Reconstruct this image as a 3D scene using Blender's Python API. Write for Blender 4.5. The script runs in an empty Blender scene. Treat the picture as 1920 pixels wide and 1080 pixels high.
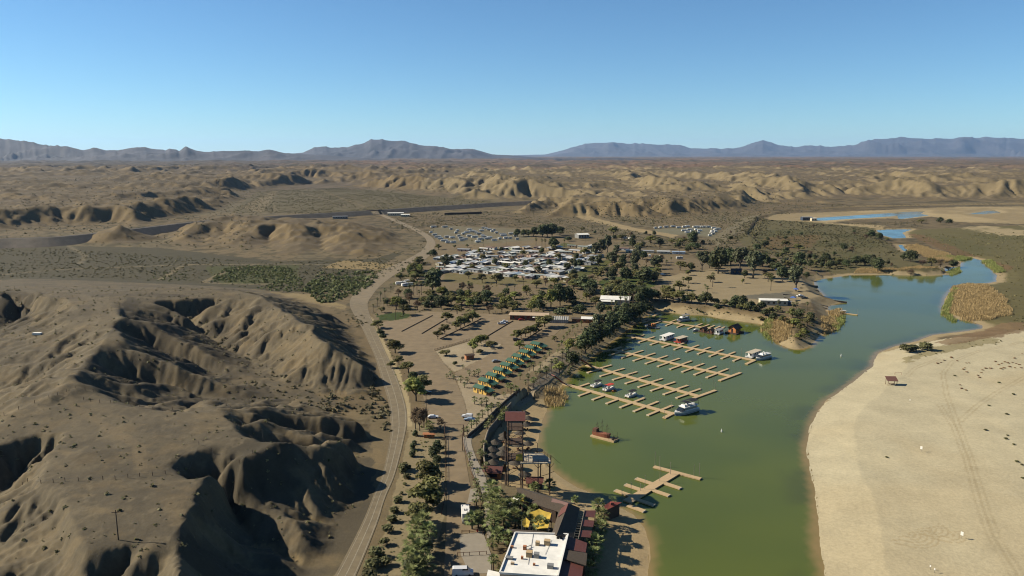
import bpy, bmesh, math, random
import numpy as np
from mathutils import Vector, Matrix, noise as mnoise
R = math.radians
random.seed(7); rng = np.random.default_rng(7)
sc = bpy.context.scene
COL = sc.collection

# ------------------------------------------------------------------ camera, sky, sun, exposure
H = 113.0; F = 1423.0; PITCH = R(9.9); WATER = -5.0
SP, CP = math.sin(PITCH), math.cos(PITCH)
cd = bpy.data.cameras.new('camera'); cam = bpy.data.objects.new('camera', cd); COL.objects.link(cam)
cam.location = (0, 0, H); cam.rotation_euler = (R(90) - PITCH, 0, 0)
cd.sensor_width = 36; cd.lens = 36 * F / 1920; cd.clip_start = 1; cd.clip_end = 120000
sc.camera = cam
SUN_EL, SUN_AZ = R(33), R(-82)        # azimuth from +y (view axis), clockwise positive: the sun stands to the west, a little ahead
w = bpy.data.worlds.new('World'); sc.world = w; w.use_nodes = True
nt = w.node_tree; bg = nt.nodes['Background']
sky = nt.nodes.new('ShaderNodeTexSky'); sky.sky_type = 'NISHITA'; sky.sun_disc = False
sky.sun_elevation = SUN_EL; sky.sun_rotation = SUN_AZ; sky.altitude = 150
sky.air_density = 0.85; sky.dust_density = 0.0; sky.ozone_density = 4.0
tint = nt.nodes.new('ShaderNodeVectorMath'); tint.operation = 'MULTIPLY'; tint.inputs[1].default_value = (.68, .92, 1.01)
nt.links.new(sky.outputs[0], tint.inputs[0]); nt.links.new(tint.outputs[0], bg.inputs[0]); bg.inputs[1].default_value = 0.05
sl = bpy.data.lights.new('sun', 'SUN'); sl.energy = 5.0; sl.angle = R(0.5); sl.color = (1.0, 0.90, 0.72)
so = bpy.data.objects.new('sun', sl); COL.objects.link(so)
sd = Vector((math.sin(SUN_AZ) * math.cos(SUN_EL), math.cos(SUN_AZ) * math.cos(SUN_EL), math.sin(SUN_EL)))
so.rotation_euler = sd.to_track_quat('Z', 'Y').to_euler(); so.location = sd * 300
sc.view_settings.view_transform = 'Standard'; sc.view_settings.look = 'None'
sc.view_settings.exposure = 1.25; sc.view_settings.gamma = 1.0
sc.cycles.use_denoising = True; sc.cycles.filter_width = 1.1
sc.cycles.max_bounces = 5; sc.cycles.diffuse_bounces = 2; sc.cycles.glossy_bounces = 2
sc.cycles.transmission_bounces = 2; sc.cycles.volume_bounces = 0; sc.cycles.transparent_max_bounces = 6

# ------------------------------------------------------------------ from photograph measurements to places on the ground
def W(px, py, z=0.0):
    v = (py - 540) / F
    zc = (H - z) / (CP * v + SP)
    return Vector(((px - 960) / F * zc, zc * (CP - v * SP), z))
def ZC(px, py, z=0.0): return (H - z) / (CP * (py - 540) / F + SP)
def WA(pts, z=0.0): return np.array([[W(p[0], p[1], p[2] if len(p) > 2 else z).x, W(p[0], p[1], p[2] if len(p) > 2 else z).y] for p in pts])

# ------------------------------------------------------------------ noise and raster tools
def hash2(ix, iy, s):
    h = (ix.astype(np.int64) * 374761393 + iy.astype(np.int64) * 668265263 + s * 1274126177) & 0xffffffff
    h = ((h ^ (h >> 13)) * 1274126177) & 0xffffffff
    return ((h ^ (h >> 16)) & 0xffff) / 65535.0
def vnoise(x, y, s=0):
    ix = np.floor(x); iy = np.floor(y); fx = x - ix; fy = y - iy
    fx = fx * fx * (3 - 2 * fx); fy = fy * fy * (3 - 2 * fy)
    a = hash2(ix, iy, s); b = hash2(ix + 1, iy, s); c = hash2(ix, iy + 1, s); d = hash2(ix + 1, iy + 1, s)
    return (a + (b - a) * fx) * (1 - fy) + (c + (d - c) * fx) * fy
def fbm(x, y, o=4, s=0):
    t = 0; a = 0.5
    for i in range(o):
        t = t + a * vnoise(x, y, s + i); x = x * 2.03 + 17.1; y = y * 2.03 + 9.7; a *= 0.5
    return t
def ridged(x, y, o=4, s=0):
    t = 0; a = 0.55; wgt = 1.0
    for i in range(o):
        n = 1 - np.abs(2 * vnoise(x, y, s + i) - 1); n = n * n
        t = t + a * n * wgt; wgt = np.clip(n * 1.4, 0, 1); x = x * 2.07 + 31.7; y = y * 2.07 + 11.3; a *= 0.5
    return t
def inpoly(x, y, P):
    out = np.zeros(x.shape, bool)
    m = (x >= P[:, 0].min()) & (x <= P[:, 0].max()) & (y >= P[:, 1].min()) & (y <= P[:, 1].max())
    xx, yy = x[m], y[m]; r = np.zeros(xx.shape, bool)
    for i in range(len(P)):
        x0, y0 = P[i]; x1, y1 = P[i - 1]
        c = (y0 > yy) != (y1 > yy)
        with np.errstate(divide='ignore', invalid='ignore'):
            r ^= c & (xx < (x1 - x0) * (yy - y0) / ((y1 - y0) if y1 != y0 else 1e-9) + x0)
    out[m] = r
    return out
def dseg(x, y, P, closed=False, far=1e9):
    d = np.full(x.shape, far)
    n = len(P)
    for i in range(n if closed else n - 1):
        a = P[i]; b = P[(i + 1) % n]; ab = b - a; L = max((ab ** 2).sum(), 1e-9)
        if far < 1e8:
            m = (x > min(a[0], b[0]) - far) & (x < max(a[0], b[0]) + far) & (y > min(a[1], b[1]) - far) & (y < max(a[1], b[1]) + far)
        else: m = np.ones(x.shape, bool)
        if not m.any(): continue
        t = np.clip(((x[m] - a[0]) * ab[0] + (y[m] - a[1]) * ab[1]) / L, 0, 1)
        d[m] = np.minimum(d[m], np.hypot(x[m] - a[0] - t * ab[0], y[m] - a[1] - t * ab[1]))
    return d
class Grid:
    def __init__(s, x0, x1, y0, y1, c):
        s.x0, s.y0, s.c = x0, y0, c; s.nx = int((x1 - x0) / c) + 1; s.ny = int((y1 - y0) / c) + 1
        s.X, s.Y = np.meshgrid(x0 + np.arange(s.nx) * c, y0 + np.arange(s.ny) * c)
    def sample(s, A, x, y):
        u = np.clip((x - s.x0) / s.c, 0, s.nx - 1.001); v = np.clip((y - s.y0) / s.c, 0, s.ny - 1.001)
        i = u.astype(int); j = v.astype(int); fu = u - i; fv = v - j
        return (A[j, i] * (1 - fu) + A[j, i + 1] * fu) * (1 - fv) + (A[j + 1, i] * (1 - fu) + A[j + 1, i + 1] * fu) * fv
    def stamp(s, V, K, pts):
        """constrain heights along a line of (px, py, z) points"""
        Q = [W(*p) for p in pts]
        for a, b in zip(Q, Q[1:]) if len(Q) > 1 else [(Q[0], Q[0])]:
            n = int((b - a).length / s.c * 2) + 2
            for t in np.linspace(0, 1, n):
                p = a.lerp(b, t); i = round((p.x - s.x0) / s.c); j = round((p.y - s.y0) / s.c)
                if 0 <= i < s.nx and 0 <= j < s.ny: V[j, i] = p.z; K[j, i] = True
def relax(V, K, it=60):
    """smooth surface through the constrained cells, coarse to fine"""
    if min(V.shape) > 12:
        ny, nx = (V.shape[0] + 1) // 2, (V.shape[1] + 1) // 2
        Vp = np.zeros((ny * 2, nx * 2)); Kp = np.zeros((ny * 2, nx * 2)); Vp[:V.shape[0], :V.shape[1]] = V * K; Kp[:V.shape[0], :V.shape[1]] = K
        s = Vp.reshape(ny, 2, nx, 2).sum((1, 3)); k = Kp.reshape(ny, 2, nx, 2).sum((1, 3))
        C = relax(np.where(k > 0, s / np.maximum(k, 1), 0), k > 0, it)
        up = np.repeat(np.repeat(C, 2, 0), 2, 1)[:V.shape[0], :V.shape[1]]
        U = np.where(K, V, up)
    else: U = np.where(K, V, V[K].mean() if K.any() else 0)
    for _ in range(it):
        P = np.pad(U, 1, mode='edge')
        U = np.where(K, V, (P[:-2, 1:-1] + P[2:, 1:-1] + P[1:-1, :-2] + P[1:-1, 2:]) / 4)
    return U
import heapq
def flood(Z, seed):
    """fill closed hollows so that every cell drains"""
    ny, nx = Z.shape; z = Z.ravel().tolist(); done = seed.ravel().tolist(); P = np.pad(seed, 1, mode='edge'); inner = seed & P[:-2, 1:-1] & P[2:, 1:-1] & P[1:-1, :-2] & P[1:-1, 2:]
    hp = [(z[i], i) for i in np.nonzero((seed & ~inner).ravel())[0].tolist()]; heapq.heapify(hp); pop, push = heapq.heappop, heapq.heappush
    while hp:
        v, i = pop(hp); y_, x_ = divmod(i, nx)
        for j in ((i - 1) if x_ else -1, (i + 1) if x_ < nx - 1 else -1, i - nx, (i + nx) if y_ < ny - 1 else -1, (i - nx - 1) if x_ else -1, (i - nx + 1) if x_ < nx - 1 else -1, (i + nx - 1) if x_ and y_ < ny - 1 else -1, (i + nx + 1) if x_ < nx - 1 and y_ < ny - 1 else -1):
            if j < 0 or done[j]: continue
            done[j] = True
            if z[j] <= v: z[j] = v + 1e-3
            push(hp, (z[j], j))
    return np.array(z).reshape(ny, nx)
def erode(Z, c, n, k, m=.42, fix=None, diff=.02):
    """let rain water carve rills and gullies: each cell is cut towards its lowest neighbour, more where more water gathers"""
    ny, nx = Z.shape; ids = np.arange(Z.size).reshape(ny, nx); seed = Z < .25 if fix is None else fix.copy(); seed[[0, -1]] = True; seed[:, [0, -1]] = True
    for it in range(n):
        if it % 2 == 0: Z = flood(Z + np.where(seed, 0, rng.normal(0, .012 * c, Z.shape)), seed)
        P = np.pad(Z, 1, mode='edge'); I = np.pad(ids, 1, mode='edge'); best = np.zeros(Z.shape); rec = ids.copy(); dist = np.full(Z.shape, c)
        for dy in (0, 1, 2):
            for dx in (0, 1, 2):
                if dy == 1 and dx == 1: continue
                L_ = c * (1.4142 if dy != 1 and dx != 1 else 1); s_ = (Z - P[dy:dy + ny, dx:dx + nx]) / L_; k_ = s_ > best
                best = np.where(k_, s_, best); rec = np.where(k_, I[dy:dy + ny, dx:dx + nx], rec); dist = np.where(k_, L_, dist)
        z = Z.ravel(); act = np.nonzero((rec.ravel() != ids.ravel()) & (best.ravel() > 1e-6))[0]; order = act[np.argsort(-z[act])].tolist(); rl = rec.ravel().tolist()
        acc = [c * c] * Z.size
        for i in order: acc[rl[i]] += acc[i]
        A_ = np.array(acc); f = (np.asarray(k).ravel() * np.minimum(A_, 2e4) ** m / dist.ravel()).tolist(); zl = z.tolist()
        for i in reversed(order):
            zr = zl[rl[i]]
            if zl[i] > zr: zl[i] = (zl[i] + f[i] * zr) / (1 + f[i])
        Zn = np.array(zl).reshape(ny, nx)
        if diff: P = np.pad(Zn, 1, mode='edge'); Zn = Zn + diff * (P[:-2, 1:-1] + P[2:, 1:-1] + P[1:-1, :-2] + P[1:-1, 2:] - 4 * Zn)
        Z = np.where(fix, Z, Zn) if fix is not None else Zn
    return Z
def sm(a, b, x): t = np.clip((x - a) / (b - a), 0, 1); return t * t * (3 - 2 * t)

# ------------------------------------------------------------------ shore lines
LAKE = [(1240,1200),(1222,1130),(1212,1080),(1216,1050),(1217,1022),(1207,990),(1187,965),(1150,947),(1120,936),(1105,925),(1082,915),(1050,895),(1027,875),(1006,842),(1008,822),(1011,800),(1020,780),(1024,764),(1036,745),(1048,728),(1060,712),(1078,695),(1100,676),(1130,653),(1165,626),(1195,603),(1215,590),(1235,582),
 (1250,585),(1287,590),(1325,591),(1350,597),(1387,602),(1425,607),(1440,615),(1452,630),(1462,645),(1480,653),(1500,655),(1516,650),(1526,640),(1537,630),(1550,622),(1560,612),(1560,600),(1552,586),(1548,574),(1580,567),(1552,562),(1545,556),(1530,540),(1525,530),(1530,524),(1557,521),(1590,516),(1657,515),(1740,517),(1787,514),(1772,510),(1770,502),(1800,500),(1802,490),(1793,486),(1820,483),(1842,488),(1850,497),(1862,505),(1870,517),(1868,528),(1850,532),(1800,535),(1785,542),(1772,560),(1768,580),(1776,592),(1795,598),(1820,602),(1842,610),(1843,616),(1815,621),(1752,628),(1715,641),(1677,650),(1648,662),(1640,675),(1638,687),(1620,700),(1600,717),(1580,732),(1550,752),(1534,772),(1522,797),(1516,820),(1514,845),(1522,885),(1530,922),(1536,972),(1538,1022),(1546,1055),(1550,1085),(1560,1200)]
POND = [(1642,432),(1665,430),(1710,430),(1692,437),(1697,442),(1700,446),(1675,447),(1655,441)]
CREEK = [(1683,459),(1692,459),(1702,469),(1697,473),(1690,468)]
RIVER = [(1500,411),(1540,408),(1600,404),(1660,400),(1702,397),(1735,396),(1727,401),(1742,404),(1705,409),(1685,411),(1682,405),(1652,407),(1602,410),(1540,414)]
RIVER2 = [(1812,402),(1840,397),(1865,394),(1877,399),(1840,402)]
LK = WA(LAKE, WATER); PD = [WA(p, WATER) for p in (POND, CREEK, RIVER, RIVER2)]
# low flood plain east of the lake and along the river
LOW = WA([(1480,1300),(1500,900),(1500,800),(1600,700),(1650,640),(1760,600),(1760,540),(1770,500),(1560,522),(1520,512),(1480,490),(1440,470),(1400,440),(1420,410),(1480,395),(1600,388),(1800,384),(2300,380),(2600,420),(3200,560),(3600,1300)], -3)
PLAZA = WA([(985,735),(945,770),(915,820),(905,850),(903,880),(925,910),(960,920),(1000,930),(1070,950),(1090,1000),(1080,1090),(1080,1300),(1240,1300),(1240,940),(1150,930),(1020,860),(1040,740)], -2)

# ------------------------------------------------------------------ heights, near ground (2 m cells)
G1 = Grid(-480, 140, 130, 840, 1.5)
V = np.zeros((G1.ny, G1.nx)); K = np.zeros_like(V, bool)
HILL = WA([(560,1250),(600,1080),(632,1000),(658,940),(674,892),(672,850),(690,818),(690,790),(688,768),(696,752),(692,740),(700,722),(706,706),(700,680),(690,655),(668,620),(648,603),(610,578),(560,556),(490,540),(400,532),(300,528),(150,520),(0,520),(-600,520),(-1500,900),(-1200,1250)])
K[~inpoly(G1.X, G1.Y, HILL)] = True
for L in [
 [(-300,540,19),(0,541,18.5),(100,546,18.5),(200,556,18.5),(232,590,18.5),(190,640,18.5),(150,690,18),(112,720,17.5),(95,745,17)],
 [(150,580,18.5),(120,560,18.5),(0,550,18.5)],[(215,600,18.5),(240,640,18)],
 [(232,545,18),(300,538,17),(380,538,17),(450,543,17),(487,552,17),(520,572,17),(562,597,16.5),(600,637,15),(650,660,12),(690,678,10.5),(703,690,9)],
 [(487,552,16.5),(550,570,12),(612,590,7.5),(650,606,3)],
 [(275,560,13),(290,545,15)],[(330,562,17),(400,560,16)],
 [(235,590,18),(300,612,16),(370,645,12.5),(430,676,8.5),(480,708,4.5)],
 [(240,565,18),(320,572,16),(380,595,13),(420,620,9)],
 [(215,640,18),(270,657,16.5),(340,683,13.5),(400,707,10),(470,733,5)],
 [(140,716,17),(200,722,16),(300,742,12.5),(380,755,8.5),(450,757,5)],
 [(340,592,11),(420,640,6.5),(465,670,5),(500,695,3.6),(535,717,2.8),(600,740,1.6),(690,752,0.4)],
 [(260,628,14),(350,665,9),(430,698,5),(500,724,3)],
 [(215,688,13.5),(300,714,9),(380,738,5),(470,745,3.2),(560,748,2)],
 [(200,733,13.5),(330,756,9),(430,752,4.5)],
 [(100,600,17),(60,580,14),(20,556,14)],[(-200,660,5),(0,622,7),(30,610,8),(45,590,9.5),(25,566,12)],
 [(112,720,17),(50,745,16),(0,778,15),(-100,830,14)],[(100,668,14),(40,700,11),(-20,735,9),(-200,790,6)],[(110,690,17),(60,712,14),(0,745,12.5)],
 [(8,781,15.5),(92,747,16),(150,737,16),(160,750,15.5),(227,759,15.5),(287,771,15),(372,774,15),(425,772,14.5),(437,785,14.5),(455,812,14.5),(480,828,14.5)],
 [(400,769,14.5),(475,759,13.5),(525,765,12.5),(612,766,11.5),(662,772,10.5),(684,777,10)],
 [(470,784,13.5),(482,777,13),(550,795,12.2),(600,810,11.5),(647,824,10.5),(668,832,9.5)],
 [(455,790,13),(540,786,10),(620,798,8),(660,812,7)],
 [(455,812,14.5),(520,822,13.5),(575,839,12.5),(640,836,11.5),(656,850,9.5)],
 [(490,812,12),(560,826,10),(625,830,9)],
 [(480,828,14.5),(535,842,13.8),(560,850,12),(595,862,10.5),(640,890,8.5),(655,900,6)],
 [(520,850,13),(480,852,14.5),(445,872,14.6),(400,886,14.8),(375,930,15),(350,1000,15),(325,1080,15),(320,1200,15)],
 [(150,850,15.6),(300,830,15.2),(400,835,14.9),(200,900,15.2),(300,960,15)],[(60,850,14.5),(120,950,15),(150,1080,15)],
 [(470,895,11),(500,940,8.5),(545,965,8),(565,985,7),(585,1020,3.5)],[(430,930,8),(470,990,5),(500,1060,3)],[(410,960,12),(450,1040,9),(470,1100,8)],
 [(-200,1010,5),(-60,960,6),(0,915,8),(35,878,10.5),(70,846,13.5)],[(-300,900,13),(0,840,14.5)],[(0,950,13.5),(60,895,14.6),(110,818,15.2)],[(0,1020,12),(-100,1100,10)],
 ]: G1.stamp(V, K, [(p[0], p[1], p[2] + max(0, p[2] - 9) * .68) for p in L])
Z1 = relax(V, K)
hillmask = inpoly(G1.X, G1.Y, HILL).astype(float)
gy, gx = np.gradient(Z1, 1.5); steep = np.clip(np.hypot(gx, gy) * 3.2, 0, 1)
SB = steep.copy()
for _ in range(6): SB = (np.roll(SB, 1, 0) + np.roll(SB, -1, 0) + np.roll(SB, 1, 1) + np.roll(SB, -1, 1) + SB) / 5
SB = sm(.35, .85, SB)
Z1 += hillmask * np.clip(SB, .03, 1) * ((ridged(G1.X / 17, G1.Y / 17, 4, 40) - 0.45) * 2.6 + (ridged(G1.X / 36 + 3, G1.Y / 36, 3, 45) - 0.5) * 4.5 + (fbm(G1.X / 5, G1.Y / 5, 3, 47) - .5) * 1.6)
Z1 = erode(Z1, 1.5, 9, .003 + .10 * SB, fix=hillmask < .5, diff=.006)
Z1 = np.where(K & (hillmask < .5), Z1 * 0, Z1)
Z1 += (1 - hillmask) * (fbm(G1.X / 60, G1.Y / 60, 3, 3) - .5) * 0.15

# ------------------------------------------------------------------ heights, middle distance (8 m cells)
G2 = Grid(-2700, 3300, 620, 4300, 8.0)
V2 = np.zeros((G2.ny, G2.nx)); K2 = np.ones_like(V2, bool)
for poly in [
 [(470,478),(520,487),(600,486),(680,483),(740,479),(764,468),(758,450),(725,427),(690,412),(620,404),(520,398),(430,398),(340,412),(285,432),(300,452),(330,460),(370,461),(376,467),(430,471)],
 [(132,464),(180,456),(230,462),(296,461),(280,445),(225,436),(165,445)],
 ]: K2[inpoly(G2.X, G2.Y, WA(poly))] = False
for L in [
 [(400,404,20),(450,402,22),(520,401,23),(600,409,22),(660,417,20),(720,430,15),(752,452,5)],
 [(520,402,23),(560,424,20),(552,455,9),(545,480,1)],[(620,412,21),(650,435,18),(655,462,8),(650,480,1)],[(480,410,22),(470,430,17),(440,450,10),(410,465,1)],
 [(400,404,20),(350,417,18),(318,436,10),(300,448,2)],[(680,430,18),(715,455,8),(735,474,0.5)],[(600,428,14),(602,455,5),(600,482,0)],[(505,430,13),(500,455,5),(490,478,0)],
 [(430,428,12),(385,440,7),(375,463,0)],[(222,421,21)],[(222,421,21),(250,436,9),(290,455,0.5)],[(222,421,21),(195,440,8),(160,458,0.5)],[(222,421,21),(226,445,7),(230,460,.5)],
 ]: G2.stamp(V2, K2, L)
Z2 = relax(V2, K2)
big = (~K2 & True) | (Z2 > .3)
Z2 = np.where(Z2 > 0.2, Z2 + np.clip(Z2, 0, 6) / 6 * (ridged(G2.X / 60, G2.Y / 60, 4, 70) - .5) * 11, Z2)
RISE = (~K2) | (Z2 > .3)
def hills(Z, poly, amp, lam, seed, soft=60, z0=0.0):
    P = WA(poly); ins = inpoly(G2.X, G2.Y, P); d = dseg(G2.X, G2.Y, P, True, soft * 1.5); d = np.minimum(d, soft * 1.5)
    m = np.where(ins, sm(0, soft, d), 0)
    wx = G2.X + (fbm(G2.X / lam / 1.3, G2.Y / lam / 1.3, 3, seed + 7) - .5) * lam; wy = G2.Y + (fbm(G2.X / lam / 1.3 + 5, G2.Y / lam / 1.3, 3, seed + 8) - .5) * lam
    global RISE; RISE |= m > .02; n = ridged(wx / lam, wy / lam, 5, seed)
    return np.maximum(Z, m * (.5 + amp * (.35 + .65 * n)))
Z2 = hills(Z2, [(-500,438),(0,434),(120,424),(200,420),(260,426),(330,410),(420,398),(470,372),(430,352),(300,352),(0,350),(-600,350)], 40, 190, 100, 50)
Z2 = hills(Z2, [(0,362),(250,366),(420,362),(520,352),(600,346),(580,338),(300,336),(0,338),(-500,340)], 56, 230, 120, 80)
Z2 = hills(Z2, [(1000,412),(1060,408),(1130,408),(1230,410),(1330,404),(1430,392),(1440,372),(1300,372),(1160,372),(1030,380)], 36, 130, 140, 50)
Z2 = hills(Z2, [(950,400),(990,404),(1030,396),(1080,392),(1050,382),(990,382)], 30, 100, 150, 30)
# the high plain: an eroded scarp that rises to a table land behind the flats
SC = WA([(-900,352),(0,345),(300,347),(520,342),(620,348),(720,356),(800,366),(870,376),(940,384),(1010,382),(1100,376),(1200,377),(1300,384),(1400,379),(1500,382),(1600,385),(1700,386),(1800,386),(1920,387),(2300,386)])
def scarp(x, y):
    yy = np.interp(x, np.r_[-2e5, SC[:, 0], 2e5], np.r_[SC[0, 1], SC[:, 1], SC[-1, 1]])
    return y - yy
lam = 300.0
def table(x, y, s=1.0):
    d = scarp(x, y)
    wx = x + (fbm(x / 260, y / 260, 3, 210) - .5) * 240; wy = y + (fbm(x / 260 + 9, y / 260, 3, 215) - .5) * 240
    g = ridged(wx / lam, wy / lam * .8, 5, 200)
    g2 = ridged(wx / 95, wy / 95, 4, 230)
    rise = sm(-40, 480, d + (g - .5) * 460)
    cut = np.exp(-np.clip(d, 0, None) / 3200.0)
    return 46 * rise + rise * cut * ((g - .55) * 62 + (g2 - .5) * 30) * s * sm(-60, 140, d) + sm(500, 6000, d) * ((fbm(x / 900, y / 1500, 4, 240) - .5) * 16 + (ridged(x / 420, y / 600, 4, 245) - .5) * 40) + sm(3000, 25000, d) * 18
T2 = table(G2.X, G2.Y, .95); RISE |= T2 > .4; Z2 = np.maximum(Z2, T2)
Z2 = Z2 + RISE * np.clip(Z2, 0, 6) / 6 * ((ridged(G2.X / 70, G2.Y / 70, 4, 260) - .45) * 9 + rng.normal(0, .5, Z2.shape))
Z2 = erode(Z2, 8.0, 12, np.where(K2, .16, .055), m=.45, fix=~RISE, diff=.008)
cn = W(222, 421, 21); dx_, dy_ = G2.X - cn.x, G2.Y - cn.y; rr_ = np.hypot(dx_, dy_); an_ = np.arctan2(dy_, dx_)
Z2 = np.maximum(Z2, 22 - rr_ * (.40 + .10 * vnoise(an_ * 2.2 + 20, rr_ * 0, 271)) - 2.2 * np.exp(-rr_ / 9))
def shore(x, y, z):
    """cut the lake, the ponds and the low banks into the ground"""
    n = (fbm(x / 7, y / 7, 3, 300) - .5)
    low = inpoly(x, y, LOW); pl = inpoly(x, y, PLAZA)
    z = np.where(low & (z < 3), np.minimum(z, -3.0 + (fbm(x / 40, y / 40, 3, 310) - .5) * .7), z)
    z = np.where(pl, np.minimum(z, -2.6), z)
    for P, far in [(LK, 60.0)] + [(p, 40.0) for p in PD]:
        m = (x > P[:, 0].min() - far) & (x < P[:, 0].max() + far) & (y > P[:, 1].min() - far) & (y < P[:, 1].max() + far)
        if not m.any(): continue
        xx, yy = x[m], y[m]; d = dseg(xx, yy, P, True, far); ins = inpoly(xx, yy, P)
        d = d + n[m] * (1.6 if P is LK else 4)
        slope = np.where(low[m] | pl[m], 0.11, 0.42)
        zz = np.where(ins, WATER - np.minimum(2.5, d * .10) + .02, WATER + .02 + np.clip(d, -1, None) * slope)
        z[m] = np.where(ins, np.minimum(z[m], zz), np.minimum(z[m], zz))
    return z
def height(x, y):
    x = np.asarray(x, float); y = np.asarray(y, float)
    z = np.zeros(x.shape)
    a = (y < 4290) & (y > 700) & (np.abs(x) < 3250)
    m = a & (x > -2690)
    z[m] = G2.sample(Z2, x[m], y[m])
    m = (x > -478) & (x < 138) & (y > 132) & (y < 838)
    if m.any():
        z[m] = np.maximum(G1.sample(Z1, x[m], y[m]) * sm(-478, -440, x[m]), z[m])
    e_ = a & (x > -2690); o_ = ~e_ & (y > 700); z[o_] = table(x[o_], y[o_])
    b_ = e_ & ((y > 3700) | (x < -2300) | (x > 2900)); k = np.maximum(np.maximum(sm(3700, 4250, y[b_]), sm(-2300, -2660, x[b_])), sm(2900, 3240, x[b_])); z[b_] = z[b_] * (1 - k) + table(x[b_], y[b_]) * k
    hl = (z > 1.2) & (y < 900); z[hl] += ((ridged(x[hl] / 6, y[hl] / 6, 3, 50) - .45) * .7 + (fbm(x[hl] / 1.6, y[hl] / 1.6, 2, 52) - .5) * .4) * np.clip(z[hl] - 1.2, 0, 1) * (.18 + .82 * np.where(y[hl] < 840, G1.sample(SB, x[hl], y[hl]), 1))
    far = y > 900
    hm = far & (z > 2) & (y < 5000); z[hm] += (ridged(x[hm] / 30, y[hm] / 34, 4, 340) - .5) * 5.0 * np.clip((z[hm] - 2) / 6, 0, 1)
    z[far] += (fbm(x[far] / 40, y[far] / 40, 3, 330) - .5) * 1.2
    return shore(x, y, z)
def gz(x, y): return float(height(np.array([x]), np.array([y]))[0])
# ------------------------------------------------------------------ materials
MATS = {}
def nodes(name):
    m = bpy.data.materials.new(name); m.use_nodes = True; t = m.node_tree
    return m, t, t.nodes['Principled BSDF'], lambda k: t.nodes.new(k), t.links.new
def mat(name, col, rough=0.85, var=0.18, scale=1.5, bump=0.0, rnd=0.0, metal=0.0, spec=0.3, detail=4, stretch=None):
    """a surface whose colour wanders with object-space noise and, for repeats, a little from one object to the next"""
    if name in MATS: return MATS[name]
    m, t, b, N, L = nodes(name)
    tc = N('ShaderNodeTexCoord'); nz = N('ShaderNodeTexNoise'); nz.inputs['Scale'].default_value = scale; nz.inputs['Detail'].default_value = detail
    if stretch:
        mp = N('ShaderNodeMapping'); mp.inputs['Scale'].default_value = stretch; L(tc.outputs['Object'], mp.inputs[0]); L(mp.outputs[0], nz.inputs['Vector'])
    else: L(tc.outputs['Object'], nz.inputs['Vector'])
    mr = N('ShaderNodeMapRange'); mr.inputs[1].default_value = .25; mr.inputs[2].default_value = .75
    mr.inputs[3].default_value = 1 - var; mr.inputs[4].default_value = 1 + var; L(nz.outputs[0], mr.inputs[0])
    fac = mr.outputs[0]
    if rnd:
        oi = N('ShaderNodeObjectInfo'); r2 = N('ShaderNodeMapRange'); r2.inputs[3].default_value = 1 - rnd; r2.inputs[4].default_value = 1 + rnd; L(oi.outputs['Random'], r2.inputs[0])
        mu = N('ShaderNodeMath'); mu.operation = 'MULTIPLY'; L(fac, mu.inputs[0]); L(r2.outputs[0], mu.inputs[1]); fac = mu.outputs[0]
    mx = N('ShaderNodeVectorMath'); mx.operation = 'SCALE'; mx.inputs[0].default_value = [c * .65 for c in col]; L(fac, mx.inputs['Scale']); L(mx.outputs[0], b.inputs['Base Color'])
    b.inputs['Roughness'].default_value = rough; b.inputs['Metallic'].default_value = metal; b.inputs['Specular IOR Level'].default_value = spec
    if bump:
        bp = N('ShaderNodeBump'); bp.inputs['Strength'].default_value = bump; bp.inputs['Distance'].default_value = .1; L(nz.outputs[0], bp.inputs['Height']); L(bp.outputs[0], b.inputs['Normal'])
    MATS[name] = m; return m
def leafmat(name, col, var=.35, rnd=.22):
    """leaves: each clump its own tone, a little light through the leaf"""
    if name in MATS: return MATS[name]
    m, t, b, N, L = nodes(name)
    g = N('ShaderNodeNewGeometry'); oi = N('ShaderNodeObjectInfo')
    a = N('ShaderNodeMapRange'); a.inputs[3].default_value = 1 - var; a.inputs[4].default_value = 1 + var; L(g.outputs['Random Per Island'], a.inputs[0])
    c = N('ShaderNodeMapRange'); c.inputs[3].default_value = 1 - rnd; c.inputs[4].default_value = 1 + rnd; L(oi.outputs['Random'], c.inputs[0])
    mu = N('ShaderNodeMath'); mu.operation = 'MULTIPLY'; L(a.outputs[0], mu.inputs[0]); L(c.outputs[0], mu.inputs[1])
    mx = N('ShaderNodeVectorMath'); mx.operation = 'SCALE'; mx.inputs[0].default_value = [c * (1.3 if max(col) < .15 else .9) for c in col]; L(mu.outputs[0], mx.inputs['Scale'])
    hs = N('ShaderNodeHueSaturation'); h = N('ShaderNodeMapRange'); h.inputs[3].default_value = .485; h.inputs[4].default_value = .515; L(oi.outputs['Random'], h.inputs[0]); L(h.outputs[0], hs.inputs['Hue'])
    L(mx.outputs[0], hs.inputs['Color']); L(hs.outputs[0], b.inputs['Base Color'])
    b.inputs['Roughness'].default_value = .75; b.inputs['Specular IOR Level'].default_value = .2
    tr = N('ShaderNodeBsdfTranslucent'); L(hs.outputs[0], tr.inputs[0]); ms = N('ShaderNodeMixShader'); ms.inputs[0].default_value = .30
    L(b.outputs[0], ms.inputs[1]); L(tr.outputs[0], ms.inputs[2]); L(ms.outputs[0], t.nodes['Material Output'].inputs[0])
    MATS[name] = m; return m

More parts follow.
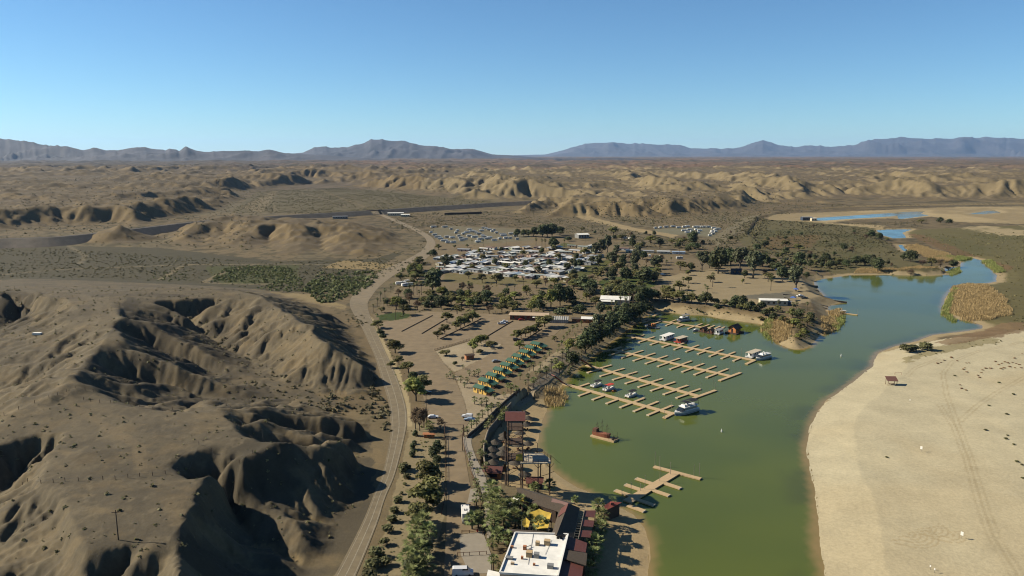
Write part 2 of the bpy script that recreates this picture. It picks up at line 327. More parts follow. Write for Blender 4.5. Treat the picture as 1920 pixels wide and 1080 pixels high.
def np_mesh(name, verts, quads, col=None, smooth=False):
    me = bpy.data.meshes.new(name); k = quads.shape[1]
    me.vertices.add(len(verts)); me.vertices.foreach_set('co', verts.astype(np.float32).ravel())
    me.loops.add(quads.size); me.loops.foreach_set('vertex_index', quads.astype(np.int32).ravel())
    me.polygons.add(len(quads)); me.polygons.foreach_set('loop_start', (np.arange(len(quads)) * k).astype(np.int32))
    me.polygons.foreach_set('loop_total', np.full(len(quads), k, np.int32))
    if smooth: me.polygons.foreach_set('use_smooth', np.ones(len(quads), bool))
    me.update(calc_edges=True)
    if col is not None:
        a = me.color_attributes.new('Col', 'FLOAT_COLOR', 'POINT')
        a.data.foreach_set('color', np.c_[col, np.ones(len(col))].astype(np.float32).ravel())
    return me
def link(name, me, m=None, parent=None):
    o = bpy.data.objects.new(name, me); COL.objects.link(o)
    if m is not None and len(me.materials) == 0: me.materials.append(m)
    if parent is not None: o.parent = parent
    return o
def struct(name, me, m, kind='structure'):
    o = link(name, me, m); o['kind'] = kind; return o

# ------------------------------------------------------------------ the ground: one sheet from below the camera to the horizon
ang = np.radians(np.arange(-44, 44.01, .1)); rad = 95 * 1.0041 ** np.arange(0, 1535)
A, Rr = np.meshgrid(ang, rad); gx_, gy_ = (Rr * np.sin(A)).ravel(), (Rr * np.cos(A)).ravel()
gz_ = height(gx_, gy_)
nA, nR = len(ang), len(rad)
idx = np.arange(nA * nR).reshape(nR, nA)
quads = np.stack([idx[:-1, :-1], idx[:-1, 1:], idx[1:, 1:], idx[1:, :-1]], -1).reshape(-1, 4)
zz = gz_.reshape(nR, nA)
dr = np.gradient(zz, axis=0) / np.gradient(Rr, axis=0); da = np.gradient(zz, axis=1) / (Rr * R(.1))
slope = np.hypot(dr, da).ravel()
x, y = gx_, gy_
n1 = fbm(x / 9, y / 9, 4, 500); n2 = fbm(x / 55, y / 55, 4, 510); n3 = fbm(x / 420, y / 420, 4, 520)
C = np.empty((len(x), 3))
hl = None
def lay(mask, col, t=1.0):
    global C
    k = (mask * t)[:, None]; C = C * (1 - k) + np.array(col) * k
C[:] = (.230, .180, .112)
lay(sm(.40, .62, n2), (.205, .170, .110)); lay(sm(.45, .6, n3), (.215, .162, .100), .7)
# far table land: reddish and grey desert pavement
far = sm(1700, 4200, y)
lay(far, (.205, .150, .105)); lay(far * sm(.42, .6, fbm(x / 700, y / 2500, 4, 530)), (.165, .128, .095)); lay(far * sm(.5, .62, fbm(x / 1500, y / 700, 4, 540)), (.26, .165, .115), .7)
lay(sm(4000, 12000, y) * sm(.46, .6, fbm(x / 2500, y / 900, 3, 550)), (.12, .112, .085), .8)
lay(far * sm(-.12, -.45, x / y), (.125, .105, .085), .75)
for sc_, y0_, y1_, sd_ in ((4.5, 500, 1200, 601), (11, 900, 2600, 603), (34, 1900, 7000, 605)):      # clumps of low scrub
    lay(sm(y0_ * .8, y0_, y) * sm(y1_ * 1.3, y1_, y) * sm(.56, .72, vnoise(x / sc_, y / sc_, sd_) * .7 + .3 * n3) , (.085, .076, .046), .75)
# eroded slopes: pale buff clay, darker varnish on the crests
hl = (gz_ > 1.5) & (y < 4300)
lay(hl * 1.0, (.225, .178, .118)); lay(hl * sm(.45, .6, n2), (.200, .160, .115), .8)
lay(sm(.12, .45, slope) * (y < 4500), (.285, .215, .125), .85); lay(sm(.10, .34, slope) * sm(1200, 1900, y) * (x > -300) * (y < 4500), (.36, .29, .185), .85)
lay(hl * (y < 800) * 1.0, (.200, .172, .128), .75); lay(sm(.44, .6, fbm(x / 24, y / 10, 4, 560)) * hl * (y < 800), (.155, .132, .10), .75); lay(sm(.52, .66, n1) * (y < 800), (.275, .205, .12), .35)
EDGE = (fbm(x / 5, y / 5, 3, 570) - .5), (fbm(x / 5 + 40, y / 5, 3, 575) - .5)
def zone(px, col, z=0, t=1.0, wob=3.0, add=None, soft=0):
    P = WA(px, z); s = wob * (1 + Rr.ravel() / 700)
    m = inpoly(x + EDGE[0] * s, y + EDGE[1] * s, P).astype(float)
    if add is not None: m = m * add
    lay(m, col, t)
marsh_n = sm(.40, .58, fbm(x / 45, y / 45, 4, 580)); marsh_m = sm(.42, .6, fbm(x / 120, y / 160, 4, 590))
hn = hl * (y < 760)
lay(hn * sm(.50, .66, fbm(x / 3.4, y / 2.4, 4, 611)), (.150, .128, .098), .6); lay(hn * sm(.54, .68, fbm(x / 2.2 + 9, y / 3.6, 4, 615)), (.285, .235, .165), .5); lay(hn * sm(.55, .72, fbm(x / 11, y / 5, 4, 617)), (.30, .235, .15), .6)
lay((y < 760) * (gz_ < 3) * sm(.52, .68, fbm(x / 3, y / 2.4, 4, 619)), (.19, .155, .10), .4)
# wash plain and tracks on the west side
zone([(0,458),(300,465),(520,490),(700,485),(760,470),(650,540),(560,548),(0,526),(-500,520)], (.092,.085,.056), t=.88)
zone([(560,355),(700,356),(860,372),(940,380),(860,390),(700,396),(600,400),(430,398),(480,360)], (.165,.140,.082), t=.8)
zone([(450,390),(510,358),(520,358),(490,398)], (.26,.21,.135), wob=5)
zone([(385,500),(560,497),(556,530),(420,534),(400,525)], (.10,.105,.045), wob=2)
zone([(640,488),(700,492),(770,500),(690,506),(600,503)], (.34,.26,.14), wob=5)
zone([(500,548),(580,552),(650,575),(640,580),(560,565)], (.33,.26,.15), wob=4)
# shade of east-facing slopes and gullies painted into the ground, with dark stony scrub
SHADE_N = sm(.34, .56, fbm(x / 16, y / 16, 4, 565))
zone([(240,590),(330,585),(420,605),(470,665),(520,725),(480,760),(380,765),(240,742),(150,735),(190,690),(230,640)], (.115,.098,.075), 10, .85, add=SHADE_N, wob=5)
zone([(490,560),(560,585),(620,640),(660,660),(700,690),(700,650),(640,590),(560,560)], (.115,.098,.075), 10, .85, add=SHADE_N, wob=4)
zone([(440,790),(560,775),(690,775),(700,900),(640,1000),(560,1090),(330,1090),(380,930),(450,870),(540,840)], (.105,.092,.072), 10, .85, add=SHADE_N, wob=5)
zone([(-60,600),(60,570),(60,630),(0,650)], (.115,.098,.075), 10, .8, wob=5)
# settlement ground
zone([(700,590),(745,535),(800,500),(815,450),(830,425),(1000,428),(1080,450),(1200,470),(1330,490),(1540,520),(1520,560),(1440,580),(1250,570),(1230,580),(1100,660),(1040,735),(980,740),(870,690),(760,690),(700,620)], (.250,.197,.128))
zone([(805,430),(840,423),(985,430),(1000,450),(900,458),(840,458),(815,448)], (.225,.200,.140), wob=4)
zone([(1225,430),(1330,424),(1352,428),(1335,445),(1300,440),(1235,440)], (.235,.222,.160), wob=4)
zone([(1240,520),(1330,505),(1500,520),(1540,540),(1540,565),(1440,575),(1330,570),(1240,560)], (.380,.310,.205), wob=5)
zone([(1375,556),(1480,547),(1500,556),(1470,562),(1420,562)], (.20,.185,.15), wob=3)
for P_, c_ in [([(1075,508),(1120,488),(1150,488),(1128,508),(1085,520)],(.115,.125,.035)), ([(1120,528),(1150,520),(1215,515),(1230,535),(1200,548),(1130,540)],(.075,.115,.028)),
   ([(1205,500),(1235,500),(1230,509),(1200,509)],(.085,.125,.03)), ([(705,592),(745,585),(770,590),(765,596),(735,601),(712,600)],(.045,.085,.02)), ([(1055,455),(1080,458),(1075,464),(1045,464)],(.11,.12,.035)),
   ([(835,512),(930,518),(1040,524),(1080,520),(1060,530),(900,534),(830,528)],(.215,.185,.09)), ([(1150,560),(1180,550),(1190,560),(1170,570)],(.08,.10,.03))]: zone(P_, c_, wob=2, t=.9)
zone([(816,659),(880,640),(941,645),(915,667),(865,692),(850,697),(832,680)], (.46,.385,.285), wob=.5)
zone([(852,702),(895,724),(915,742),(985,735),(930,775),(878,825),(868,840),(864,815),(880,792),(868,745)], (.44,.365,.27), wob=.6)
zone([(985,700),(1040,690),(1075,670),(1120,640),(1110,625),(1060,650),(1030,668)], (.40,.33,.23), wob=2)
zone([(1060,640),(1110,610),(1150,590),(1160,600),(1110,635),(1075,655)], (.36,.27,.18), wob=2)
zone([(762,790),(800,800),(836,830),(836,960),(800,1080),(690,1080),(720,1000),(745,900),(765,820)], (.34,.28,.18), wob=1)
zone([(690,590),(702,600),(725,650),(750,700),(765,740),(772,800),(764,800),(750,730),(725,670),(700,620)], (.50,.41,.26), wob=1.2)
zone([(1068,404),(1090,402),(1180,425),(1270,441),(1262,446),(1160,428)], (.42,.33,.20), wob=3)
zone([(1330,448),(1395,407),(1425,402),(1420,408),(1375,440),(1345,462)], (.25,.215,.145), wob=3)
zone([(1405,448),(1435,418),(1450,414),(1420,448),(1395,462)], (.25,.215,.145), wob=3)
# the flood plain: sand, reed flats and brush
zone([(1430,412),(1500,414),(1560,418),(1630,425),(1660,433),(1640,440),(1690,470),(1760,500),(1770,512),(1560,512),(1500,495),(1400,470),(1380,450)], (.165,.145,.075), -3)
zone([(1430,430),(1560,430),(1640,450),(1700,480),(1640,495),(1500,480),(1400,465)], (.125,.120,.055), -3, .9, add=marsh_n, wob=6)
zone([(1430,445),(1540,440),(1520,465),(1430,470)], (.185,.125,.062), -3, .8, wob=6)
zone([(1690,432),(1730,430),(2100,415),(2400,520),(2300,660),(1880,620),(1830,600),(1780,540),(1800,535),(1870,530),(1880,520),(1860,500),(1800,480)], (.175,.155,.075), -3)
zone([(1700,440),(1900,440),(2300,450),(2300,620),(1900,560),(1860,500),(1800,480)], (.145,.138,.062), -3, .9, add=marsh_m, wob=6)
zone([(1690,436),(1730,440),(1810,472),(1900,500),(1880,512),(1800,482)], (.21,.135,.075), -3, .8, wob=4)
zone([(1800,428),(1850,422),(2000,424),(2000,440),(1880,442)], (.50,.41,.26), -3, .9, wob=14, add=sm(.42,.5,n2))
for P_ in [[(1440,402),(1600,396),(1800,388),(2400,384),(2400,414),(1900,420),(1790,416),(1750,406),(1600,412),(1550,418),(1440,412)], [(1540,418),(1650,422),(1662,430),(1600,424)]]: zone(P_, (.50,.40,.245), -3, wob=8, add=.6+.4*marsh_m)
for i_, P_ in enumerate([LAKE, POND, CREEK, RIVER, RIVER2]):      # wet and bare sand round the water
    Q = WA(P_, WATER); wd = [9, 9, 6, 16, 16][i_]
    d = dseg(x, y, Q, True, wd * 2.0); lay(sm(wd, wd * .4, d + EDGE[0] * wd * .8) * (gz_ < -1.0), (.46,.37,.235), .95)
SAND = [(1470,1300),(1500,900),(1500,800),(1580,715),(1640,660),(1720,640),(1780,632),(1850,632),(1930,615),(2100,600),(2600,640),(3000,1300)]
zone(SAND, (.66,.595,.44), -3, wob=2); zone(SAND, (.64,.54,.365), -3, .6, wob=2, add=sm(.42,.66,n2)); zone(SAND, (.70,.62,.445), -3, .5, wob=1, add=sm(.45,.66,fbm(x/14,y/60,3,600)))
zone([(1690,672),(1760,650),(1850,630),(1880,640),(1800,655),(1740,668),(1700,680)], (.30,.255,.13), -3, .7, wob=5)
zone([(1750,640),(1830,620),(1880,605),(1960,600),(1960,615),(1870,632),(1780,648)], (.26,.175,.105), -3, .8, wob=4)
for trk in [[(1918,1085),(1870,1010),(1845,940),(1820,860),(1795,795),(1775,740),(1768,700),(1785,678),(1830,660),(1920,640)],[(1700,705),(1715,690),(1760,672)],[(1800,790),(1830,762),(1870,735),(1925,705)],[(1905,1085),(1855,1000),(1835,940),(1812,860),(1788,800),(1762,760)]]:
    Q = WA(trk, -3)
    for off in (-.95, .95):
        t_ = np.gradient(Q, axis=0); nn = np.c_[-t_[:, 1], t_[:, 0]] / np.hypot(t_[:, 0], t_[:, 1])[:, None]
        lay(sm(.5, .25, dseg(x, y, Q + nn * off, far=3.0) + EDGE[0] * .5), (.50,.42,.28), .75 * (.35 + .65 * vnoise(x / 6, y / 6, 777)))
for c_, r_ in [((1740,990),7),((1700,1000),9),((1772,1000),6)]:
    q = WA([c_], -3)[0]; dd = np.hypot(x - q[0], y - q[1]); lay(sm(.4,.2,np.abs((dd % 1.6) - .8)) * (dd < r_) * ((x - q[0]) * .6 > (y - q[1])), (.5,.4,.25), .6)
zone([(985,735),(1030,760),(1023,800),(1010,840),(1040,890),(1100,925),(1160,950),(1240,1000),(1250,1300),(1090,1300),(1095,1000),(1070,945),(1000,925),(950,915),(905,885),(905,850),(925,815),(955,765)], (.50,.385,.235), -2.5, wob=.8)
# tracks across the western hills and plain
for tr, wd, cc in [([(10,538),(120,560),(190,590),(175,640),(150,700),(110,720),(60,745)],2.4,(.245,.205,.15)),([(110,745),(140,775),(200,810),(260,850),(265,890)],1.6,(.27,.215,.145)),([(200,585),(230,640),(190,690)],1.2,(.26,.215,.15))]:
    lay(sm(wd, wd * .4, dseg(x, y, WA(tr, 17), far=8) + EDGE[0] * 1.5), cc, .7)
for tr, wd, cc in [([(-50,520),(100,506),(250,500),(360,496),(520,495),(640,497)],2.2,(.27,.225,.15)),([(380,530),(420,510),(470,497)],3,(.29,.235,.155)),([(380,530),(460,533),(540,532)],1.8,(.27,.22,.145)),([(300,524),(340,500),(360,496)],3,(.28,.23,.15)),
   ([(130,462),(160,480),(150,494)],3,(.24,.205,.14)),([(-50,494),(100,492),(300,489),(450,487)],1.5,(.09,.08,.06)),([(690,390),(640,372),(600,356)],5,(.26,.205,.13)),([(650,385),(560,360)],4,(.25,.20,.13)),([(520,400),(505,370)],3,(.24,.2,.13)),([(1240,392),(1225,383),(1212,380)],4,(.28,.22,.14)),([(640,575),(600,572),(500,551)],2,(.26,.2,.13))]:
    lay(sm(wd, wd * .5, dseg(x, y, WA(tr), far=25) + EDGE[0] * wd * .7), cc, .8)
m, t, b, N, L = nodes('desert ground')
at = N('ShaderNodeVertexColor'); at.layer_name = 'Col'; tc = N('ShaderNodeTexCoord')
def noise_fac(sc_, lo, hi, det=5):
    nz = N('ShaderNodeTexNoise'); nz.inputs['Scale'].default_value = sc_; nz.inputs['Detail'].default_value = det; nz.inputs['Roughness'].default_value = .65; L(tc.outputs['Object'], nz.inputs['Vector'])
    mr = N('ShaderNodeMapRange'); mr.inputs[1].default_value = .3; mr.inputs[2].default_value = .7; mr.inputs[3].default_value = lo; mr.inputs[4].default_value = hi; L(nz.outputs[0], mr.inputs[0]); return mr.outputs[0], nz.outputs[0]
f1, h1 = noise_fac(.9, .87, 1.12, 8); f2, h2 = noise_fac(.07, .88, 1.12)
mu = N('ShaderNodeMath'); mu.operation = 'MULTIPLY'; L(f1, mu.inputs[0]); L(f2, mu.inputs[1])
mx = N('ShaderNodeVectorMath'); mx.operation = 'SCALE'; L(at.outputs[0], mx.inputs[0]); L(mu.outputs[0], mx.inputs['Scale']); L(mx.outputs[0], b.inputs['Base Color'])
b.inputs['Roughness'].default_value = .95; b.inputs['Specular IOR Level'].default_value = .1
bp = N('ShaderNodeBump'); bp.inputs['Strength'].default_value = .42; bp.inputs['Distance'].default_value = .35; L(h1, bp.inputs['Height']); L(bp.outputs[0], b.inputs['Normal'])
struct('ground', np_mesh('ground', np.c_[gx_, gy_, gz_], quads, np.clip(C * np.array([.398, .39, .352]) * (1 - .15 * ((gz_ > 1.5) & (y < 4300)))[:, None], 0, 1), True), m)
del quads, C, EDGE

# ------------------------------------------------------------------ water: murky green lake, ponds and river
WG = Grid(-30, 540, 150, 900, 2.5)
ins = inpoly(WG.X, WG.Y, LK); dl = dseg(WG.X, WG.Y, LK, True, 40); keep = ins | (dl < 8)
west = sm(70, 40, WG.X) ; wn = fbm(WG.X / 18, WG.Y / 18, 4, 620); wn2 = fbm(WG.X / 60, WG.Y / 60, 3, 625)
e = np.where(ins, dl, 0)
base = np.array([.056, .070, .015]); deep = np.array([.047, .062, .015]); wc = base + (deep - base) * sm(.4, .62, wn2)[..., None]
weed = sm(14, 5, e) * sm(.40, .58, wn) * (1 - west); wc = wc * (1 - .45 * weed[..., None]) + np.array([.030, .036, .016]) * .45 * weed[..., None]
shal = sm(3.6, .2, e + (wn - .5) * 2)[..., None] * .9; wc = wc * (1 - shal) + np.array([.15, .105, .045]) * shal
vi = np.arange(WG.nx * WG.ny).reshape(WG.ny, WG.nx); q = np.stack([vi[:-1, :-1], vi[:-1, 1:], vi[1:, 1:], vi[1:, :-1]], -1)
k = (keep[:-1, :-1] & keep[:-1, 1:] & keep[1:, 1:] & keep[1:, :-1]); q = q[k]
vs = np.c_[WG.X.ravel(), WG.Y.ravel(), np.full(WG.X.size, WATER)]; cs = wc.reshape(-1, 3)
for P in PD:
    n = len(vs); c0 = P.mean(0); s_ = np.array([P.min(0) - 60, P.max(0) + 60])
    s_[0][1] = max(s_[0][1], 905)
    vs = np.r_[vs, [[s_[0][0], s_[0][1], WATER - .01 * len(cs) % 7 * .001], [s_[1][0], s_[0][1], WATER], [s_[1][0], s_[1][1], WATER], [s_[0][0], s_[1][1], WATER]]]
    cs = np.r_[cs, np.tile([[.035, .06, .06]], (4, 1))]; q = np.r_[q, [[n, n + 1, n + 2, n + 3]]]
used = np.unique(q); remap = np.zeros(len(vs), int); remap[used] = np.arange(len(used))
m, t, b, N, L = nodes('murky water')
at = N('ShaderNodeVertexColor'); at.layer_name = 'Col'; tc = N('ShaderNodeTexCoord'); L(at.outputs[0], b.inputs['Base Color'])
b.inputs['Roughness'].default_value = .07; b.inputs['IOR'].default_value = 1.33; b.inputs['Specular IOR Level'].default_value = .22
mp = N('ShaderNodeMapping'); mp.inputs['Scale'].default_value = (1, .55, 1); L(tc.outputs['Object'], mp.inputs[0])
nz = N('ShaderNodeTexNoise'); nz.inputs['Scale'].default_value = .8; nz.inputs['Detail'].default_value = 3; L(mp.outputs[0], nz.inputs['Vector'])
n9 = N('ShaderNodeTexNoise'); n9.inputs['Scale'].default_value = .03; n9.inputs['Detail'].default_value = 4; L(tc.outputs['Object'], n9.inputs['Vector'])
m9 = N('ShaderNodeMapRange'); m9.inputs[1].default_value = .35; m9.inputs[2].default_value = .65; m9.inputs[3].default_value = .05; m9.inputs[4].default_value = .16; L(n9.outputs[0], m9.inputs[0]); L(m9.outputs[0], b.inputs['Roughness'])
bp = N('ShaderNodeBump'); bp.inputs['Strength'].default_value = .16; bp.inputs['Distance'].default_value = .1; L(nz.outputs[0], bp.inputs['Height']); L(bp.outputs[0], b.inputs['Normal'])
struct('water', np_mesh('water', vs[used], remap[q], cs[used]), m)

# ------------------------------------------------------------------ roads, lots, paths: sheets just above the ground
def cat(P, n):
    P = np.asarray(P, float); P = np.r_[[2 * P[0] - P[1]], P, [2 * P[-1] - P[-2]]]; out = []
    for i in range(1, len(P) - 2):
        for t in np.linspace(0, 1, n, endpoint=False):
            a, b_, c, d = P[i - 1:i + 3]
            out.append(.5 * (2 * b_ + (c - a) * t + (2 * a - 5 * b_ + 4 * c - d) * t * t + (3 * b_ - a - 3 * c + d) * t ** 3))
    return np.array(out + [P[-2]])
def ribbon(name, Lw, Rw, m, dz=.08, z=None, across=4, kind='structure'):
    """a sheet between two world lines of the same length, laid on the ground"""
    n = len(Lw); T = np.linspace(0, 1, across + 1)
    P = Lw[:, None, :] * (1 - T)[None, :, None] + Rw[:, None, :] * T[None, :, None]
    xs, ys = P[..., 0].ravel(), P[..., 1].ravel(); zs = (height(xs, ys) if z is None else np.full(xs.shape, z)) + dz
    ii = np.arange(n * (across + 1)).reshape(n, across + 1); q = np.stack([ii[:-1, :-1], ii[:-1, 1:], ii[1:, 1:], ii[1:, :-1]], -1).reshape(-1, 4)
    return struct(name, np_mesh(name, np.c_[xs, ys, zs], q), m, kind)
def flat(name, px, m, z, thick=None, kind='structure'):
    bm = bmesh.new(); vs_ = [bm.verts.new((*W(p[0], p[1], z)[:2], z)) for p in px]; f = bm.faces.new(vs_)
    if f.normal.z < 0: f.normal_flip()
    bmesh.ops.triangulate(bm, faces=bm.faces[:]); me = bpy.data.meshes.new(name); bm.to_mesh(me); bm.free(); return struct(name, me, m, kind)
asphalt = mat('worn asphalt', (.152, .120, .072), .9, .22, .3, detail=8); gravel = mat('packed grey gravel', (.180, .134, .078), .95, .18, .22, detail=8)
concrete = mat('pale concrete', (.235, .205, .16), .9, .1, .5); paint = mat('worn road paint', (.225, .195, .14), .9, .3, 1.5)
RL = [(597,1120),(627,1080),(677,985),(702,925),(718,885),(732,815),(731,780),(727,750),(715,710),(703,670),(690,640),(676,610),(662,587),(656,573),(657,562),(663,552),(677,535),(700,517),(725,503),(755,490),(785,474),(797,462),(800,452),(793,443),(775,432),(742,417),(700,398)]
RR = [(640,1120),(667,1080),(706,985),(722,935),(742,885),(760,812),(763,780),(758,750),(745,710),(730,675),(716,645),(704,617),(694,592),(690,578),(690,567),(696,557),(709,540),(733,520),(757,506),(787,493),(808,477),(815,464),(815,452),(807,443),(789,432),(755,417),(709,398)]
RLw, RRw = cat(WA(RL), 8), cat(WA(RR), 8)
nd = 14 * 8
ribbon('road', RLw[:nd], RRw[:nd], asphalt, .10); ribbon('dirt_road', RLw[nd - 1:], RRw[nd - 1:], mat('packed dirt', (.175, .137, .085), .95, .15, .2), .10, across=3)
ctr = (RLw + RRw) / 2; wid = np.hypot(*(RRw - RLw).T)[:, None]; nrm = (RRw - RLw) / wid
for nm, off, hw, n0, n1_ in [('road_marking', -.36, .10, 0, 96), ('road_marking', .02, .16, 0, 88), ('road_marking', .42, .14, 0, 96)]:
    c_ = ctr + nrm * wid * off; ribbon(nm, (c_ - nrm * hw)[n0:n1_], (c_ + nrm * hw)[n0:n1_], paint, .125, across=1)
for (px, py) in [(715, 673), (722, 687)]:
    p = W(px, py); ribbon('road_marking', np.array([[p.x - 1.2, p.y - .6], [p.x - 1.0, p.y + .6]]), np.array([[p.x + 1.0, p.y - .6], [p.x + 1.2, p.y + .6]]), paint, .125, across=1)
flat('parking_lot', [(830,1120),(838,960),(838,840),(832,806),(806,796),(792,738),(764,690),(737,645),(706,612),(722,603),(770,597),(780,588),(800,584),(960,590),(1000,604),(1062,606),(1040,628),(1010,633),(1000,640),(975,655),(895,722),(852,700),(866,692),(915,667),(943,645),(880,638),(815,657),(832,682),(848,699),(868,745),(880,790),(866,814),(872,855),(880,902),(892,960),(905,1000),(918,1120)], gravel, .09)
flat('concrete_pad', [(861,1003),(905,996),(921,1040),(921,1075),(880,1075),(864,1040)], concrete, .13)
flat('concrete_pad', [(882,917),(896,915),(899,935),(876,944)], concrete, .13)
ribbon('footpath', cat(WA([(869,820),(869,832),(875,852),(881,875),(890,898),(899,912),(907,940),(911,975),(913,1010)]), 6), cat(WA([(885,818),(884,832),(890,852),(899,872),(911,896),(915,915),(917,940),(919,975),(922,1010)]), 6), concrete, .12)
ribbon('promenade', cat(WA([(965,745),(985,731),(1005,713),(1030,694),(1045,680),(1062,664)]), 6), cat(WA([(975,750),(996,735),(1016,717),(1041,698),(1056,684),(1072,668)]), 6), mat('sandy paving', (.27, .215, .14), .95, .12, .6), .10)
def ticks(name, A0, A1, n, length, m, w_=.12):
    """painted stall lines along an edge"""
    a, b_ = W(*A0), W(*A1); u = (b_ - a).normalized(); v = Vector((u.y, -u.x, 0)) * length; vs_ = []; q_ = []
    for i in range(n):
        p = a.lerp(b_, i / (n - 1)); k_ = len(vs_)
        for c_ in (p - u * w_, p + u * w_, p + u * w_ + v, p - u * w_ + v): vs_.append((c_.x, c_.y, .125))
        q_.append((k_, k_ + 1, k_ + 2, k_ + 3))
    struct(name, np_mesh(name, np.array(vs_), np.array(q_)), m)
faint = mat('faded stall paint', (.20, .17, .125), .9, .2, 2)
ticks('parking_marking', (880, 788), (850, 704), 24, -6, faint); ticks('parking_marking', (806, 796), (768, 700), 22, 6, faint)
ticks('parking_marking', (842, 692), (806, 650), 14, -6, faint); ticks('parking_marking', (905, 1045), (866, 1046), 4, 5, faint)
ramp_mat = mat('ramp concrete', (.235, .19, .13), .9, .12, .5); ramp_dark = mat('dark ramp kerb', (.10, .085, .065), .9, .1, 1)  # darker tone used on the ramp kerbs
# ------------------------------------------------------------------ mountain ranges on the horizon
rock = mat('far desert rock', (.048, .046, .052), .95, .5, .0016, detail=8)
def mountain(name, prof, D, depth, zb, seed):
    P = np.array(prof, float); us = np.arange(P[0, 0], P[-1, 0], 2.5); py = np.interp(us, P[:, 0], P[:, 1]); py = py - (ridged(us / 17, us * 0, 4, seed + 3) - .55) * np.clip((294 - py) * .15, 0, 3)
    v = (py - 540) / F; crest = H - D * (CP * v + SP) / (CP - v * SP); ts = np.linspace(-1, 1, 56)
    U, T = np.meshgrid(us, ts); Yw = D + T * depth; Xw = (U - 960) / F * (Yw / CP)
    Cr = np.tile(crest, (len(ts), 1))
    n = ridged(Xw / (depth * .42), Yw / (depth * .5), 5, seed); n2 = ridged(Xw / (depth * .15), Yw / (depth * .17), 4, seed + 9)
    s = np.clip(1 - np.abs(T), 0, 1); sh = s ** 1.15
    z = zb + (Cr - zb) * np.clip(sh + (1 - s) * s * 4 * (.62 * (n - .55) + .34 * (n2 - .5)) * sm(0, .25, s), -.2, 1.0) - 30 * (s <= .02)
    ii = np.arange(U.size).reshape(U.shape); q = np.stack([ii[:-1, :-1], ii[:-1, 1:], ii[1:, 1:], ii[1:, :-1]], -1).reshape(-1, 4)
    struct(name, np_mesh(name, np.c_[Xw.ravel(), Yw.ravel(), z.ravel()], q, None, False), rock)
mountain('mountains', [(-700,262),(-300,244),(0,247),(15,252),(40,259),(70,262),(85,263),(100,267),(120,272),(150,274),(180,280),(200,276),(220,280),(245,281),(270,276),(290,275),(310,278),(330,281),(338,276),(355,282),(368,272),(385,280),(400,284),(430,282),(470,281),(500,282),(520,279),(548,286),(580,288),(650,293),(760,300)], 12000, 3000, 20, 700)
mountain('mountains', [(480,296),(540,289),(580,285),(600,275),(615,272),(635,276),(660,275),(690,268),(705,260),(718,260),(740,262),(765,264),(780,269),(800,271),(830,275),(860,279),(880,278),(900,281),(925,289),(960,291),(1020,296)], 17500, 3600, 20, 720)
mountain('mountains', [(920,297),(960,291),(1020,289),(1050,282),(1070,276),(1100,267),(1110,266),(1130,267),(1160,267),(1200,268),(1240,269),(1265,271),(1285,277),(1340,278),(1375,276),(1400,266),(1415,261),(1430,266),(1445,270),(1470,274),(1490,272),(1520,272),(1545,275),(1580,270),(1600,264),(1620,259),(1650,256),(1680,256),(1720,258),(1760,258),(1770,255),(1800,256),(1840,257),(1880,259),(1920,258),(2200,250),(2600,270)], 39000, 8500, 20, 740)
mountain('mountains', [(940,301),(1000,296),(1080,297),(1150,296),(1200,298),(1270,301),(1330,303)], 10500, 900, 22, 760)

# ------------------------------------------------------------------ the air: one even, thin haze round everything on the ground
me = bpy.data.meshes.new('haze'); bm = bmesh.new(); bmesh.ops.create_cube(bm, size=1.0); bm.to_mesh(me); bm.free()
hz = struct('haze', me, None, 'stuff'); hz.scale = (110000, 60000, 1250 + 9); hz.location = (0, 29000, 620.5)
m = bpy.data.materials.new('thin haze'); m.use_nodes = True; t = m.node_tree; t.nodes.remove(t.nodes['Principled BSDF'])
pv = t.nodes.new('ShaderNodeVolumePrincipled'); pv.inputs['Density'].default_value = 1.2e-5; pv.inputs['Color'].default_value = (.40, .62, 1.0, 1); pv.inputs['Anisotropy'].default_value = 0.2
t.links.new(pv.outputs[0], t.nodes['Material Output'].inputs['Volume']); me.materials.append(m)
# ------------------------------------------------------------------ helpers for things and their parts
ORD = 'first second third fourth fifth sixth seventh eighth ninth tenth eleventh twelfth thirteenth fourteenth fifteenth sixteenth seventeenth eighteenth nineteenth twentieth'.split()
ORD += ['twenty-' + o for o in ORD[:9]] + ['thirtieth'] + ['thirty-' + o for o in ORD[:9]] + ['fortieth'] + ['forty-' + o for o in ORD[:9]] + ['fiftieth']
def tag(o, label, cat, group=None):
    o['label'] = label; o['category'] = cat
    if group: o['group'] = group
    return o
def thing(name, label, cat, loc=(0, 0, 0), rz=0.0, group=None, scale=None):
    o = bpy.data.objects.new(name, None); COL.objects.link(o); o.empty_display_size = .5
    o.location = loc; o.rotation_euler = (0, 0, rz)
    if scale is not None: o.scale = scale
    return tag(o, label, cat, group)
def dup(root, loc, rz=0.0, label=None, group=None, scale=None):
    r = root.copy(); COL.objects.link(r); r.location = loc; r.rotation_euler = (0, 0, rz)
    if label: r['label'] = label
    if group: r['group'] = group
    if scale is not None: r.scale = scale
    for ch in root.children:
        c = ch.copy(); COL.objects.link(c); c.parent = r
        for g in ch.children: d = g.copy(); COL.objects.link(d); d.parent = c
    return r
def on_ground(pts):
    """where picture measurements meet the ground"""
    px = np.array([p[0] for p in pts], float); py = np.array([p[1] for p in pts], float); z = np.zeros(len(px))
    for _ in range(4):
        v = (py - 540) / F; zc = (H - z) / (CP * v + SP); x_ = (px - 960) / F * zc; y_ = zc * (CP - v * SP); z = height(x_, y_)
    return np.c_[x_, y_, z], zc
def og(px, py):
    p, _ = on_ground([(px, py)]); return Vector(p[0])
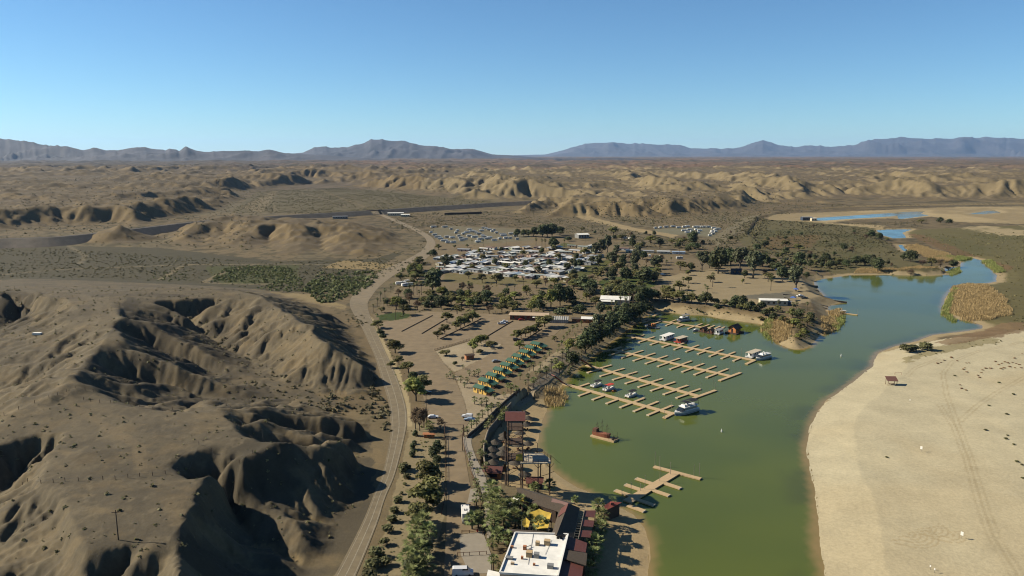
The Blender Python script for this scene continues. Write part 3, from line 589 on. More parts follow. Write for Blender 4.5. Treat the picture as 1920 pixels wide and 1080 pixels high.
class MB:
    """collects simple shapes into ONE mesh"""
    def __init__(s): s.v = []; s.f = []
    def add(s, vs, fs): k = len(s.v); s.v += [tuple(v) for v in vs]; s.f += [tuple(i + k for i in f) for f in fs]; return s
    def box(s, c, d, rz=0.0, taper=1.0, tapery=None):
        cx, cy, cz = c; a, b, h = d[0] / 2, d[1] / 2, d[2] / 2; co, si = math.cos(rz), math.sin(rz); vs = []; ty = taper if tapery is None else tapery
        for z, t, u in ((-h, 1, 1), (h, taper, ty)):
            for x, y in ((-a, -b), (a, -b), (a, b), (-a, b)): x *= t; y *= u; vs.append((cx + x * co - y * si, cy + x * si + y * co, cz + z))
        return s.add(vs, [(3, 2, 1, 0), (4, 5, 6, 7), (0, 1, 5, 4), (1, 2, 6, 5), (2, 3, 7, 6), (3, 0, 4, 7)])
    def tube(s, p, q, r0, r1=None, n=6, cap=True):
        p, q = Vector(p), Vector(q); r1 = r0 if r1 is None else r1; d = (q - p).normalized()
        u = d.orthogonal().normalized(); w_ = d.cross(u); vs = []
        for c, r in ((p, r0), (q, r1)):
            for i in range(n): t = i * math.tau / n; vs.append(c + u * math.cos(t) * r + w_ * math.sin(t) * r)
        fs = [(i, (i + 1) % n, n + (i + 1) % n, n + i) for i in range(n)]
        if cap: fs += [tuple(range(n - 1, -1, -1)), tuple(range(n, 2 * n))]
        return s.add(vs, fs)
    def cone(s, c, r, h, n=16, r1=0.0, sag=0.0):
        vs = []; cx, cy, cz = c
        for rr, z in ((r, 0), (r * .5 + r1 * .5, h * (.5 - sag)), (max(r1, .02), h)):
            for i in range(n): t = i * math.tau / n; vs.append((cx + rr * math.cos(t), cy + rr * math.sin(t), cz + z))
        fs = [(k * n + i, k * n + (i + 1) % n, (k + 1) * n + (i + 1) % n, (k + 1) * n + i) for k in range(2) for i in range(n)]
        return s.add(vs, fs + [tuple(range(n - 1, -1, -1)), tuple(range(2 * n, 3 * n))])
    def prism(s, poly, z0, z1):
        n = len(poly); a = sum(poly[i - 1][0] * poly[i][1] - poly[i][0] * poly[i - 1][1] for i in range(n))
        if a < 0: poly = poly[::-1]
        vs = [(x, y, z0) for x, y in poly] + [(x, y, z1) for x, y in poly]
        return s.add(vs, [tuple(range(n - 1, -1, -1)), tuple(range(n, 2 * n))] + [(i, (i + 1) % n, n + (i + 1) % n, n + i) for i in range(n)])
    def slab(s, pts, t):
        """a tilted sheet of thickness t through 3 or 4 points (top face)"""
        n = len(pts); P = [Vector(p) for p in pts]; nn = (P[1] - P[0]).cross(P[2] - P[0]).normalized()
        if nn.z < 0: P = P[::-1]; nn = -nn
        vs = P + [p - nn * t for p in P]
        return s.add(vs, [tuple(range(n)), tuple(range(2 * n - 1, n - 1, -1))] + [(i, n + i, n + (i + 1) % n, (i + 1) % n) for i in range(n)])
    def gable(s, x0, x1, y0, y1, z, h, t=.12, over=.35, axis='y'):
        """two sloping roof sheets with the ridge along an axis"""
        if axis == 'y':
            xm = (x0 + x1) / 2; a, b = y0 - over, y1 + over; e = over * h / max((x1 - x0) / 2, .1)
            s.slab([(x0 - over, a, z - e), (xm, a, z + h), (xm, b, z + h), (x0 - over, b, z - e)], t); s.slab([(xm, a, z + h), (x1 + over, a, z - e), (x1 + over, b, z - e), (xm, b, z + h)], t)
        else:
            ym = (y0 + y1) / 2; a, b = x0 - over, x1 + over; e = over * h / max((y1 - y0) / 2, .1)
            s.slab([(a, y0 - over, z - e), (b, y0 - over, z - e), (b, ym, z + h), (a, ym, z + h)], t); s.slab([(a, ym, z + h), (b, ym, z + h), (b, y1 + over, z - e), (a, y1 + over, z - e)], t)
        return s
    def house(s, x0, x1, y0, y1, z0, z1, h=0.0, axis='y'):
        """walls with gable ends"""
        if h == 0: return s.box(((x0 + x1) / 2, (y0 + y1) / 2, (z0 + z1) / 2), (x1 - x0, y1 - y0, z1 - z0))
        vs = [(x0, y0, z0), (x1, y0, z0), (x1, y1, z0), (x0, y1, z0), (x0, y0, z1), (x1, y0, z1), (x1, y1, z1), (x0, y1, z1)]
        if axis == 'y': vs += [((x0 + x1) / 2, y0, z1 + h), ((x0 + x1) / 2, y1, z1 + h)]; fs = [(3, 2, 1, 0), (0, 1, 5, 8, 4), (2, 3, 7, 9, 6), (1, 2, 6, 5), (3, 0, 4, 7), (4, 8, 9, 7), (8, 5, 6, 9)]
        else: vs += [(x0, (y0 + y1) / 2, z1 + h), (x1, (y0 + y1) / 2, z1 + h)]; fs = [(3, 2, 1, 0), (0, 1, 5, 4), (2, 3, 7, 6), (1, 2, 6, 9, 5), (3, 0, 4, 8, 7), (4, 5, 9, 8), (8, 9, 6, 7)]
        return s.add(vs, fs)
    def rail(s, pts, h=1.0, r=.04, posts=True):
        for a, b in zip(pts, pts[1:]):
            a, b = Vector(a), Vector(b); up = Vector((0, 0, 1))
            for k in (h, h * .5): s.tube(a + up * k, b + up * k, r, n=4)
            n = max(int((b - a).length / 1.8), 1)
            for i in range(n + 1): p = a.lerp(b, i / n); s.tube(p, p + up * h, r, n=4)
        return s
    def build(s, name, m, parent=None, smooth=False):
        me = bpy.data.meshes.new(name); me.from_pydata([tuple(v) for v in s.v], [], s.f)
        if smooth: me.shade_smooth()
        return link(name, me, m, parent)

# ------------------------------------------------------------------ leaves by the armful
def leaf_quads(P, Nn, size, asp=.6, rg=rng):
    """one small quad per point, facing roughly along Nn"""
    n = len(P); Nn = Nn + rg.normal(0, .55, (n, 3)); Nn /= np.linalg.norm(Nn, axis=1)[:, None]
    a = np.cross(Nn, rg.normal(0, 1, (n, 3))); a /= np.linalg.norm(a, axis=1)[:, None]; b_ = np.cross(Nn, a)
    s = (size * 1.22 * rg.uniform(.6, 1.4, n))[:, None]; a = a * s; b_ = b_ * s * asp
    return np.stack([P - a - b_ * .6, P + a * .3 - b_, P + a + b_ * .5, P - a * .4 + b_], 1).reshape(-1, 3)
def q4(n): return np.arange(n * 4).reshape(n, 4)
def crown(seed, n, leaf, lobes, z0, z1, lr=.22, spread=.30, dome=.8, name='crown'):
    rg = np.random.default_rng(seed); C_ = []
    for i in range(lobes):
        t = rg.uniform(0, 1); r = spread * math.sqrt(rg.uniform(.05, 1)) * (1 - dome * t * .6); a = rg.uniform(0, math.tau)
        C_.append((r * math.cos(a), r * math.sin(a), z0 + (z1 - z0) * (.25 + .6 * t), lr * rg.uniform(.7, 1.2)))
    C_ = np.array(C_); k = rg.integers(0, lobes, n); d = rg.normal(0, 1, (n, 3)); d /= np.linalg.norm(d, axis=1)[:, None]
    rr = rg.uniform(.45, 1.05, n)[:, None]; hz_ = np.array([1, 1, (z1 - z0) * .95])
    P = C_[k, :3] + d * rr * C_[k, 3:4] * hz_; P[:, 2] = np.clip(P[:, 2], z0 * .85, 1.02)
    return np_mesh(name, leaf_quads(P, d + np.array([0, 0, .35]), leaf, rg=rg), q4(n))
def trunk(seed, z0, limbs, r=.035, spread=.25):
    rg = random.Random(seed); b = MB(); f = z0 * .7
    b.tube((0, 0, -.03), (0, 0, f), r, r * .7, 7)
    for i in range(limbs):
        a = i * math.tau / limbs + rg.uniform(-.5, .5); s_ = spread * rg.uniform(.6, 1); m_ = (math.cos(a) * s_ * .5, math.sin(a) * s_ * .5, f + (z0 - f) * 1.2)
        b.tube((0, 0, f * .92), m_, r * .55, r * .35, 5); b.tube(m_, (math.cos(a) * s_ * 1.1, math.sin(a) * s_ * 1.1, z0 + .28), r * .35, r * .12, 5)
    me = bpy.data.meshes.new('trunk'); me.from_pydata(b.v, [], b.f); return me
bark = mat('grey brown bark', (.085, .066, .048), .9, .25, 4)
SPEC = {}
def species(key, name, col, seeds, n, leaf, lobes, z0, z1, lr, spread, limbs, ratio, adj, dome=.8, tr=.035):
    m_ = leafmat(adj + ' leaves', col)
    P = []
    for s_ in range(seeds):
        c_ = crown(hash(key) % 1000 if False else sum(map(ord, key)) * 7 + s_, n, leaf, lobes, z0, z1, lr, spread, dome); c_.materials.append(m_)
        t_ = trunk(s_ * 3 + len(key), z0 + .1, limbs, tr, spread * .8) if limbs else None
        if t_: t_.materials.append(bark)
        P.append((c_, t_))
    SPEC[key] = (name, P, ratio, adj)
species('mesq', 'mesquite_tree', (.078, .074, .026), 4, 1100, .042, 16, .30, 1.0, .17, .36, 5, 1.25, 'olive airy mesquite tree')
species('palo', 'palo_verde_tree', (.105, .110, .030), 3, 1000, .040, 15, .28, 1.0, .18, .34, 5, 1.1, 'yellow-green palo verde tree')
species('dark', 'tamarisk_tree', (.042, .050, .021), 4, 1300, .046, 16, .14, 1.0, .22, .30, 4, 1.0, 'dark green dense tamarisk tree')
species('euca', 'eucalyptus_tree', (.056, .060, .032), 4, 1300, .040, 20, .22, 1.0, .15, .28, 5, .85, 'grey-green open eucalyptus tree', .5)
species('bare', 'bare_tree', (.085, .060, .036), 3, 700, .030, 16, .28, 1.0, .17, .32, 6, .95, 'brownish half-bare tree')
species('shrub', 'shrub', (.062, .062, .026), 3, 420, .085, 8, .0, 1.0, .30, .26, 0, 1.5, 'olive round shrub')
species('dshrub', 'shrub', (.042, .050, .022), 3, 480, .080, 8, .0, 1.0, .32, .22, 0, 1.2, 'dark green clipped shrub')
species('dry', 'dry_bush', (.25, .155, .09), 3, 260, .10, 6, .0, 1.0, .28, .28, 0, 2.0, 'rusty brown dry bush')
LABELS = {}
def plant(key, label, group, p, h, w_=None):
    name, P, ratio, adj = SPEC[key]; c_, t_ = random.choice(P); w_ = w_ or h * ratio
    if t_ is None:
        o = link(name, c_); tag(o, label, name.replace('_', ' ') if 'bush' in name else 'shrub', group); o.location = p; o.rotation_euler.z = random.uniform(0, 6.28); o.scale = (w_, w_, h); return o
    r = thing(name, label, 'tree', p, random.uniform(0, 6.28), group, (w_, w_, h))
    link('crown', c_, None, r); link('trunk', t_, None, r); return r
def row(group, where, pts, adjs=None, wig=0):
    """plants of one place, told apart by kind and by their order along it; pts = (kind, px, py, height in px, width factor)"""
    P, zc = on_ground([(p[1], p[2]) for p in pts]); cnt = {}; tot = {}
    for p in pts: tot[p[0]] = tot.get(p[0], 0) + 1
    for p, q, z in zip(pts, P, zc):
        k = p[0]; i = cnt.get(k, 0); cnt[k] = i + 1; h = p[3] * 1.06 * z / F / .97; adj = SPEC[k][3] if k in SPEC else PALM[k][2]
        lab = f'{adj} {where.split("|")[0]}' if tot[k] == 1 else f'{adj}, {ORD[i]} {where.split("|")[-1]}'
        q = (q[0], q[1], q[2] - .05)
        if k in SPEC: plant(k, lab, group, q, h, h * SPEC[k][2] * 1.16 * (p[4] if len(p) > 4 else 1))
        else: palm(k, lab, group, q, h)
# fan palms: a trunk, a head of fan leaves and, on the older ones, a skirt of dead leaves
def frond_pts(rg, n, lo, hi, r, blades=7, droop=.25):
    vs = []
    for i in range(n):
        a = i * 2.39996 + rg.uniform(-.2, .2); e = math.radians(lo + (hi - lo) * (i + .5) / n) + rg.uniform(-.12, .12)
        d = Vector((math.cos(a) * math.cos(e), math.sin(a) * math.cos(e), math.sin(e))); side = Vector((-math.sin(a), math.cos(a), 0)); up = side.cross(d) * -1
        L_ = r * rg.uniform(.85, 1.1); m_ = d * L_ * .48
        vs += [m_ * .1 + side * .02 * r, m_ * .1 - side * .02 * r, m_ - side * .015 * r, m_ + side * .015 * r]
        for k in range(blades):
            t = (k / (blades - 1) - .5) * 2.0; dd = (d * math.cos(t) + side * math.sin(t)).normalized(); l = L_ * (.62 - .16 * abs(t)); s_ = (side * math.cos(t) - d * math.sin(t)) * l * .13
            tip = m_ + dd * l - Vector((0, 0, 1)) * droop * l * rg.uniform(.5, 1.3)
            mid = m_ + dd * l * .5
            vs += [m_, mid - s_ * .75, tip, mid + s_ * .75]
    return np.array([tuple(v) for v in vs])
PALM = {}
def palm_kind(key, adj, h, r, tr, n, skirt, col):
    out = []; lm = leafmat('palm ' + key, col, .3, .15); sk = leafmat('dead fronds', (.10, .075, .042), .3, .1); tm = mat('palm bark', (.10, .078, .055), .9, .25, 6)
    for s_ in range(3):
        rg = random.Random(sum(map(ord, key)) + s_); v = frond_pts(rg, n, -38, 78, r); c_ = np_mesh('crown', v + np.array([0, 0, h]), q4(len(v) // 4)); c_.materials.append(lm)
        b = MB(); b.tube((0, 0, -.2), (.0, .0, h * .5), tr * 1.15, tr * .9, 8); b.tube((0, 0, h * .5), (0, 0, h + .1), tr * .9, tr * .75, 8)
        t_ = bpy.data.meshes.new('trunk'); t_.from_pydata(b.v, [], b.f); t_.materials.append(tm); k_ = None
        if skirt: v = frond_pts(rg, 26, -86, -45, skirt, 5, .6); k_ = np_mesh('dead_leaf_skirt', v + np.array([0, 0, h - .1]), q4(len(v) // 4)); k_.materials.append(sk)
        out.append((c_, t_, k_, h + r * .75))
    PALM[key] = (out, h, adj)
palm_kind('tall', 'tall slim fan palm', 8.0, 1.7, .20, 28, 1.3, (.055, .065, .026))
palm_kind('mid', 'fan palm with bushy green head', 4.6, 2.3, .27, 28, 1.1, (.082, .094, .034))
palm_kind('low', 'young fan palm with short trunk', 2.3, 1.7, .20, 20, .7, (.088, .094, .040))
palm_kind('lush', 'broad leafy fan palm', 4.0, 3.2, .30, 30, 1.3, (.098, .112, .042))
def palm(k, label, group, p, h):
    out, _, adj = PALM[k]; c_, t_, s_, hh = random.choice(out); f = h / hh
    r = thing('fan_palm', label, 'palm tree', p, random.uniform(0, 6.28), group, (f, f, f))
    link('crown', c_, None, r); link('trunk', t_, None, r)
    if s_: link('dead_leaf_skirt', s_, None, r)

# ------------------------------------------------------------------ trees, place by place
row('trees along the road verge', 'beside the road verge|from the junction along the road verge', [('mesq',709,616,15,1.3),('dshrub',714,627,11),('dshrub',717,637,12),('mesq',741,662,24,1.1),('mesq',733,690,13),('mesq',748,684,16),('mesq',766,699,22),('dark',770,714,14),('palo',780,752,44,.95),('mesq',789,735,30),('dark',776,717,20)])
row('trees in the planter row', 'in the planter row of the lot|from the entrance in the planter row of the lot', [('mesq',821,636,16),('mesq',834,627,18,1.05),('mesq',855,618,15),('mesq',864,616,22,.9),('mesq',871,611,18),('mesq',877,607,18),('mesq',886,603,18),('mesq',896,598,9)])
row('trees on the main lot', 'standing in the middle of the lot|from the road on the open lot', [('mesq',838,605,19,1.0),('mesq',857,589,17,1.1),('mesq',1021,613,22,1.35)])
row('trees on the gravel island', 'on the white gravel island|from the walkway on the white gravel island', [('mesq',837,667,11,1.7),('palo',887,661,25,.85),('palo',895,648,18),('palo',902,645,17),('palo',911,642,14),('mesq',920,652,12,1.6),('bare',867,677,9),('dshrub',853,686,9),('shrub',899,664,8)])
row('trees by the cabin lot', 'in the row beside the dark car|from the dark car in the row above the cabins', [('mesq',969,637,18,.9),('mesq',977,635,18,.9),('mesq',985,632,18,.9),('mesq',994,629,18),('mesq',1001,626,16),('mesq',1009,621,15),('palo',974,655,15,1.3)])
row('trees in the belt behind the lot', 'in the tree belt behind the lot|from the west in the belt behind the lot', [('mesq',716,586,11),('dark',726,573,13),('bare',735,575,16),('dark',746,573,17,1.2),('mesq',756,591,20),('bare',783,581,17,1.2),('dshrub',800,576,9),('dshrub',813,576,9),('dark',827,579,23,.9),('mesq',850,563,14,1.3),('palo',881,579,19),('palo',815,560,10,2),('palo',838,558,10,2.2),('dark',896,573,17),('dark',913,572,25),('bare',917,588,16,1.4),('mesq',941,586,17),('dark',946,571,13,1.5),('palo',965,561,13,1.6),('mesq',962,586,21,1.1),('dshrub',930,577,8,1.5),('palo',987,553,17),('bare',975,560,12),('palo',996,586,20),('palo',1006,576,19),('mesq',1006,541,15,1.1),('bare',1023,536,15),('palo',1033,576,32,.8),('dark',1050,573,39,.75),('dark',1062,568,30),('dshrub',1051,588,11,1.8),('mesq',1067,586,13),('dark',1079,588,14),('dark',1090,588,17,1.2),('palo',940,562,12,1.4)])
row('trees between the lot and the homes', 'on open ground before the homes|from the west on open ground before the homes', [('dark',811,548,42,.85),('dark',820,526,20,1.3),('bare',866,548,19),('bare',880,548,17),('mesq',879,523,14),('mesq',904,530,16),('mesq',931,533,20,1.1),('mesq',966,527,11),('palo',768,513,14),('mesq',786,506,21),('mesq',773,511,17),('euca',834,506,25),('dark',847,491,11),('dark',813,482,14),('mesq',822,468,10),('mesq',787,493,12),('palo',1040,533,12,1.8),('mesq',1075,542,18),('bare',1065,537,14)])
row('trees among the mobile homes', 'among the mobile homes|from the road among the mobile homes', [('euca',838,497,20,.9),('dark',862,500,12),('mesq',884,508,12,1.2),('mesq',905,489,11),('dark',928,497,12),('mesq',948,506,12),('bare',962,492,12),('dark',985,500,12),('mesq',1008,512,13),('dark',1030,500,14),('mesq',1046,488,12),('dark',1064,506,14),('mesq',900,476,10),('dark',940,474,10),('mesq',980,480,10),('dark',1016,476,11),('mesq',1040,470,10),('bare',870,486,10),('dark',1080,488,13),('mesq',1096,478,13)])
row('trees behind the storage lot', 'behind the trailer storage lot|from the west behind the trailer storage lot', [('dark',970,444,14),('dark',982,443,12),('dark',991,443,13),('dark',1000,444,17,1.3),('dark',1017,445,23),('dark',1026,444,22),('dark',1035,444,23),('dark',1050,441,15,1.4),('dark',1038,466,20,1.2),('mesq',852,465,6),('mesq',876,464,6),('dark',1065,452,8,2)])
row('trees in the lakeside park', 'in the grassy park|from the homes in the grassy park', [('euca',1075,509,25,.8),('dark',1086,502,15,1.2),('euca',1110,497,17,1.2),('euca',1122,501,24,.8),('euca',1117,482,26),('euca',1128,480,31,.8),('euca',1139,473,32,.8),('euca',1156,482,22),('bare',1181,501,27,.9),('euca',1191,512,42,.7),('euca',1196,486,25),('dark',1167,506,25,.8),('mesq',1157,510,18),('mesq',1131,511,11),('mesq',1121,523,17,1.1),('dark',1147,527,25,.9),('dark',1174,527,25,.9),('dark',1206,531,29,1.2),('bare',1108,533,17,1.3),('mesq',1147,543,17,1.3),('mesq',1162,542,17),('mesq',1200,543,15,1.2),('mesq',1095,528,12),('bare',1212,496,11),('dark',1186,464,16),('mesq',1150,441,15),('mesq',1166,450,11,1.4),('bare',1182,444,9,1.4),('mesq',1200,470,14),('bare',1225,490,12),('mesq',1232,516,14),('palo',1225,524,10,1.5)])
row('trees around the white hall', 'beside the white hall|from the park around the white hall', [('palo',1132,561,20),('mesq',1116,573,17),('mesq',1152,548,17,1.2),('palo',1168,551,12,1.5),('dark',1183,557,22),('dark',1206,566,27,1.1),('dark',1218,573,25,1.1),('dark',1198,575,22),('dark',1228,573,18,1.2),('palo',1138,585,13,1.5),('palo',1100,562,14)])
row('trees along the marina bank', 'on the marina bank|from the sand beach along the marina bank', [('palo',1049,700,20,1.2),('palo',1066,660,24,1.1),('dark',1072,690,30),('dark',1098,664,38),('palo',1088,652,22),('dark',1108,655,36,1.1),('euca',1119,626,36,.8),('dark',1118,648,38),('dark',1128,641,34,1.1),('euca',1113,634,30,.9),('dark',1138,634,32,1.1),('euca',1130,612,24),('dark',1150,626,32),('dark',1160,618,30,1.2),('dark',1170,611,32),('dark',1181,605,32),('dark',1190,600,28,1.2),('euca',1125,594,28),('dark',1200,596,26,1.2),('dark',1145,612,26),('euca',1158,598,26),('dark',1176,592,24),('palo',1164,590,12,2),('dark',1212,588,22,1.3),('mesq',1040,640,10)])
row('trees along the north shore', 'on the north shore|from the marina along the north shore', [('mesq',1250,561,19),('mesq',1246,580,14,1.4),('mesq',1262,573,17),('mesq',1273,573,21),('dark',1284,583,14,1.2),('mesq',1296,576,17),('dark',1311,583,16),('dark',1323,587,23),('mesq',1340,585,12,1.3),('mesq',1357,587,12,1.3),('dark',1378,575,20),('dark',1393,577,22),('dark',1407,582,17,1.2),('dark',1372,590,13,1.5),('mesq',1396,596,12,1.3),('dark',1416,598,11,1.4),('mesq',1385,594,8,1.5),('dark',1435,603,13,1.3),('dark',1450,605,13,1.2),('mesq',1468,604,12,1.2),('dark',1427,581,15,1.4),('mesq',1443,590,14),('mesq',1458,585,12),('mesq',1425,606,8,1.5),('dark',1342,591,9,1.5)])
row('trees on the reed point', 'on the reed point|from its base on the reed point', [('mesq',1486,596,18),('dark',1497,600,20),('palo',1492,615,18,1.1),('mesq',1502,622,16),('palo',1508,630,14,1.3),('mesq',1513,612,20),('dark',1520,600,16),('palo',1498,638,10,1.8),('mesq',1480,612,12)])
row('big trees behind the boat ramp', 'behind the boat ramp|from the west behind the boat ramp', [('euca',1316,507,36,.95),('dark',1346,513,46,.8),('euca',1387,505,42,1.0),('euca',1412,521,52,.85),('dark',1370,497,30,1.1),('dark',1430,500,28,1.1),('dark',1396,521,14,1.1),('bare',1434,521,15),('palo',1392,531,8),('mesq',1275,507,17,1.2),('dark',1296,508,15),('mesq',1290,516,9),('mesq',1440,528,17),('dark',1467,527,27),('euca',1492,546,50,.85),('dark',1512,522,12,1.2),('euca',1470,501,19),('mesq',1450,498,14),('dark',1500,502,27),('euca',1517,490,15),('dark',1520,501,13),('mesq',1480,505,16)])
row('trees by the long houses', 'beside the long houses|from the west by the long houses', [('mesq',1220,456,14,1.3),('euca',1237,467,21),('mesq',1260,457,9,1.3),('mesq',1280,461,15,1.2),('dark',1297,457,22,1.1),('dark',1302,467,12,2),('dark',1290,473,11,1.2),('bare',1240,492,14,.9),('mesq',1232,505,11)])
row('trees on the sandy lot', 'on the open sandy lot|from the marina on the open sandy lot', [('mesq',1274,544,17,1.0),('mesq',1291,531,12,1.0),('mesq',1249,553,17,1.2),('mesq',1332,529,12,1.1),('dark',1261,553,12),('mesq',1290,516,8)])
row('trees along the north cove', 'on the cove beach|from the ramp along the cove beach', [('dark',1549,492,17,1.1),('dark',1541,502,11),('mesq',1530,497,10),('mesq',1564,492,9),('dark',1587,501,13,1.2),('dark',1605,498,17,1.3),('dark',1622,498,19,1.2),('dark',1647,511,24,1.1),('dark',1636,502,17),('bare',1672,501,8),('dark',1707,491,21,1.3),('dark',1694,489,14),('bare',1708,511,11,1.6),('bare',1728,512,12,1.5),('mesq',1747,498,14,1.3),('bare',1763,501,15,1.4),('dark',1787,502,13,1.5),('bare',1778,508,9,2)])
row('trees by the far ponds', 'near the far pond|from the west near the far ponds', [('dark',1632,447,15,1.1),('dark',1648,450,13,1.2),('mesq',1662,452,7),('mesq',1728,419,8,1.3),('dark',1763,418,10,1.3),('dark',1779,420,9,1.4),('dark',1565,479,8)])
row('bushes on the east beach', 'at the edge of the east beach|from the water on the east beach', [('shrub',1697,661,14,.9),('shrub',1710,659,13,1),('shrub',1735,656,15,1)])
row('trees between the road and the lane', 'between the road and the lane|from the white car between road and lane', [('bare',826,806,22,.9),('palo',806,808,10,1.2),('dark',822,848,22),('dark',815,862,24,1.1),('dark',820,872,18),('mesq',804,912,46,.95),('mesq',800,952,56,.95),('dark',812,948,34,1.2),('mesq',786,985,40),('dark',793,1040,36),('dark',778,1082,40),('bare',779,804,40,.7),('bare',787,808,38,.7),('bare',795,801,36,.7)])
row('clipped shrubs beside the road', 'beside the road|from the north along the road', [('dshrub',779,817,11,.8),('dshrub',777,833,7),('dshrub',775,843,13,.75),('dshrub',773,856,13,.75),('shrub',757,884,14),('dshrub',766,879,8),('shrub',764,897,9),('shrub',759,910,5),('shrub',753,927,5),('shrub',746,942,11),('shrub',740,961,11),('shrub',736,978,12),('shrub',727,998,13),('shrub',720,1022,12),('shrub',708,1044,18),('shrub',701,1066,20),('shrub',722,1060,14),('shrub',694,1088,20)])
row('palms in the sand yard', 'in the sand yard|from the lane in the sand yard', [('low',876,814,14),('low',870,816,14),('low',884,803,15),('low',894,801,14),('low',898,791,15),('low',905,784,15),('mid',915,780,19),('mid',922,772,16),('low',890,758,14),('low',903,762,16),('low',912,759,14),('low',927,748,10),('low',880,705,11),('low',890,707,12),('low',897,704,12),('low',871,727,10),('low',864,718,13),('low',876,718,11),('low',868,692,8),('low',845,706,10),('low',838,710,9),('low',850,712,9)])
row('palms along the bank promenade', 'by the promenade|from the sand yard by the promenade', [('tall',990,742,26),('mid',1000,728,20),('tall',1012,720,28),('mid',1024,708,20),('tall',1034,700,26),('mid',1042,690,18),('tall',1054,682,26),('mid',1062,672,18),('mid',958,752,20),('mid',968,742,18)])
row('palms below the cabins', 'below the cabins|from the south below the cabins', [('mid',952,734,15),('low',945,745,10),('mid',975,712,13),('mid',992,696,15),('mid',1000,695,15),('low',1013,690,11),('low',1022,678,11),('low',1030,668,12),('low',985,722,9),('low',1005,705,9)])
row('palms along the walkway', 'along the walkway|from the north along the walkway', [('low',881,862,14),('low',883,878,13),('low',896,892,13),('low',893,915,18),('low',895,930,20),('low',893,948,22),('lush',885,992,32),('lush',897,990,32),('low',920,805,14),('low',914,818,16),('low',908,846,20),('low',906,868,20),('low',910,885,18),('low',901,858,16),('mid',935,785,18),('mid',946,790,26),('mid',940,800,24)])
row('palms by the restaurant', 'by the restaurant|from the beach hut by the restaurant', [('lush',921,935,34),('lush',932,948,34),('lush',923,962,36),('lush',940,972,36),('lush',928,985,36),('lush',945,992,34),('lush',921,1000,32),('lush',957,968,32),('lush',966,988,34),('lush',976,962,34),('lush',934,1020,32),('lush',924,1032,26),('lush',950,1026,30),('lush',992,952,26),('lush',1013,1004,36),('mid',925,1070,30),('low',934,1066,16),('low',936,1076,14),('lush',1002,926,22),('lush',1030,925,26),('lush',1078,946,16),('lush',1122,965,30),('lush',1128,985,32),('lush',1126,1012,36),('lush',1116,1040,38),('lush',1113,1062,36),('lush',1104,1090,38),('lush',910,945,20),('lush',986,992,30),('lush',1001,972,26)])
row('palms beside the shaded lane', 'beside the shaded lane|from the north beside the shaded lane', [('mid',806,820,30),('lush',792,1002,40),('lush',781,1012,40),('lush',802,1020,40),('lush',776,1045,42),('lush',788,1055,42),('lush',766,1070,42),('lush',782,1086,42),('lush',800,1082,38),('lush',770,1100,40)])
row('palms behind the lot', 'behind the lot|from the road behind the lot', [('tall',722,562,20),('tall',733,549,12),('tall',768,555,22),('tall',776,556,24),('tall',782,553,24),('tall',790,553,24),('tall',786,563,18),('tall',708,575,16),('tall',714,566,18),('tall',720,580,20),('tall',700,585,14),('tall',951,549,14),('tall',965,548,14),('tall',981,538,18),('tall',879,551,22),('tall',885,549,18),('tall',907,557,20),('tall',805,545,10),('tall',826,546,9),('tall',834,545,9)])
row('palms by the storage lot', 'by the storage lot|from the west by the storage lot', [('tall',1005,465,18),('tall',1016,466,17),('tall',1022,467,18),('tall',1058,463,15),('tall',906,462,13),('tall',885,459,9),('tall',889,464,4),('tall',1120,455,8)])
row('palms by the marina and hall', 'by the hall|from the park around the hall', [('tall',1155,590,24),('tall',1163,578,24),('tall',1173,584,28),('tall',1180,576,32),('tall',1187,574,30),('tall',1192,570,30),('tall',1198,572,28),('tall',1108,580,18),('tall',1113,574,16),('tall',1140,588,14),('tall',1147,580,16),('tall',1201,560,22),('tall',1185,560,24)])
row('palms on the sandy lot', 'on the sandy lot|from the marina on the sandy lot', [('mid',1281,531,11),('tall',1336,538,25),('mid',1322,541,8),('mid',1326,549,12),('mid',1318,556,9),('mid',1291,544,8),('mid',1278,546,5),('mid',1288,556,9),('mid',1298,557,11),('tall',1293,560,11),('tall',1445,545,23),('tall',1412,522,15),('mid',1250,497,9),('tall',1258,495,12),('mid',1263,546,10)])
row('palms by the beige building', 'by the beige building|from the ramp by the beige building', [('tall',1459,585,22),('mid',1478,572,10),('tall',1493,586,20),('mid',1450,572,6),('tall',1505,605,24),('tall',1486,590,22),('tall',1449,500,11),('tall',1513,585,18)])
row('palms along the upper promenade', 'along the upper promenade|from the cabins along the upper promenade', [('mid',1048,655,10),('mid',1053,648,10),('mid',1057,640,10),('mid',1063,634,11),('mid',1068,628,10),('mid',1074,622,12),('mid',1082,618,10),('mid',1090,612,10),('low',1046,662,8),('low',1070,645,8),('low',1079,632,8)])
def fill(group, where, poly, n, kinds, lo, hi, seed):
    """more trees of a place that the picture shows as a loose stand"""
    rg = random.Random(seed); P = np.array(poly, float); out = []
    while len(out) < n:
        px, py = rg.uniform(P[:, 0].min(), P[:, 0].max()), rg.uniform(P[:, 1].min(), P[:, 1].max())
        if inpoly(np.array([px]), np.array([py]), P)[0] and all(abs(px - o[1]) + 2 * abs(py - o[2]) > 9 for o in out): out.append((rg.choice(kinds), px, py, rg.uniform(lo, hi) * (py - 380) / 140, rg.uniform(.95, 1.4)))
    row(group, where, sorted(out, key=lambda o: o[1]))
fill('loose trees behind the lot', 'among the loose trees behind the lot|from the road among the loose trees behind the lot', [(700,592),(735,545),(900,552),(1050,545),(1098,565),(1092,590),(960,580),(800,578)], 34, ['mesq','dark','palo','bare','mesq','dark'], 9, 17, 5)
fill('loose trees in the park', 'in the park grove|from the homes in the park grove', [(1060,535),(1100,495),(1160,478),(1240,492),(1235,545),(1190,575),(1100,580)], 30, ['euca','dark','mesq','euca','dark'], 13, 24, 6)
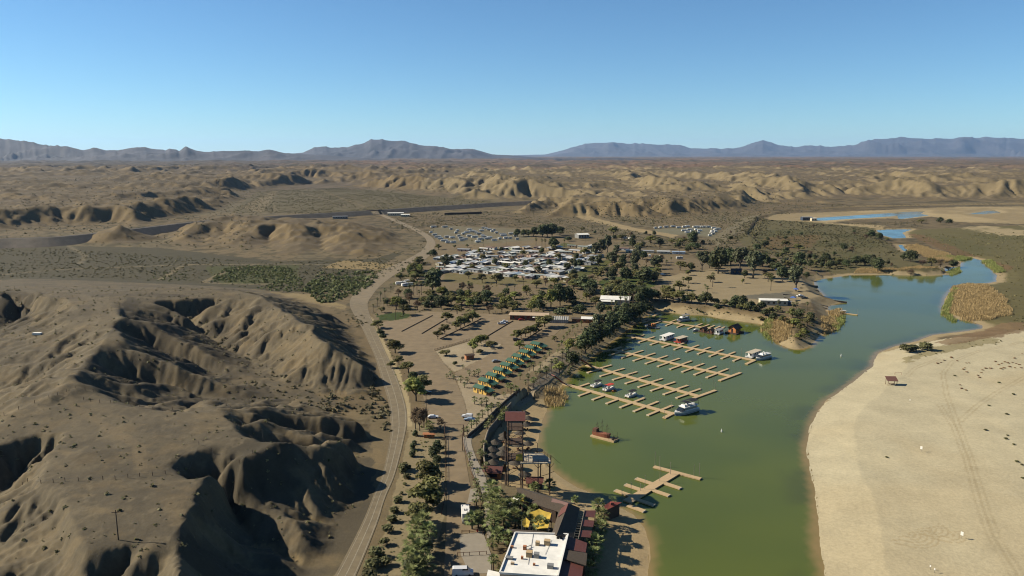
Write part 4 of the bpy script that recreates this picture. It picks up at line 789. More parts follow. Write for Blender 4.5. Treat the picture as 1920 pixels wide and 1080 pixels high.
fill('loose trees along the upper road', 'beside the upper road|from the west beside the upper road', [(735,545),(770,500),(815,468),(830,505),(800,540)], 12, ['mesq','dark','palo'], 10, 18, 7)
fill('loose trees behind the ramp lot', 'behind the ramp lot|from the west behind the ramp lot', [(1290,500),(1330,485),(1560,482),(1700,492),(1640,505),(1440,512)], 26, ['dark','mesq','euca','dark'], 10, 20, 8)
fill('brush trees toward the river', 'in the river brush|from the west in the river brush', [(1340,450),(1420,415),(1640,435),(1690,470),(1560,485),(1400,475)], 26, ['dark','mesq','bare'], 12, 22, 9)
fill('brush trees by the sandy track', 'by the sandy track|from the west by the sandy track', [(1070,450),(1090,425),(1220,440),(1330,452),(1300,468),(1150,460)], 22, ['mesq','dark','bare'], 11, 20, 10)
DRY = [(1758,682),(1764,680),(1770,676),(1784,671),(1795,677),(1812,681),(1817,681),(1806,693),(1809,690),(1813,698),(1842,694),(1848,691),(1840,699),(1866,678),(1872,684),(1878,682),(1884,679),(1890,681),(1898,680),(1905,682),(1911,684),(1915,690),(1858,691),(1877,692),(1882,690),(1893,688),(1903,690),(1902,672),(1917,664),(1833,704),(1836,708),(1800,722),(1803,729),(1811,732),(1790,705),(1873,718),(1854,761),(1900,740),(1888,777),(1848,807),(1889,817),(1886,823),(1901,834),(1907,866),(1916,872),(1918,897),(1663,858)]
for i, (q, z) in enumerate(zip(*on_ground(DRY))):
    s_ = random.uniform(.5, .85); plant('dry' if i < 34 else 'shrub', 'small rusty dry bush scattered on the open sand of the east beach' if i < 34 else 'small olive-brown bush dotted over the bare sand of the east beach', 'dry bushes on the east beach' if i < 34 else 'olive bushes on the east beach', q, s_ * .8, s_ * 2.5)

# ------------------------------------------------------------------ brush, reeds and ground cover nobody could count
def scatter(name, polys, m_, z=0.0, seed=1, tpl_n=9, leaf=.45, flatn=.65):
    """polys: (outline, bushes per 100 m2, size low, size high)"""
    rg = np.random.default_rng(seed); V_ = []
    for po, dens, lo, hi in polys:
        P = WA(po, z); x0, y0 = P.min(0); x1, y1 = P.max(0); n = int((x1 - x0) * (y1 - y0) * dens / 100); n = min(n, 400000)
        xs, ys = rg.uniform(x0, x1, n), rg.uniform(y0, y1, n); k = inpoly(xs, ys, P) & (vnoise(xs / 14, ys / 14, seed) * .6 + vnoise(xs / 60, ys / 60, seed + 5) * .6 > rg.uniform(.2, .9, n)); xs, ys = xs[k], ys[k]
        hs = height(xs, ys); k = hs > WATER + .25; xs, ys, hs = xs[k], ys[k], hs[k]; n = len(xs)
        if n == 0: continue
        s = lo + (hi - lo) * rg.uniform(0, 1, n) ** 2
        d = rg.normal(0, 1, (n, tpl_n, 3)); d /= np.linalg.norm(d, axis=2)[..., None]; d[..., 2] = np.abs(d[..., 2])
        c = np.stack([xs, ys, hs], 1)[:, None, :] + d * np.array([.8, .8, flatn * 1.1]) * (s / 1.5)[:, None, None] * rg.uniform(.4, 1, (n, tpl_n, 1))
        V_.append(leaf_quads(c.reshape(-1, 3), d.reshape(-1, 3) + np.array([0, 0, .3]), np.repeat(s * leaf * .6, tpl_n), .7, rg))
    V_ = np.concatenate(V_); print(name, len(V_) // 4); return struct(name, np_mesh(name, V_, q4(len(V_) // 4)), m_, 'stuff')
creo = leafmat('creosote leaves', (.078, .072, .036), .4, 0); green = leafmat('thicket leaves', (.078, .082, .028), .4, 0)
scatter('desert_scrub', [
 ([(-60,464),(140,468),(470,490),(760,486),(690,545),(560,552),(300,522),(-60,522)], 4.5, .8, 2.6),
 ([(430,400),(500,358),(640,352),(940,380),(860,390),(700,396),(600,402)], 3.0, 1.2, 3.2),
 ([(720,424),(760,400),(900,396),(1000,398),(1080,404),(1220,440),(1150,445),(1070,438),(990,428),(830,422),(800,440)], 3.2, 1, 3.0),
 ([(1030,400),(1230,398),(1430,398),(1400,440),(1340,425),(1220,425),(1090,402)], 3.4, 1, 3.4),
 ([(760,470),(800,450),(800,490),(740,520),(700,500),(640,540),(560,548),(560,500)], 3, 1, 2.6),
 ([(1150,442),(1260,446),(1340,450),(1330,470),(1200,462)], 4.0, 1, 3.0),
 ([(-100,440),(0,350),(500,345),(470,470),(300,462),(130,462)], .8, 1.2, 3.4),
 ([(940,384),(1440,374),(1600,386),(1440,402),(1000,398)], 1.0, 1.2, 3.4),
 ([(480,352),(1600,352),(1500,380),(600,356)], .22, 2, 5)], creo, 0, 11, 8)
scatter('brush', [
 ([(1425,406),(1440,412),(1400,450),(1360,474),(1325,462)], 5, 1.4, 3.4), ([(1335,444),(1400,404),(1412,404),(1350,450)], 1, 1, 2),
 ([(1430,412),(1500,416),(1640,430),(1700,480),(1560,508),(1480,490),(1400,474)], 4.5, 1.2, 3.6),
 ([(1570,418),(1650,418),(1740,412),(1735,424),(1660,430)], 4, 1, 2.5)], leafmat('marsh brush leaves', (.066, .062, .030), .4, 0), -3, 12, 9)
scatter('brush', [([(1700,440),(1900,434),(2100,430),(2200,620),(1930,615),(1880,590),(1885,530),(1860,500),(1800,482)], 2.6, .9, 2.6), ([(1690,672),(1760,652),(1850,634),(1870,622),(1960,606),(1960,640),(1850,646),(1740,672)], 3.4, .6, 1.6), ([(1800,650),(1900,610),(2000,600),(2000,640)], 2, .6, 1.4)], leafmat('dry marsh leaves', (.100, .088, .042), .4, 0), -3, 13, 9)
tgreen = leafmat('salt cedar leaves', (.066, .073, .027), .4, 0)
scatter('thicket', [([(395,528),(420,503),(470,497),(545,503),(555,520),(530,532)], 18, 1.4, 3.2), ([(565,545),(600,512),(655,508),(715,508),(700,530),(660,560),(600,570),(585,555)], 16, 2, 4.6), ([(480,540),(560,520),(580,545),(520,548)], 11, 1.4, 3), ([(270,530),(300,505),(350,505),(360,526)], 4, 1, 2.4), ([(755,500),(775,488),(780,510),(750,530),(735,540)], 5, 1.5, 3)], tgreen, 0, 14, 11)
scatter('hillside_scrub', [([(-100,545),(300,530),(640,600),(700,690),(700,760),(660,900),(440,1090),(-100,1090)], 4.5, .45, 1.5)], creo, 12, 15, 6)
scatter('gully_brush', [([(330,600),(420,640),(470,670),(600,730),(690,740),(690,765),(600,762),(450,755),(380,730),(460,725),(400,690)], 9, .7, 2.0), ([(690,700),(712,700),(730,760),(735,800),(700,790),(690,750)], 12, 1.2, 3.2), ([(620,735),(700,738),(690,770),(600,765)], 7, 1.2, 3.6), ([(-40,660),(0,590),(40,575),(50,620),(0,640)], 8, .6, 1.8), ([(640,575),(680,585),(690,600),(660,610)], 6, 1, 2.5)], leafmat('gully leaves', (.072, .064, .034), .4, 0), 3, 16, 9)
scatter('verge_plants', [([(700,1080),(745,930),(770,830),(795,830),(790,960),(760,1080)], 10, .3, .9), ([(765,800),(800,800),(836,830),(830,960),(800,1080),(770,1080),(800,900)], 5, .4, 1.3), ([(690,590),(705,612),(735,660),(762,705),(770,760),(750,735),(728,660)], 12, .4, 1.2), ([(905,820),(915,815),(912,870),(930,915),(918,925),(900,870)], 14, .4, 1.2), ([(910,920),(960,920),(985,990),(950,1010),(915,1050)], 14, .5, 1.3), ([(985,735),(1045,690),(1080,665),(1090,690),(1050,725),(1010,745)], 16, .5, 1.6), ([(930,750),(985,733),(1000,745),(960,775)], 12, .4, 1.2)], green, 0, 17, 10)
scatter('understory', [([(705,590),(800,560),(900,555),(1050,540),(1100,560),(1095,592),(960,590),(800,585),(720,600)], 5.5, .6, 2.2), ([(1060,545),(1080,520),(1150,490),(1240,500),(1240,560),(1200,600),(1120,600)], 5.5, .6, 2.2), ([(830,520),(1060,527),(1040,540),(840,540)], 1.2, .5, 1.6), ([(735,560),(760,500),(815,470),(830,510),(800,545)], 1.5, .6, 2.0), ([(1300,500),(1560,485),(1560,515),(1440,520),(1310,510)], 2.2, .6, 2.0), ([(1500,480),(1780,495),(1780,512),(1560,510)], 3, .7, 2.2)], green, 0, 19, 9)
scatter('shore_brush', [([(1040,735),(1075,690),(1130,645),(1190,598),(1215,585),(1200,575),(1110,630),(1060,690)], 30, .8, 2.0), ([(1240,580),(1330,585),(1430,602),(1490,605),(1530,590),(1480,575),(1400,585),(1300,575)], 9, .8, 2.2), ([(1470,640),(1490,610),(1530,600),(1540,625),(1515,645)], 12, .6, 2.0)], leafmat('bank leaves', (.052, .056, .022), .4, 0), -2, 18, 10)
def reeds(name, polys, m_, seed, dens=420):
    rg = np.random.default_rng(seed); V_ = []
    for po, z, hh in polys:
        P = WA(po, z); x0, y0 = P.min(0); x1, y1 = P.max(0); n = int((x1 - x0) * (y1 - y0) * dens / 100)
        xs, ys = rg.uniform(x0, x1, n), rg.uniform(y0, y1, n); ex = (vnoise(xs / 6, ys / 6, seed) - .5) * 9 + rg.normal(0, 1.0, n); k = inpoly(xs + ex, ys + ex, P); xs, ys = xs[k], ys[k]; n = len(xs)
        zs = np.maximum(height(xs, ys), WATER - .1); h = hh * rg.uniform(.55, 1.1, n) * (.6 + .7 * vnoise(xs / 8, ys / 8, seed + 3)); a = rg.uniform(0, 6.28, n); wd = rg.uniform(.07, .2, n) * (1 + hh * .1)
        lx, ly = rg.normal(0, .22, n) * h, rg.normal(0, .22, n) * h; b0 = np.stack([xs, ys, zs], 1); sd_ = np.stack([np.cos(a) * wd, np.sin(a) * wd, 0 * a], 1); tp = b0 + np.stack([lx, ly, h], 1)
        V_.append(np.stack([b0 - sd_, b0 + sd_, tp + sd_ * .5, tp - sd_ * .5], 1).reshape(-1, 3))
    V_ = np.concatenate(V_); print(name, len(V_) // 4); return struct(name, np_mesh(name, V_, q4(len(V_) // 4)), m_, 'stuff')
rd1 = leafmat('dry reeds', (.30, .235, .105), .35, 0); rd2 = leafmat('green reeds', (.14, .145, .045), .35, 0)
reeds('reeds', [([(1022,760),(1030,738),(1048,728),(1062,735),(1056,752),(1042,768)], -5, 2.4), ([(1428,614),(1440,608),(1478,610),(1490,625),(1470,645),(1452,640),(1436,628)], -5, 2.0), ([(1536,608),(1555,596),(1570,600),(1568,620),(1545,628)], -5, 2.0), ([(1782,540),(1815,532),(1850,536),(1885,565),(1900,595),(1850,604),(1800,598),(1775,588),(1785,570)], -5, 1.8), ([(1695,462),(1720,462),(1770,478),(1795,486),(1770,496),(1720,478)], -5, 2.2), ([(1610,506),(1700,507),(1780,509),(1700,513),(1600,513)], -4.5, 1.4), ([(1556,585),(1575,580),(1580,592),(1565,598)], -5, 2.4)], rd1, 21)
reeds('reeds', [([(1768,575),(1788,540),(1795,545),(1782,570),(1780,592),(1800,600),(1790,603),(1768,592)], -5, 2.2), ([(1840,488),(1860,490),(1885,512),(1870,512)], -4.8, 2), ([(1750,485),(1800,482),(1825,484),(1800,490)], -4.8, 2.2), ([(1426,615),(1432,606),(1450,610),(1440,625),(1450,642),(1440,636)], -5, 2), ([(1562,612),(1576,592),(1580,604),(1570,622)], -5, 2), ([(1776,510),(1800,500),(1802,510),(1785,516)], -4.8, 2)], rd2, 22)
# ------------------------------------------------------------------ things people built
M_ = dict(wood=mat('tan dock planks', (.41,.295,.165), .85, .22, 1.2, stretch=(1,8,1)), float_=mat('pale dock float', (.42,.36,.27), .8, .1, 2), pole=mat('weathered pole', (.20,.18,.14), .8, .15, 2), white=mat('white gelcoat', (.62,.62,.60), .35, .04, 1, spec=.5),  # plank colour is the wood's own yellow-tan
 black=mat('black canvas', (.012,.012,.014), .8, .2, 3), red=mat('red canvas', (.42,.045,.025), .75, .1, 2), glass=mat('dark glass', (.015,.02,.025), .12, .1, 1, spec=.8), redroof=mat('dark red metal roof', (.105,.036,.027), .6, .15, 1.2), redramp=mat('red painted ramp', (.22,.055,.04), .7, .15, 1.5),
 brown=mat('dark brown timber', (.055,.034,.022), .85, .25, 2, stretch=(4,4,.6)), rust=mat('red brown timber', (.11,.048,.028), .85, .2, 2), thatch=mat('dry palm thatch', (.058,.048,.036), .95, .35, 5, .6), roofbr=mat('brown shingle roof', (.062,.047,.034), .95, .25, 2.2, .4), yellow=mat('yellow sail cloth', (.42,.29,.04), .85, .25, .7),
 yellwall=mat('yellow board wall', (.62,.40,.10), .85, .1, 3), green=mat('green metal roof', (.026,.085,.052), .6, .12, 1.5, spec=.4), tan=mat('tan stucco wall', (.40,.30,.20), .9, .12, 1.5), orange=mat('orange board wall', (.42,.16,.05), .85, .15, 2), brick=mat('red board wall', (.22,.075,.045), .85, .15, 2), roofwhite=mat('white roof coating', (.68,.665,.62), .8, .14, .45, detail=7), grey=mat('grey metal', (.26,.26,.25), .5, .1, 1.5, metal=.3), tyre=mat('black rubber', (.015,.015,.015), .9, .1, 5),
 blue=mat('blue canvas', (.06,.12,.34), .75, .1, 2), dkblue=mat('dark blue siding', (.03,.045,.075), .8, .1, 2), cream=mat('cream siding', (.52,.46,.33), .85, .08, 1.5), concrete=concrete, wire=mat('thin grey wire', (.10,.09,.08), .6, .1, 1), clay=mat('terracotta', (.36,.15,.07), .9, .15, 2))
class WB(MB):
    """MB for points given in world space, built under a root that stands at r"""
    def __init__(s, root): super().__init__(); s.root = root
    def build(s, name, m, parent=None, smooth=False):
        r = s.root.location; s.v = [(x - r.x, y - r.y, z - r.z) for x, y, z in s.v]; return super().build(name, m, parent or s.root, smooth)
def Q(px, py, z): return W(px, py, z)
UP = Vector((0, 0, 1))
# ---- docks
DZ = -4.45
def plank(b, p, q, w_, t=.45, z=DZ):
    p, q = Vector((p[0], p[1], z)), Vector((q[0], q[1], z)); u = (q - p).normalized(); n = Vector((-u.y, u.x, 0)) * w_ / 2
    b.slab([p - n, q - n, q + n, p + n], t)
def dock(label, A_, B_, low, up, ex, poles, w_=2.6, fw=1.5, T=None, extra=(), flen=None):
    a, b_ = Q(*A_, DZ), Q(*B_, DZ); root = thing('floating_dock', label, 'dock', (a.x, a.y, WATER), 0, 'floating docks in the marina')
    b = WB(root); plank(b, a, b_, w_); b.build('walkway', M_['wood'])
    d = Q(*ex[1], DZ) - Q(*ex[0], DZ); L_ = flen or d.length; d.normalize(); ax = (b_ - a).normalized(); nn = Vector((-ax.y, ax.x, 0)); s_ = 1 if d.dot(nn) > 0 else -1; d = nn * s_
    for lst, sg in ((low, 1), (up, -1)):
        for (px, py) in lst:
            p = Q(px, py, DZ); t = (p - a).dot(ax); p = a + ax * t; f = WB(root); plank(f, p + d * sg * w_ * .5, p + d * sg * (L_ + w_ * .5), fw, .4, DZ - .03); f.build('finger', M_['wood'])
            g = WB(root); e = p + d * sg * (L_ + w_ * .5); plank(g, e - d * sg * .25, e + d * sg * .02, fw + .06, .5, DZ + .01); g.build('finger_end', M_['float_'])
    for e in ([T] if T else []) + list(extra):
        f = WB(root); plank(f, Q(*e[0], DZ), Q(*e[1], DZ), 1.9, .45, DZ - .015); f.build('end_walkway', M_['wood'])
    for i, (px, py, hh) in enumerate(poles):
        p = Q(px, py, DZ); f = WB(root); f.tube(p - UP * 1.5, p + UP * hh, .09, .07, 6); f.tube(p + UP * hh, p + UP * (hh + .3), .14, .12, 6); f.build('pile', M_['pole'])
    return root
def lin(a, b_, n, skip=()): return [(a[0] + (b_[0] - a[0]) * i / (n - 1), a[1] + (b_[1] - a[1]) * i / (n - 1)) for i in range(n) if i not in skip]
dock('planked dock with the large white cruiser at its outer end', (1057,719), (1262,775), lin((1110,733),(1238,768),6), [(1093,722),(1186,754),(1212,761),(1240,768)], [(1110,732),(1089,739)], [(1087,726,3.5),(1133,737,3.2),(1160,747,3.2),(1207,755,3.5),(1236,762,3.5),(1259,768,3.4),(1246,783,3)], extra=[((1245,783),(1264,773))])
dock('empty planked dock, second from the sand beach with the red ramp', (1100,684), (1310,742), lin((1127,691),(1293,737),8), lin((1124,690),(1291,736),8), [(1127,690),(1106,696)], [(1117,687,4),(1162,695,3.5),(1186,703,3.2),(1215,708,3.2),(1234,712,3.5),(1292,728,4),(1314,733,4),(1337,722,4),(1341,728,3)], T=((1300,746),(1342,731)))
dock('empty planked dock with nine finger pairs and a dark stub', (1147,655), (1368,704), lin((1164,659),(1346,699),9), lin((1162,658),(1344,699),9), [(1166,658),(1147,664)], [(1165,654,3.5),(1212,663,4.5),(1262,674,4),(1313,684,5.5),(1368,698,6),(1388,697,3)], T=((1349,713),(1389,698)), extra=[((1150,655),(1165,650)),((1128,658),(1145,655))])
dock('planked dock between a white and a red houseboat and two white cruisers', (1176,629), (1415,675), lin((1192,632),(1390,670),10), [(1192,632),(1211,636),(1270,647),(1295,652),(1317,656),(1340,661),(1364,665)], [(1192,632),(1177,636)], [(1183,624,2.5),(1284,636,3),(1318,650,3),(1390,662,2.5)], extra=[((1399,682),(1415,675)),((1177,629),(1190,627))])
dock('farthest planked dock where the houseboats and float cabins moor', (1214,598), (1350,618), [(1239,602),(1259,606),(1279,609.5),(1299,612.5)], [(1232,600),(1255,604),(1266,606),(1302,612),(1315,614),(1326,615.5),(1337,617),(1346,618)], [(1237,602),(1223,606)], [(1226,596,3),(1311,606,3.5),(1357,612,3.5)], w_=2.2, fw=1.3, extra=[((1203,601),(1218,596)),((1204,604),(1222,599)),((1225,592),(1237,587))])
dock('wide planked dock with short fingers at the sand beach by the restaurant', (1176,940), (1268,885), [(1190,931),(1209,920),(1229,908)], [(1176,946),(1196,936),(1224,918),(1246,905)], [(1209,920),(1179,901)], [(1183,927,4.2),(1166,932,2.5),(1209,917,5),(1237,902,5),(1257,889,4.5),(1228,872,5),(1237,873,3.5),(1301,892,4),(1311,894,5),(1201,920,2.5)], w_=3.4, fw=1.9, T=((1226,874),(1314,897)), flen=6.6)
dock('small grey courtesy dock reaching into the open water by the boat ramp', (1540,581), (1608,590), [], [], [(1560,585),(1562,580)], [(1579,584,3),(1608,588,3)], w_=1.4)
b = MB(); b.box((0,0,.55), (3.6,2.4,1.1)); b.box((0,0,1.15), (3.8,2.6,.1)); o = b.build('dock_box', M_['white']); o.location = Q(1581,585,DZ) + Vector((0,0,.02)); tag(o, 'white storage box standing on the small grey courtesy dock', 'dock box')
for lab, a, b_ in [('red gangway sloping down to the dock with the large cruiser', (1037,703,1.4), (1057,718,-4.0)), ('red gangway sloping down to the empty second dock', (1088,673,1.4), (1107,685,-4.0)), ('red gangway half hidden under dark bank trees', (1170,600,-.2), (1190,608,-4.2))]:
    p, q = Q(*a), Q(*b_); r = thing('gangway', lab, 'gangway', (p.x, p.y, p.z), 0, 'red marina gangways'); u = (q - p).normalized(); n = Vector((-u.y, u.x, 0)).normalized() * 1.5
    f = WB(r); f.slab([p - n, q - n, q + n, p + n], .3); f.build('deck', M_['redramp'])
    for s_ in (-1, 1): f = WB(r); f.rail([p + n * s_, q + n * s_], 1.0, .05); f.build('handrail', M_['grey'])
# ---- boats (bow towards +x)
def hull_mb(L_, w_, h, bow=.35, z0=-.35, trans=.9):
    b = MB(); st = [(-L_ / 2, trans), (-L_ * .2, 1), (L_ / 2 - L_ * bow, 1), (L_ / 2 - L_ * bow * .45, .72), (L_ / 2 - L_ * .06, .26), (L_ / 2, .03)]; vs = []
    for x, k in st: hh = h * (1 + .25 * max(0, (x + L_ * .1) / L_)); vs += [(x - (L_ * .05 if x > L_ * .4 else 0), -w_ / 2 * k * .72, z0), (x, -w_ / 2 * k, hh), (x, w_ / 2 * k, hh), (x - (L_ * .05 if x > L_ * .4 else 0), w_ / 2 * k * .72, z0)]
    fs = [(0, 1, 2, 3)[::-1]]
    for i in range(len(st) - 1):
        for k in range(4): fs.append((i * 4 + k, i * 4 + (k + 1) % 4, i * 4 + 4 + (k + 1) % 4, i * 4 + 4 + k))
    k = (len(st) - 1) * 4; fs.append((k, k + 1, k + 2, k + 3)); b.add(vs, [f[::-1] for f in fs]); return b
def at_water(px, py): return Vector((*Q(px, py, WATER)[:2], WATER))
def heading(a, b_): d = Q(*b_, WATER) - Q(*a, WATER); return math.atan2(d.y, d.x)
FH = heading((1110,732),(1089,739)); 
def cruiser(label, p, rz, L_=14.5, top=True, canv='black'):
    r = thing('cabin_cruiser', label, 'boat', p, rz, 'boats moored in the marina'); k = L_ / 14.5; w_ = 4.6 * k
    hull_mb(L_, w_, 1.5 * k).build('hull', M_['white'], r); b = hull_mb(L_ * 1.005, w_ * 1.02, .55 * k, z0=.25); b.build('hull_stripe', M_['glass'], r)
    b = MB(); b.box((-1.6 * k, 0, 2.3 * k), (8.6 * k, w_ * .82, 1.7 * k), 0, .93, .9); c = b.build('cabin', M_['white'], r)
    b = MB(); b.box((-1.6 * k, 0, 2.42 * k), (8.66 * k, w_ * .84, .75 * k), 0, .95, .93); b.build('window_band', M_['glass'], c)
    b = MB(); b.slab([(2.4 * k, -w_ * .36, 3.0 * k), (4.6 * k, -w_ * .3, 1.75 * k), (4.6 * k, w_ * .3, 1.75 * k), (2.4 * k, w_ * .36, 3.0 * k)], .1); b.build('windscreen', M_['glass'], c)
    b = MB(); b.box((-2.0 * k, 0, 3.25 * k), (9.0 * k, w_ * .86, .16)); b.box((1.2 * k, 0, 3.75 * k), (1.6 * k, w_ * .6, .8 * k), 0, .7); b.box((-1.6 * k, 0, 3.6 * k), (.8, w_ * .5, .5)); b.build('flybridge', M_['white'], r)
    b = MB(); b.rail([(-6.3 * k, -w_ * .42, 3.3 * k), (-6.3 * k, w_ * .42, 3.3 * k), (1.5 * k, w_ * .42, 3.3 * k)], .9, .035); b.rail([(-6.3 * k, -w_ * .42, 3.3 * k), (1.5 * k, -w_ * .42, 3.3 * k)], .9, .035); b.rail([(2.5 * k, -w_ * .48, 1.75 * k), (6.2 * k, -w_ * .18, 1.95 * k), (6.2 * k, w_ * .18, 1.95 * k), (2.5 * k, w_ * .48, 1.75 * k)], .7, .03); b.build('railing', M_['grey'], r)
    if top:
        for x0, x1, z in ((-6.4, -1.9, 5.6), (-1.5, 1.4, 5.4)):
            b = MB(); b.slab([(x0 * k, -w_ * .44, z * k - .25), (x1 * k, -w_ * .44, z * k - .25), (x1 * k, 0, z * k), (x0 * k, 0, z * k)], .07); b.slab([(x0 * k, 0, z * k), (x1 * k, 0, z * k), (x1 * k, w_ * .44, z * k - .25), (x0 * k, w_ * .44, z * k - .25)], .07)
            for xx in (x0, x1):
                for yy in (-.42, .42): b.tube((xx * k, yy * w_, 3.3 * k), (xx * k, yy * w_, z * k - .28), .04, n=4)
            b.build('canopy', M_[canv], r)
    else: b = MB(); b.tube((-.5 * k, -w_ * .42, 3.3 * k), (-.9 * k, 0, 5.0 * k), .12, n=5); b.tube((-.5 * k, w_ * .42, 3.3 * k), (-.9 * k, 0, 5.0 * k), .12, n=5); b.build('radar_arch', M_['white'], r)
    return r
cruiser('large white cabin cruiser with two black canopies at the dock end', at_water(1285,774), heading((1312,766),(1262,780)), 15)
cruiser('white motor yacht with radar arch at the outer end of its dock', at_water(1430,673), heading((1447,669),(1415,677)), 13, False)
cruiser('white and grey double-deck cruiser at the farthest dock', at_water(1280,602), heading((1296,600),(1268,605)), 12.5, True, 'grey')
def pontoon(label, p, rz, canv):
    r = thing('pontoon_boat', label, 'boat', p, rz, 'boats moored in the marina')
    for s_ in (-1, 1): b = MB(); b.tube((-3.6, s_ * .9, .05), (3.2, s_ * .9, .05), .38, n=8); b.tube((3.2, s_ * .9, .05), (4.0, s_ * .9, .25), .38, .08, 8); b.build('float', M_['grey'], r)
    b = MB(); b.box((0, 0, .5), (7.4, 2.6, .18)); b.build('deck', M_['float_'], r)
    b = MB()
    for c, d in (((0, -1.25, .95), (6.6, .08, .7)), ((0, 1.25, .95), (6.6, .08, .7)), ((-3.3, 0, .95), (.08, 2.4, .7)), ((3.3, .7, .95), (.08, 1.1, .7)), ((3.3, -.7, .95), (.08, 1.1, .7))): b.box(c, d)
    b.build('side_panel', M_['white'], r)
    b = MB(); b.box((2.2, -.8, .85), (1.8, .6, .5)); b.box((2.2, .8, .85), (1.8, .6, .5)); b.box((-2.3, .3, .85), (1.2, 1.6, .5)); b.box((.2, -.6, 1.1), (.6, .8, 1.0)); b.build('seat', M_['white'], r)
    b = MB(); b.slab([(-3.2, -1.4, 2.75), (1.6, -1.4, 2.75), (1.6, 0, 2.95), (-3.2, 0, 2.95)], .08); b.slab([(-3.2, 0, 2.95), (1.6, 0, 2.95), (1.6, 1.4, 2.75), (-3.2, 1.4, 2.75)], .08); b.build('canopy', M_[canv], r)
    b = MB()
    for xx in (-2.9, 1.3):
        for yy in (-1.25, 1.25): b.tube((xx, yy, 1.2), (xx, yy, 2.8), .04, n=4)
    b.build('canopy_frame', M_['grey'], r)
    b = MB(); b.box((-3.9, 0, .55), (.5, .5, .9), 0, .8); b.build('outboard_motor', M_['black'], r); return r
pontoon('pontoon boat under a black canopy beside the red-topped one', at_water(1118,724), FH, 'black'); pontoon('pontoon boat under a bright red canopy', at_water(1141,731), FH, 'red'); pontoon('pontoon boat under a black canopy moored on its own', at_water(1183,743), FH, 'black')
b = hull_mb(3.2, 1.2, .5); o = b.build('personal_watercraft', M_['orange']); o.location = at_water(1151,734); o.rotation_euler.z = FH; tag(o, 'orange jet ski moored next to the red-topped pontoon boat', 'jet ski'); b = MB(); b.box((-.5, 0, .75), (1.3, .45, .5), 0, .8); b.box((.5, 0, .85), (.4, .7, .3)); b.build('seat', M_['black'], o)
def houseboat(label, p, rz, wall, roofm, L_=11, w_=4.4, deckm='white', two=False):
    r = thing('houseboat', label, 'houseboat', p, rz, 'boats moored in the marina')
    for s_ in (-1, 1): b = MB(); b.box((0, s_ * w_ * .3, .1), (L_, w_ * .3, .9), 0, 1, .9); b.build('float', M_['grey'], r)
    b = MB(); b.box((0, 0, .62), (L_ * 1.02, w_, .18)); b.build('deck', M_[deckm], r)
    b = MB(); b.box((-L_ * .06, 0, 1.85), (L_ * .68, w_ * .82, 2.3)); c = b.build('cabin', M_[wall], r)
    for i in range(3):
        for s_ in (-1, 1): b = MB(); b.box((-L_ * .28 + i * L_ * .2, s_ * w_ * .415, 2.1), (L_ * .12, .06, .8)); b.build('window', M_['glass'], c)
    b = MB(); b.box((L_ * .283, 0, 1.7), (.06, 1.0, 1.9)); b.build('door', M_['glass'], c)
    b = MB(); b.box((0, 0, 3.1), (L_ * .96, w_ * 1.02, .16)); b.build('roof', M_[roofm], r)
    b = MB(); b.rail([(L_ * .5, -w_ * .48, .7), (L_ * .5, w_ * .48, .7)], 1, .04); b.rail([(-L_ * .5, -w_ * .48, .7), (-L_ * .5, w_ * .48, .7)], 1, .04)
    for xx in (-.46, .46):
        for yy in (-.46, .46): b.tube((xx * L_, yy * w_, .7), (xx * L_, yy * w_, 3.05), .05, n=4)
    b.build('railing', M_['rust' if deckm == 'red' else 'white'], r)
    if two: b = MB(); b.box((-L_ * .1, 0, 3.9), (L_ * .35, w_ * .7, 1.3)); b.build('upper_cabin', M_[wall], r); b = MB(); b.box((-L_ * .1, 0, 4.65), (L_ * .6, w_ * .9, .12)); b.build('upper_roof', M_[roofm], r)
    return r
houseboat('long white houseboat with white roof beside the red houseboat', at_water(1251,636), heading((1262,632),(1240,640)), 'white', 'roofwhite', 13, two=False)
houseboat('red houseboat with tan roof beside the white houseboat', at_water(1277,641), heading((1290,637),(1263,645)), 'brick', 'float_', 10.5, deckm='red')
houseboat('white houseboat with pale green roof beside the white motor yacht', at_water(1413,668), heading((1425,664),(1403,672)), 'white', 'float_', 12.5)
houseboat('small white houseboat with pale blue walls beside the orange float cabin', at_water(1348,626), heading((1356,622),(1338,630)), 'white', 'grey', 8.5, 3.6)
def floatcabin(label, p, rz, s_, wall, roofm):
    r = thing('float_cabin', label, 'float cabin', p, rz, 'float cabins at the farthest dock', (s_,) * 3)
    b = MB(); b.box((0, 0, .15), (7.6, 6.4, .7)); b.build('float', M_['brown'], r); b = MB(); b.house(-2.4, 2.4, -2, 2, .5, 2.9, 1.3, 'x'); c = b.build('wall', M_[wall], r)
    b = MB(); b.gable(-2.6, 2.6, -2.1, 2.1, 2.95, 1.5, .15, .6, 'x'); b.build('roof', M_[roofm], r)
    b = MB(); b.box((2.43, 0, 1.5), (.06, .9, 1.9)); b.build('door', M_['glass'], c)
    for y in (-1.1, 1.1): b = MB(); b.box((0, y * 1.84, 1.8), (1.2, .07, .9)); b.build('window', M_['glass'], c)
    b = MB(); b.rail([(-3.7, -3.1, .5), (3.7, -3.1, .5), (3.7, 3.1, .5), (-3.7, 3.1, .5)], .9, .05); b.build('railing', M_['rust'], r)
    return r
floatcabin('large orange float cabin under a dark hipped roof', at_water(1377,624), FH, 1.35, 'orange', 'black'); floatcabin('small brown float cabin nearest the white boat under the dark one', at_water(1319,622), FH, .8, 'rust', 'brown'); floatcabin('small brown float cabin next to the pale blue houseboat', at_water(1333,625), FH, .8, 'rust', 'roofbr')
r = cruiser('little white runabout beside the small brown float cabins', at_water(1303,621), FH, 5.5, False)
r = thing('work_barge', 'flat work barge with a tan cabin and dark crane frame', 'barge', at_water(1222,613), heading((1240,618),(1203,607)))
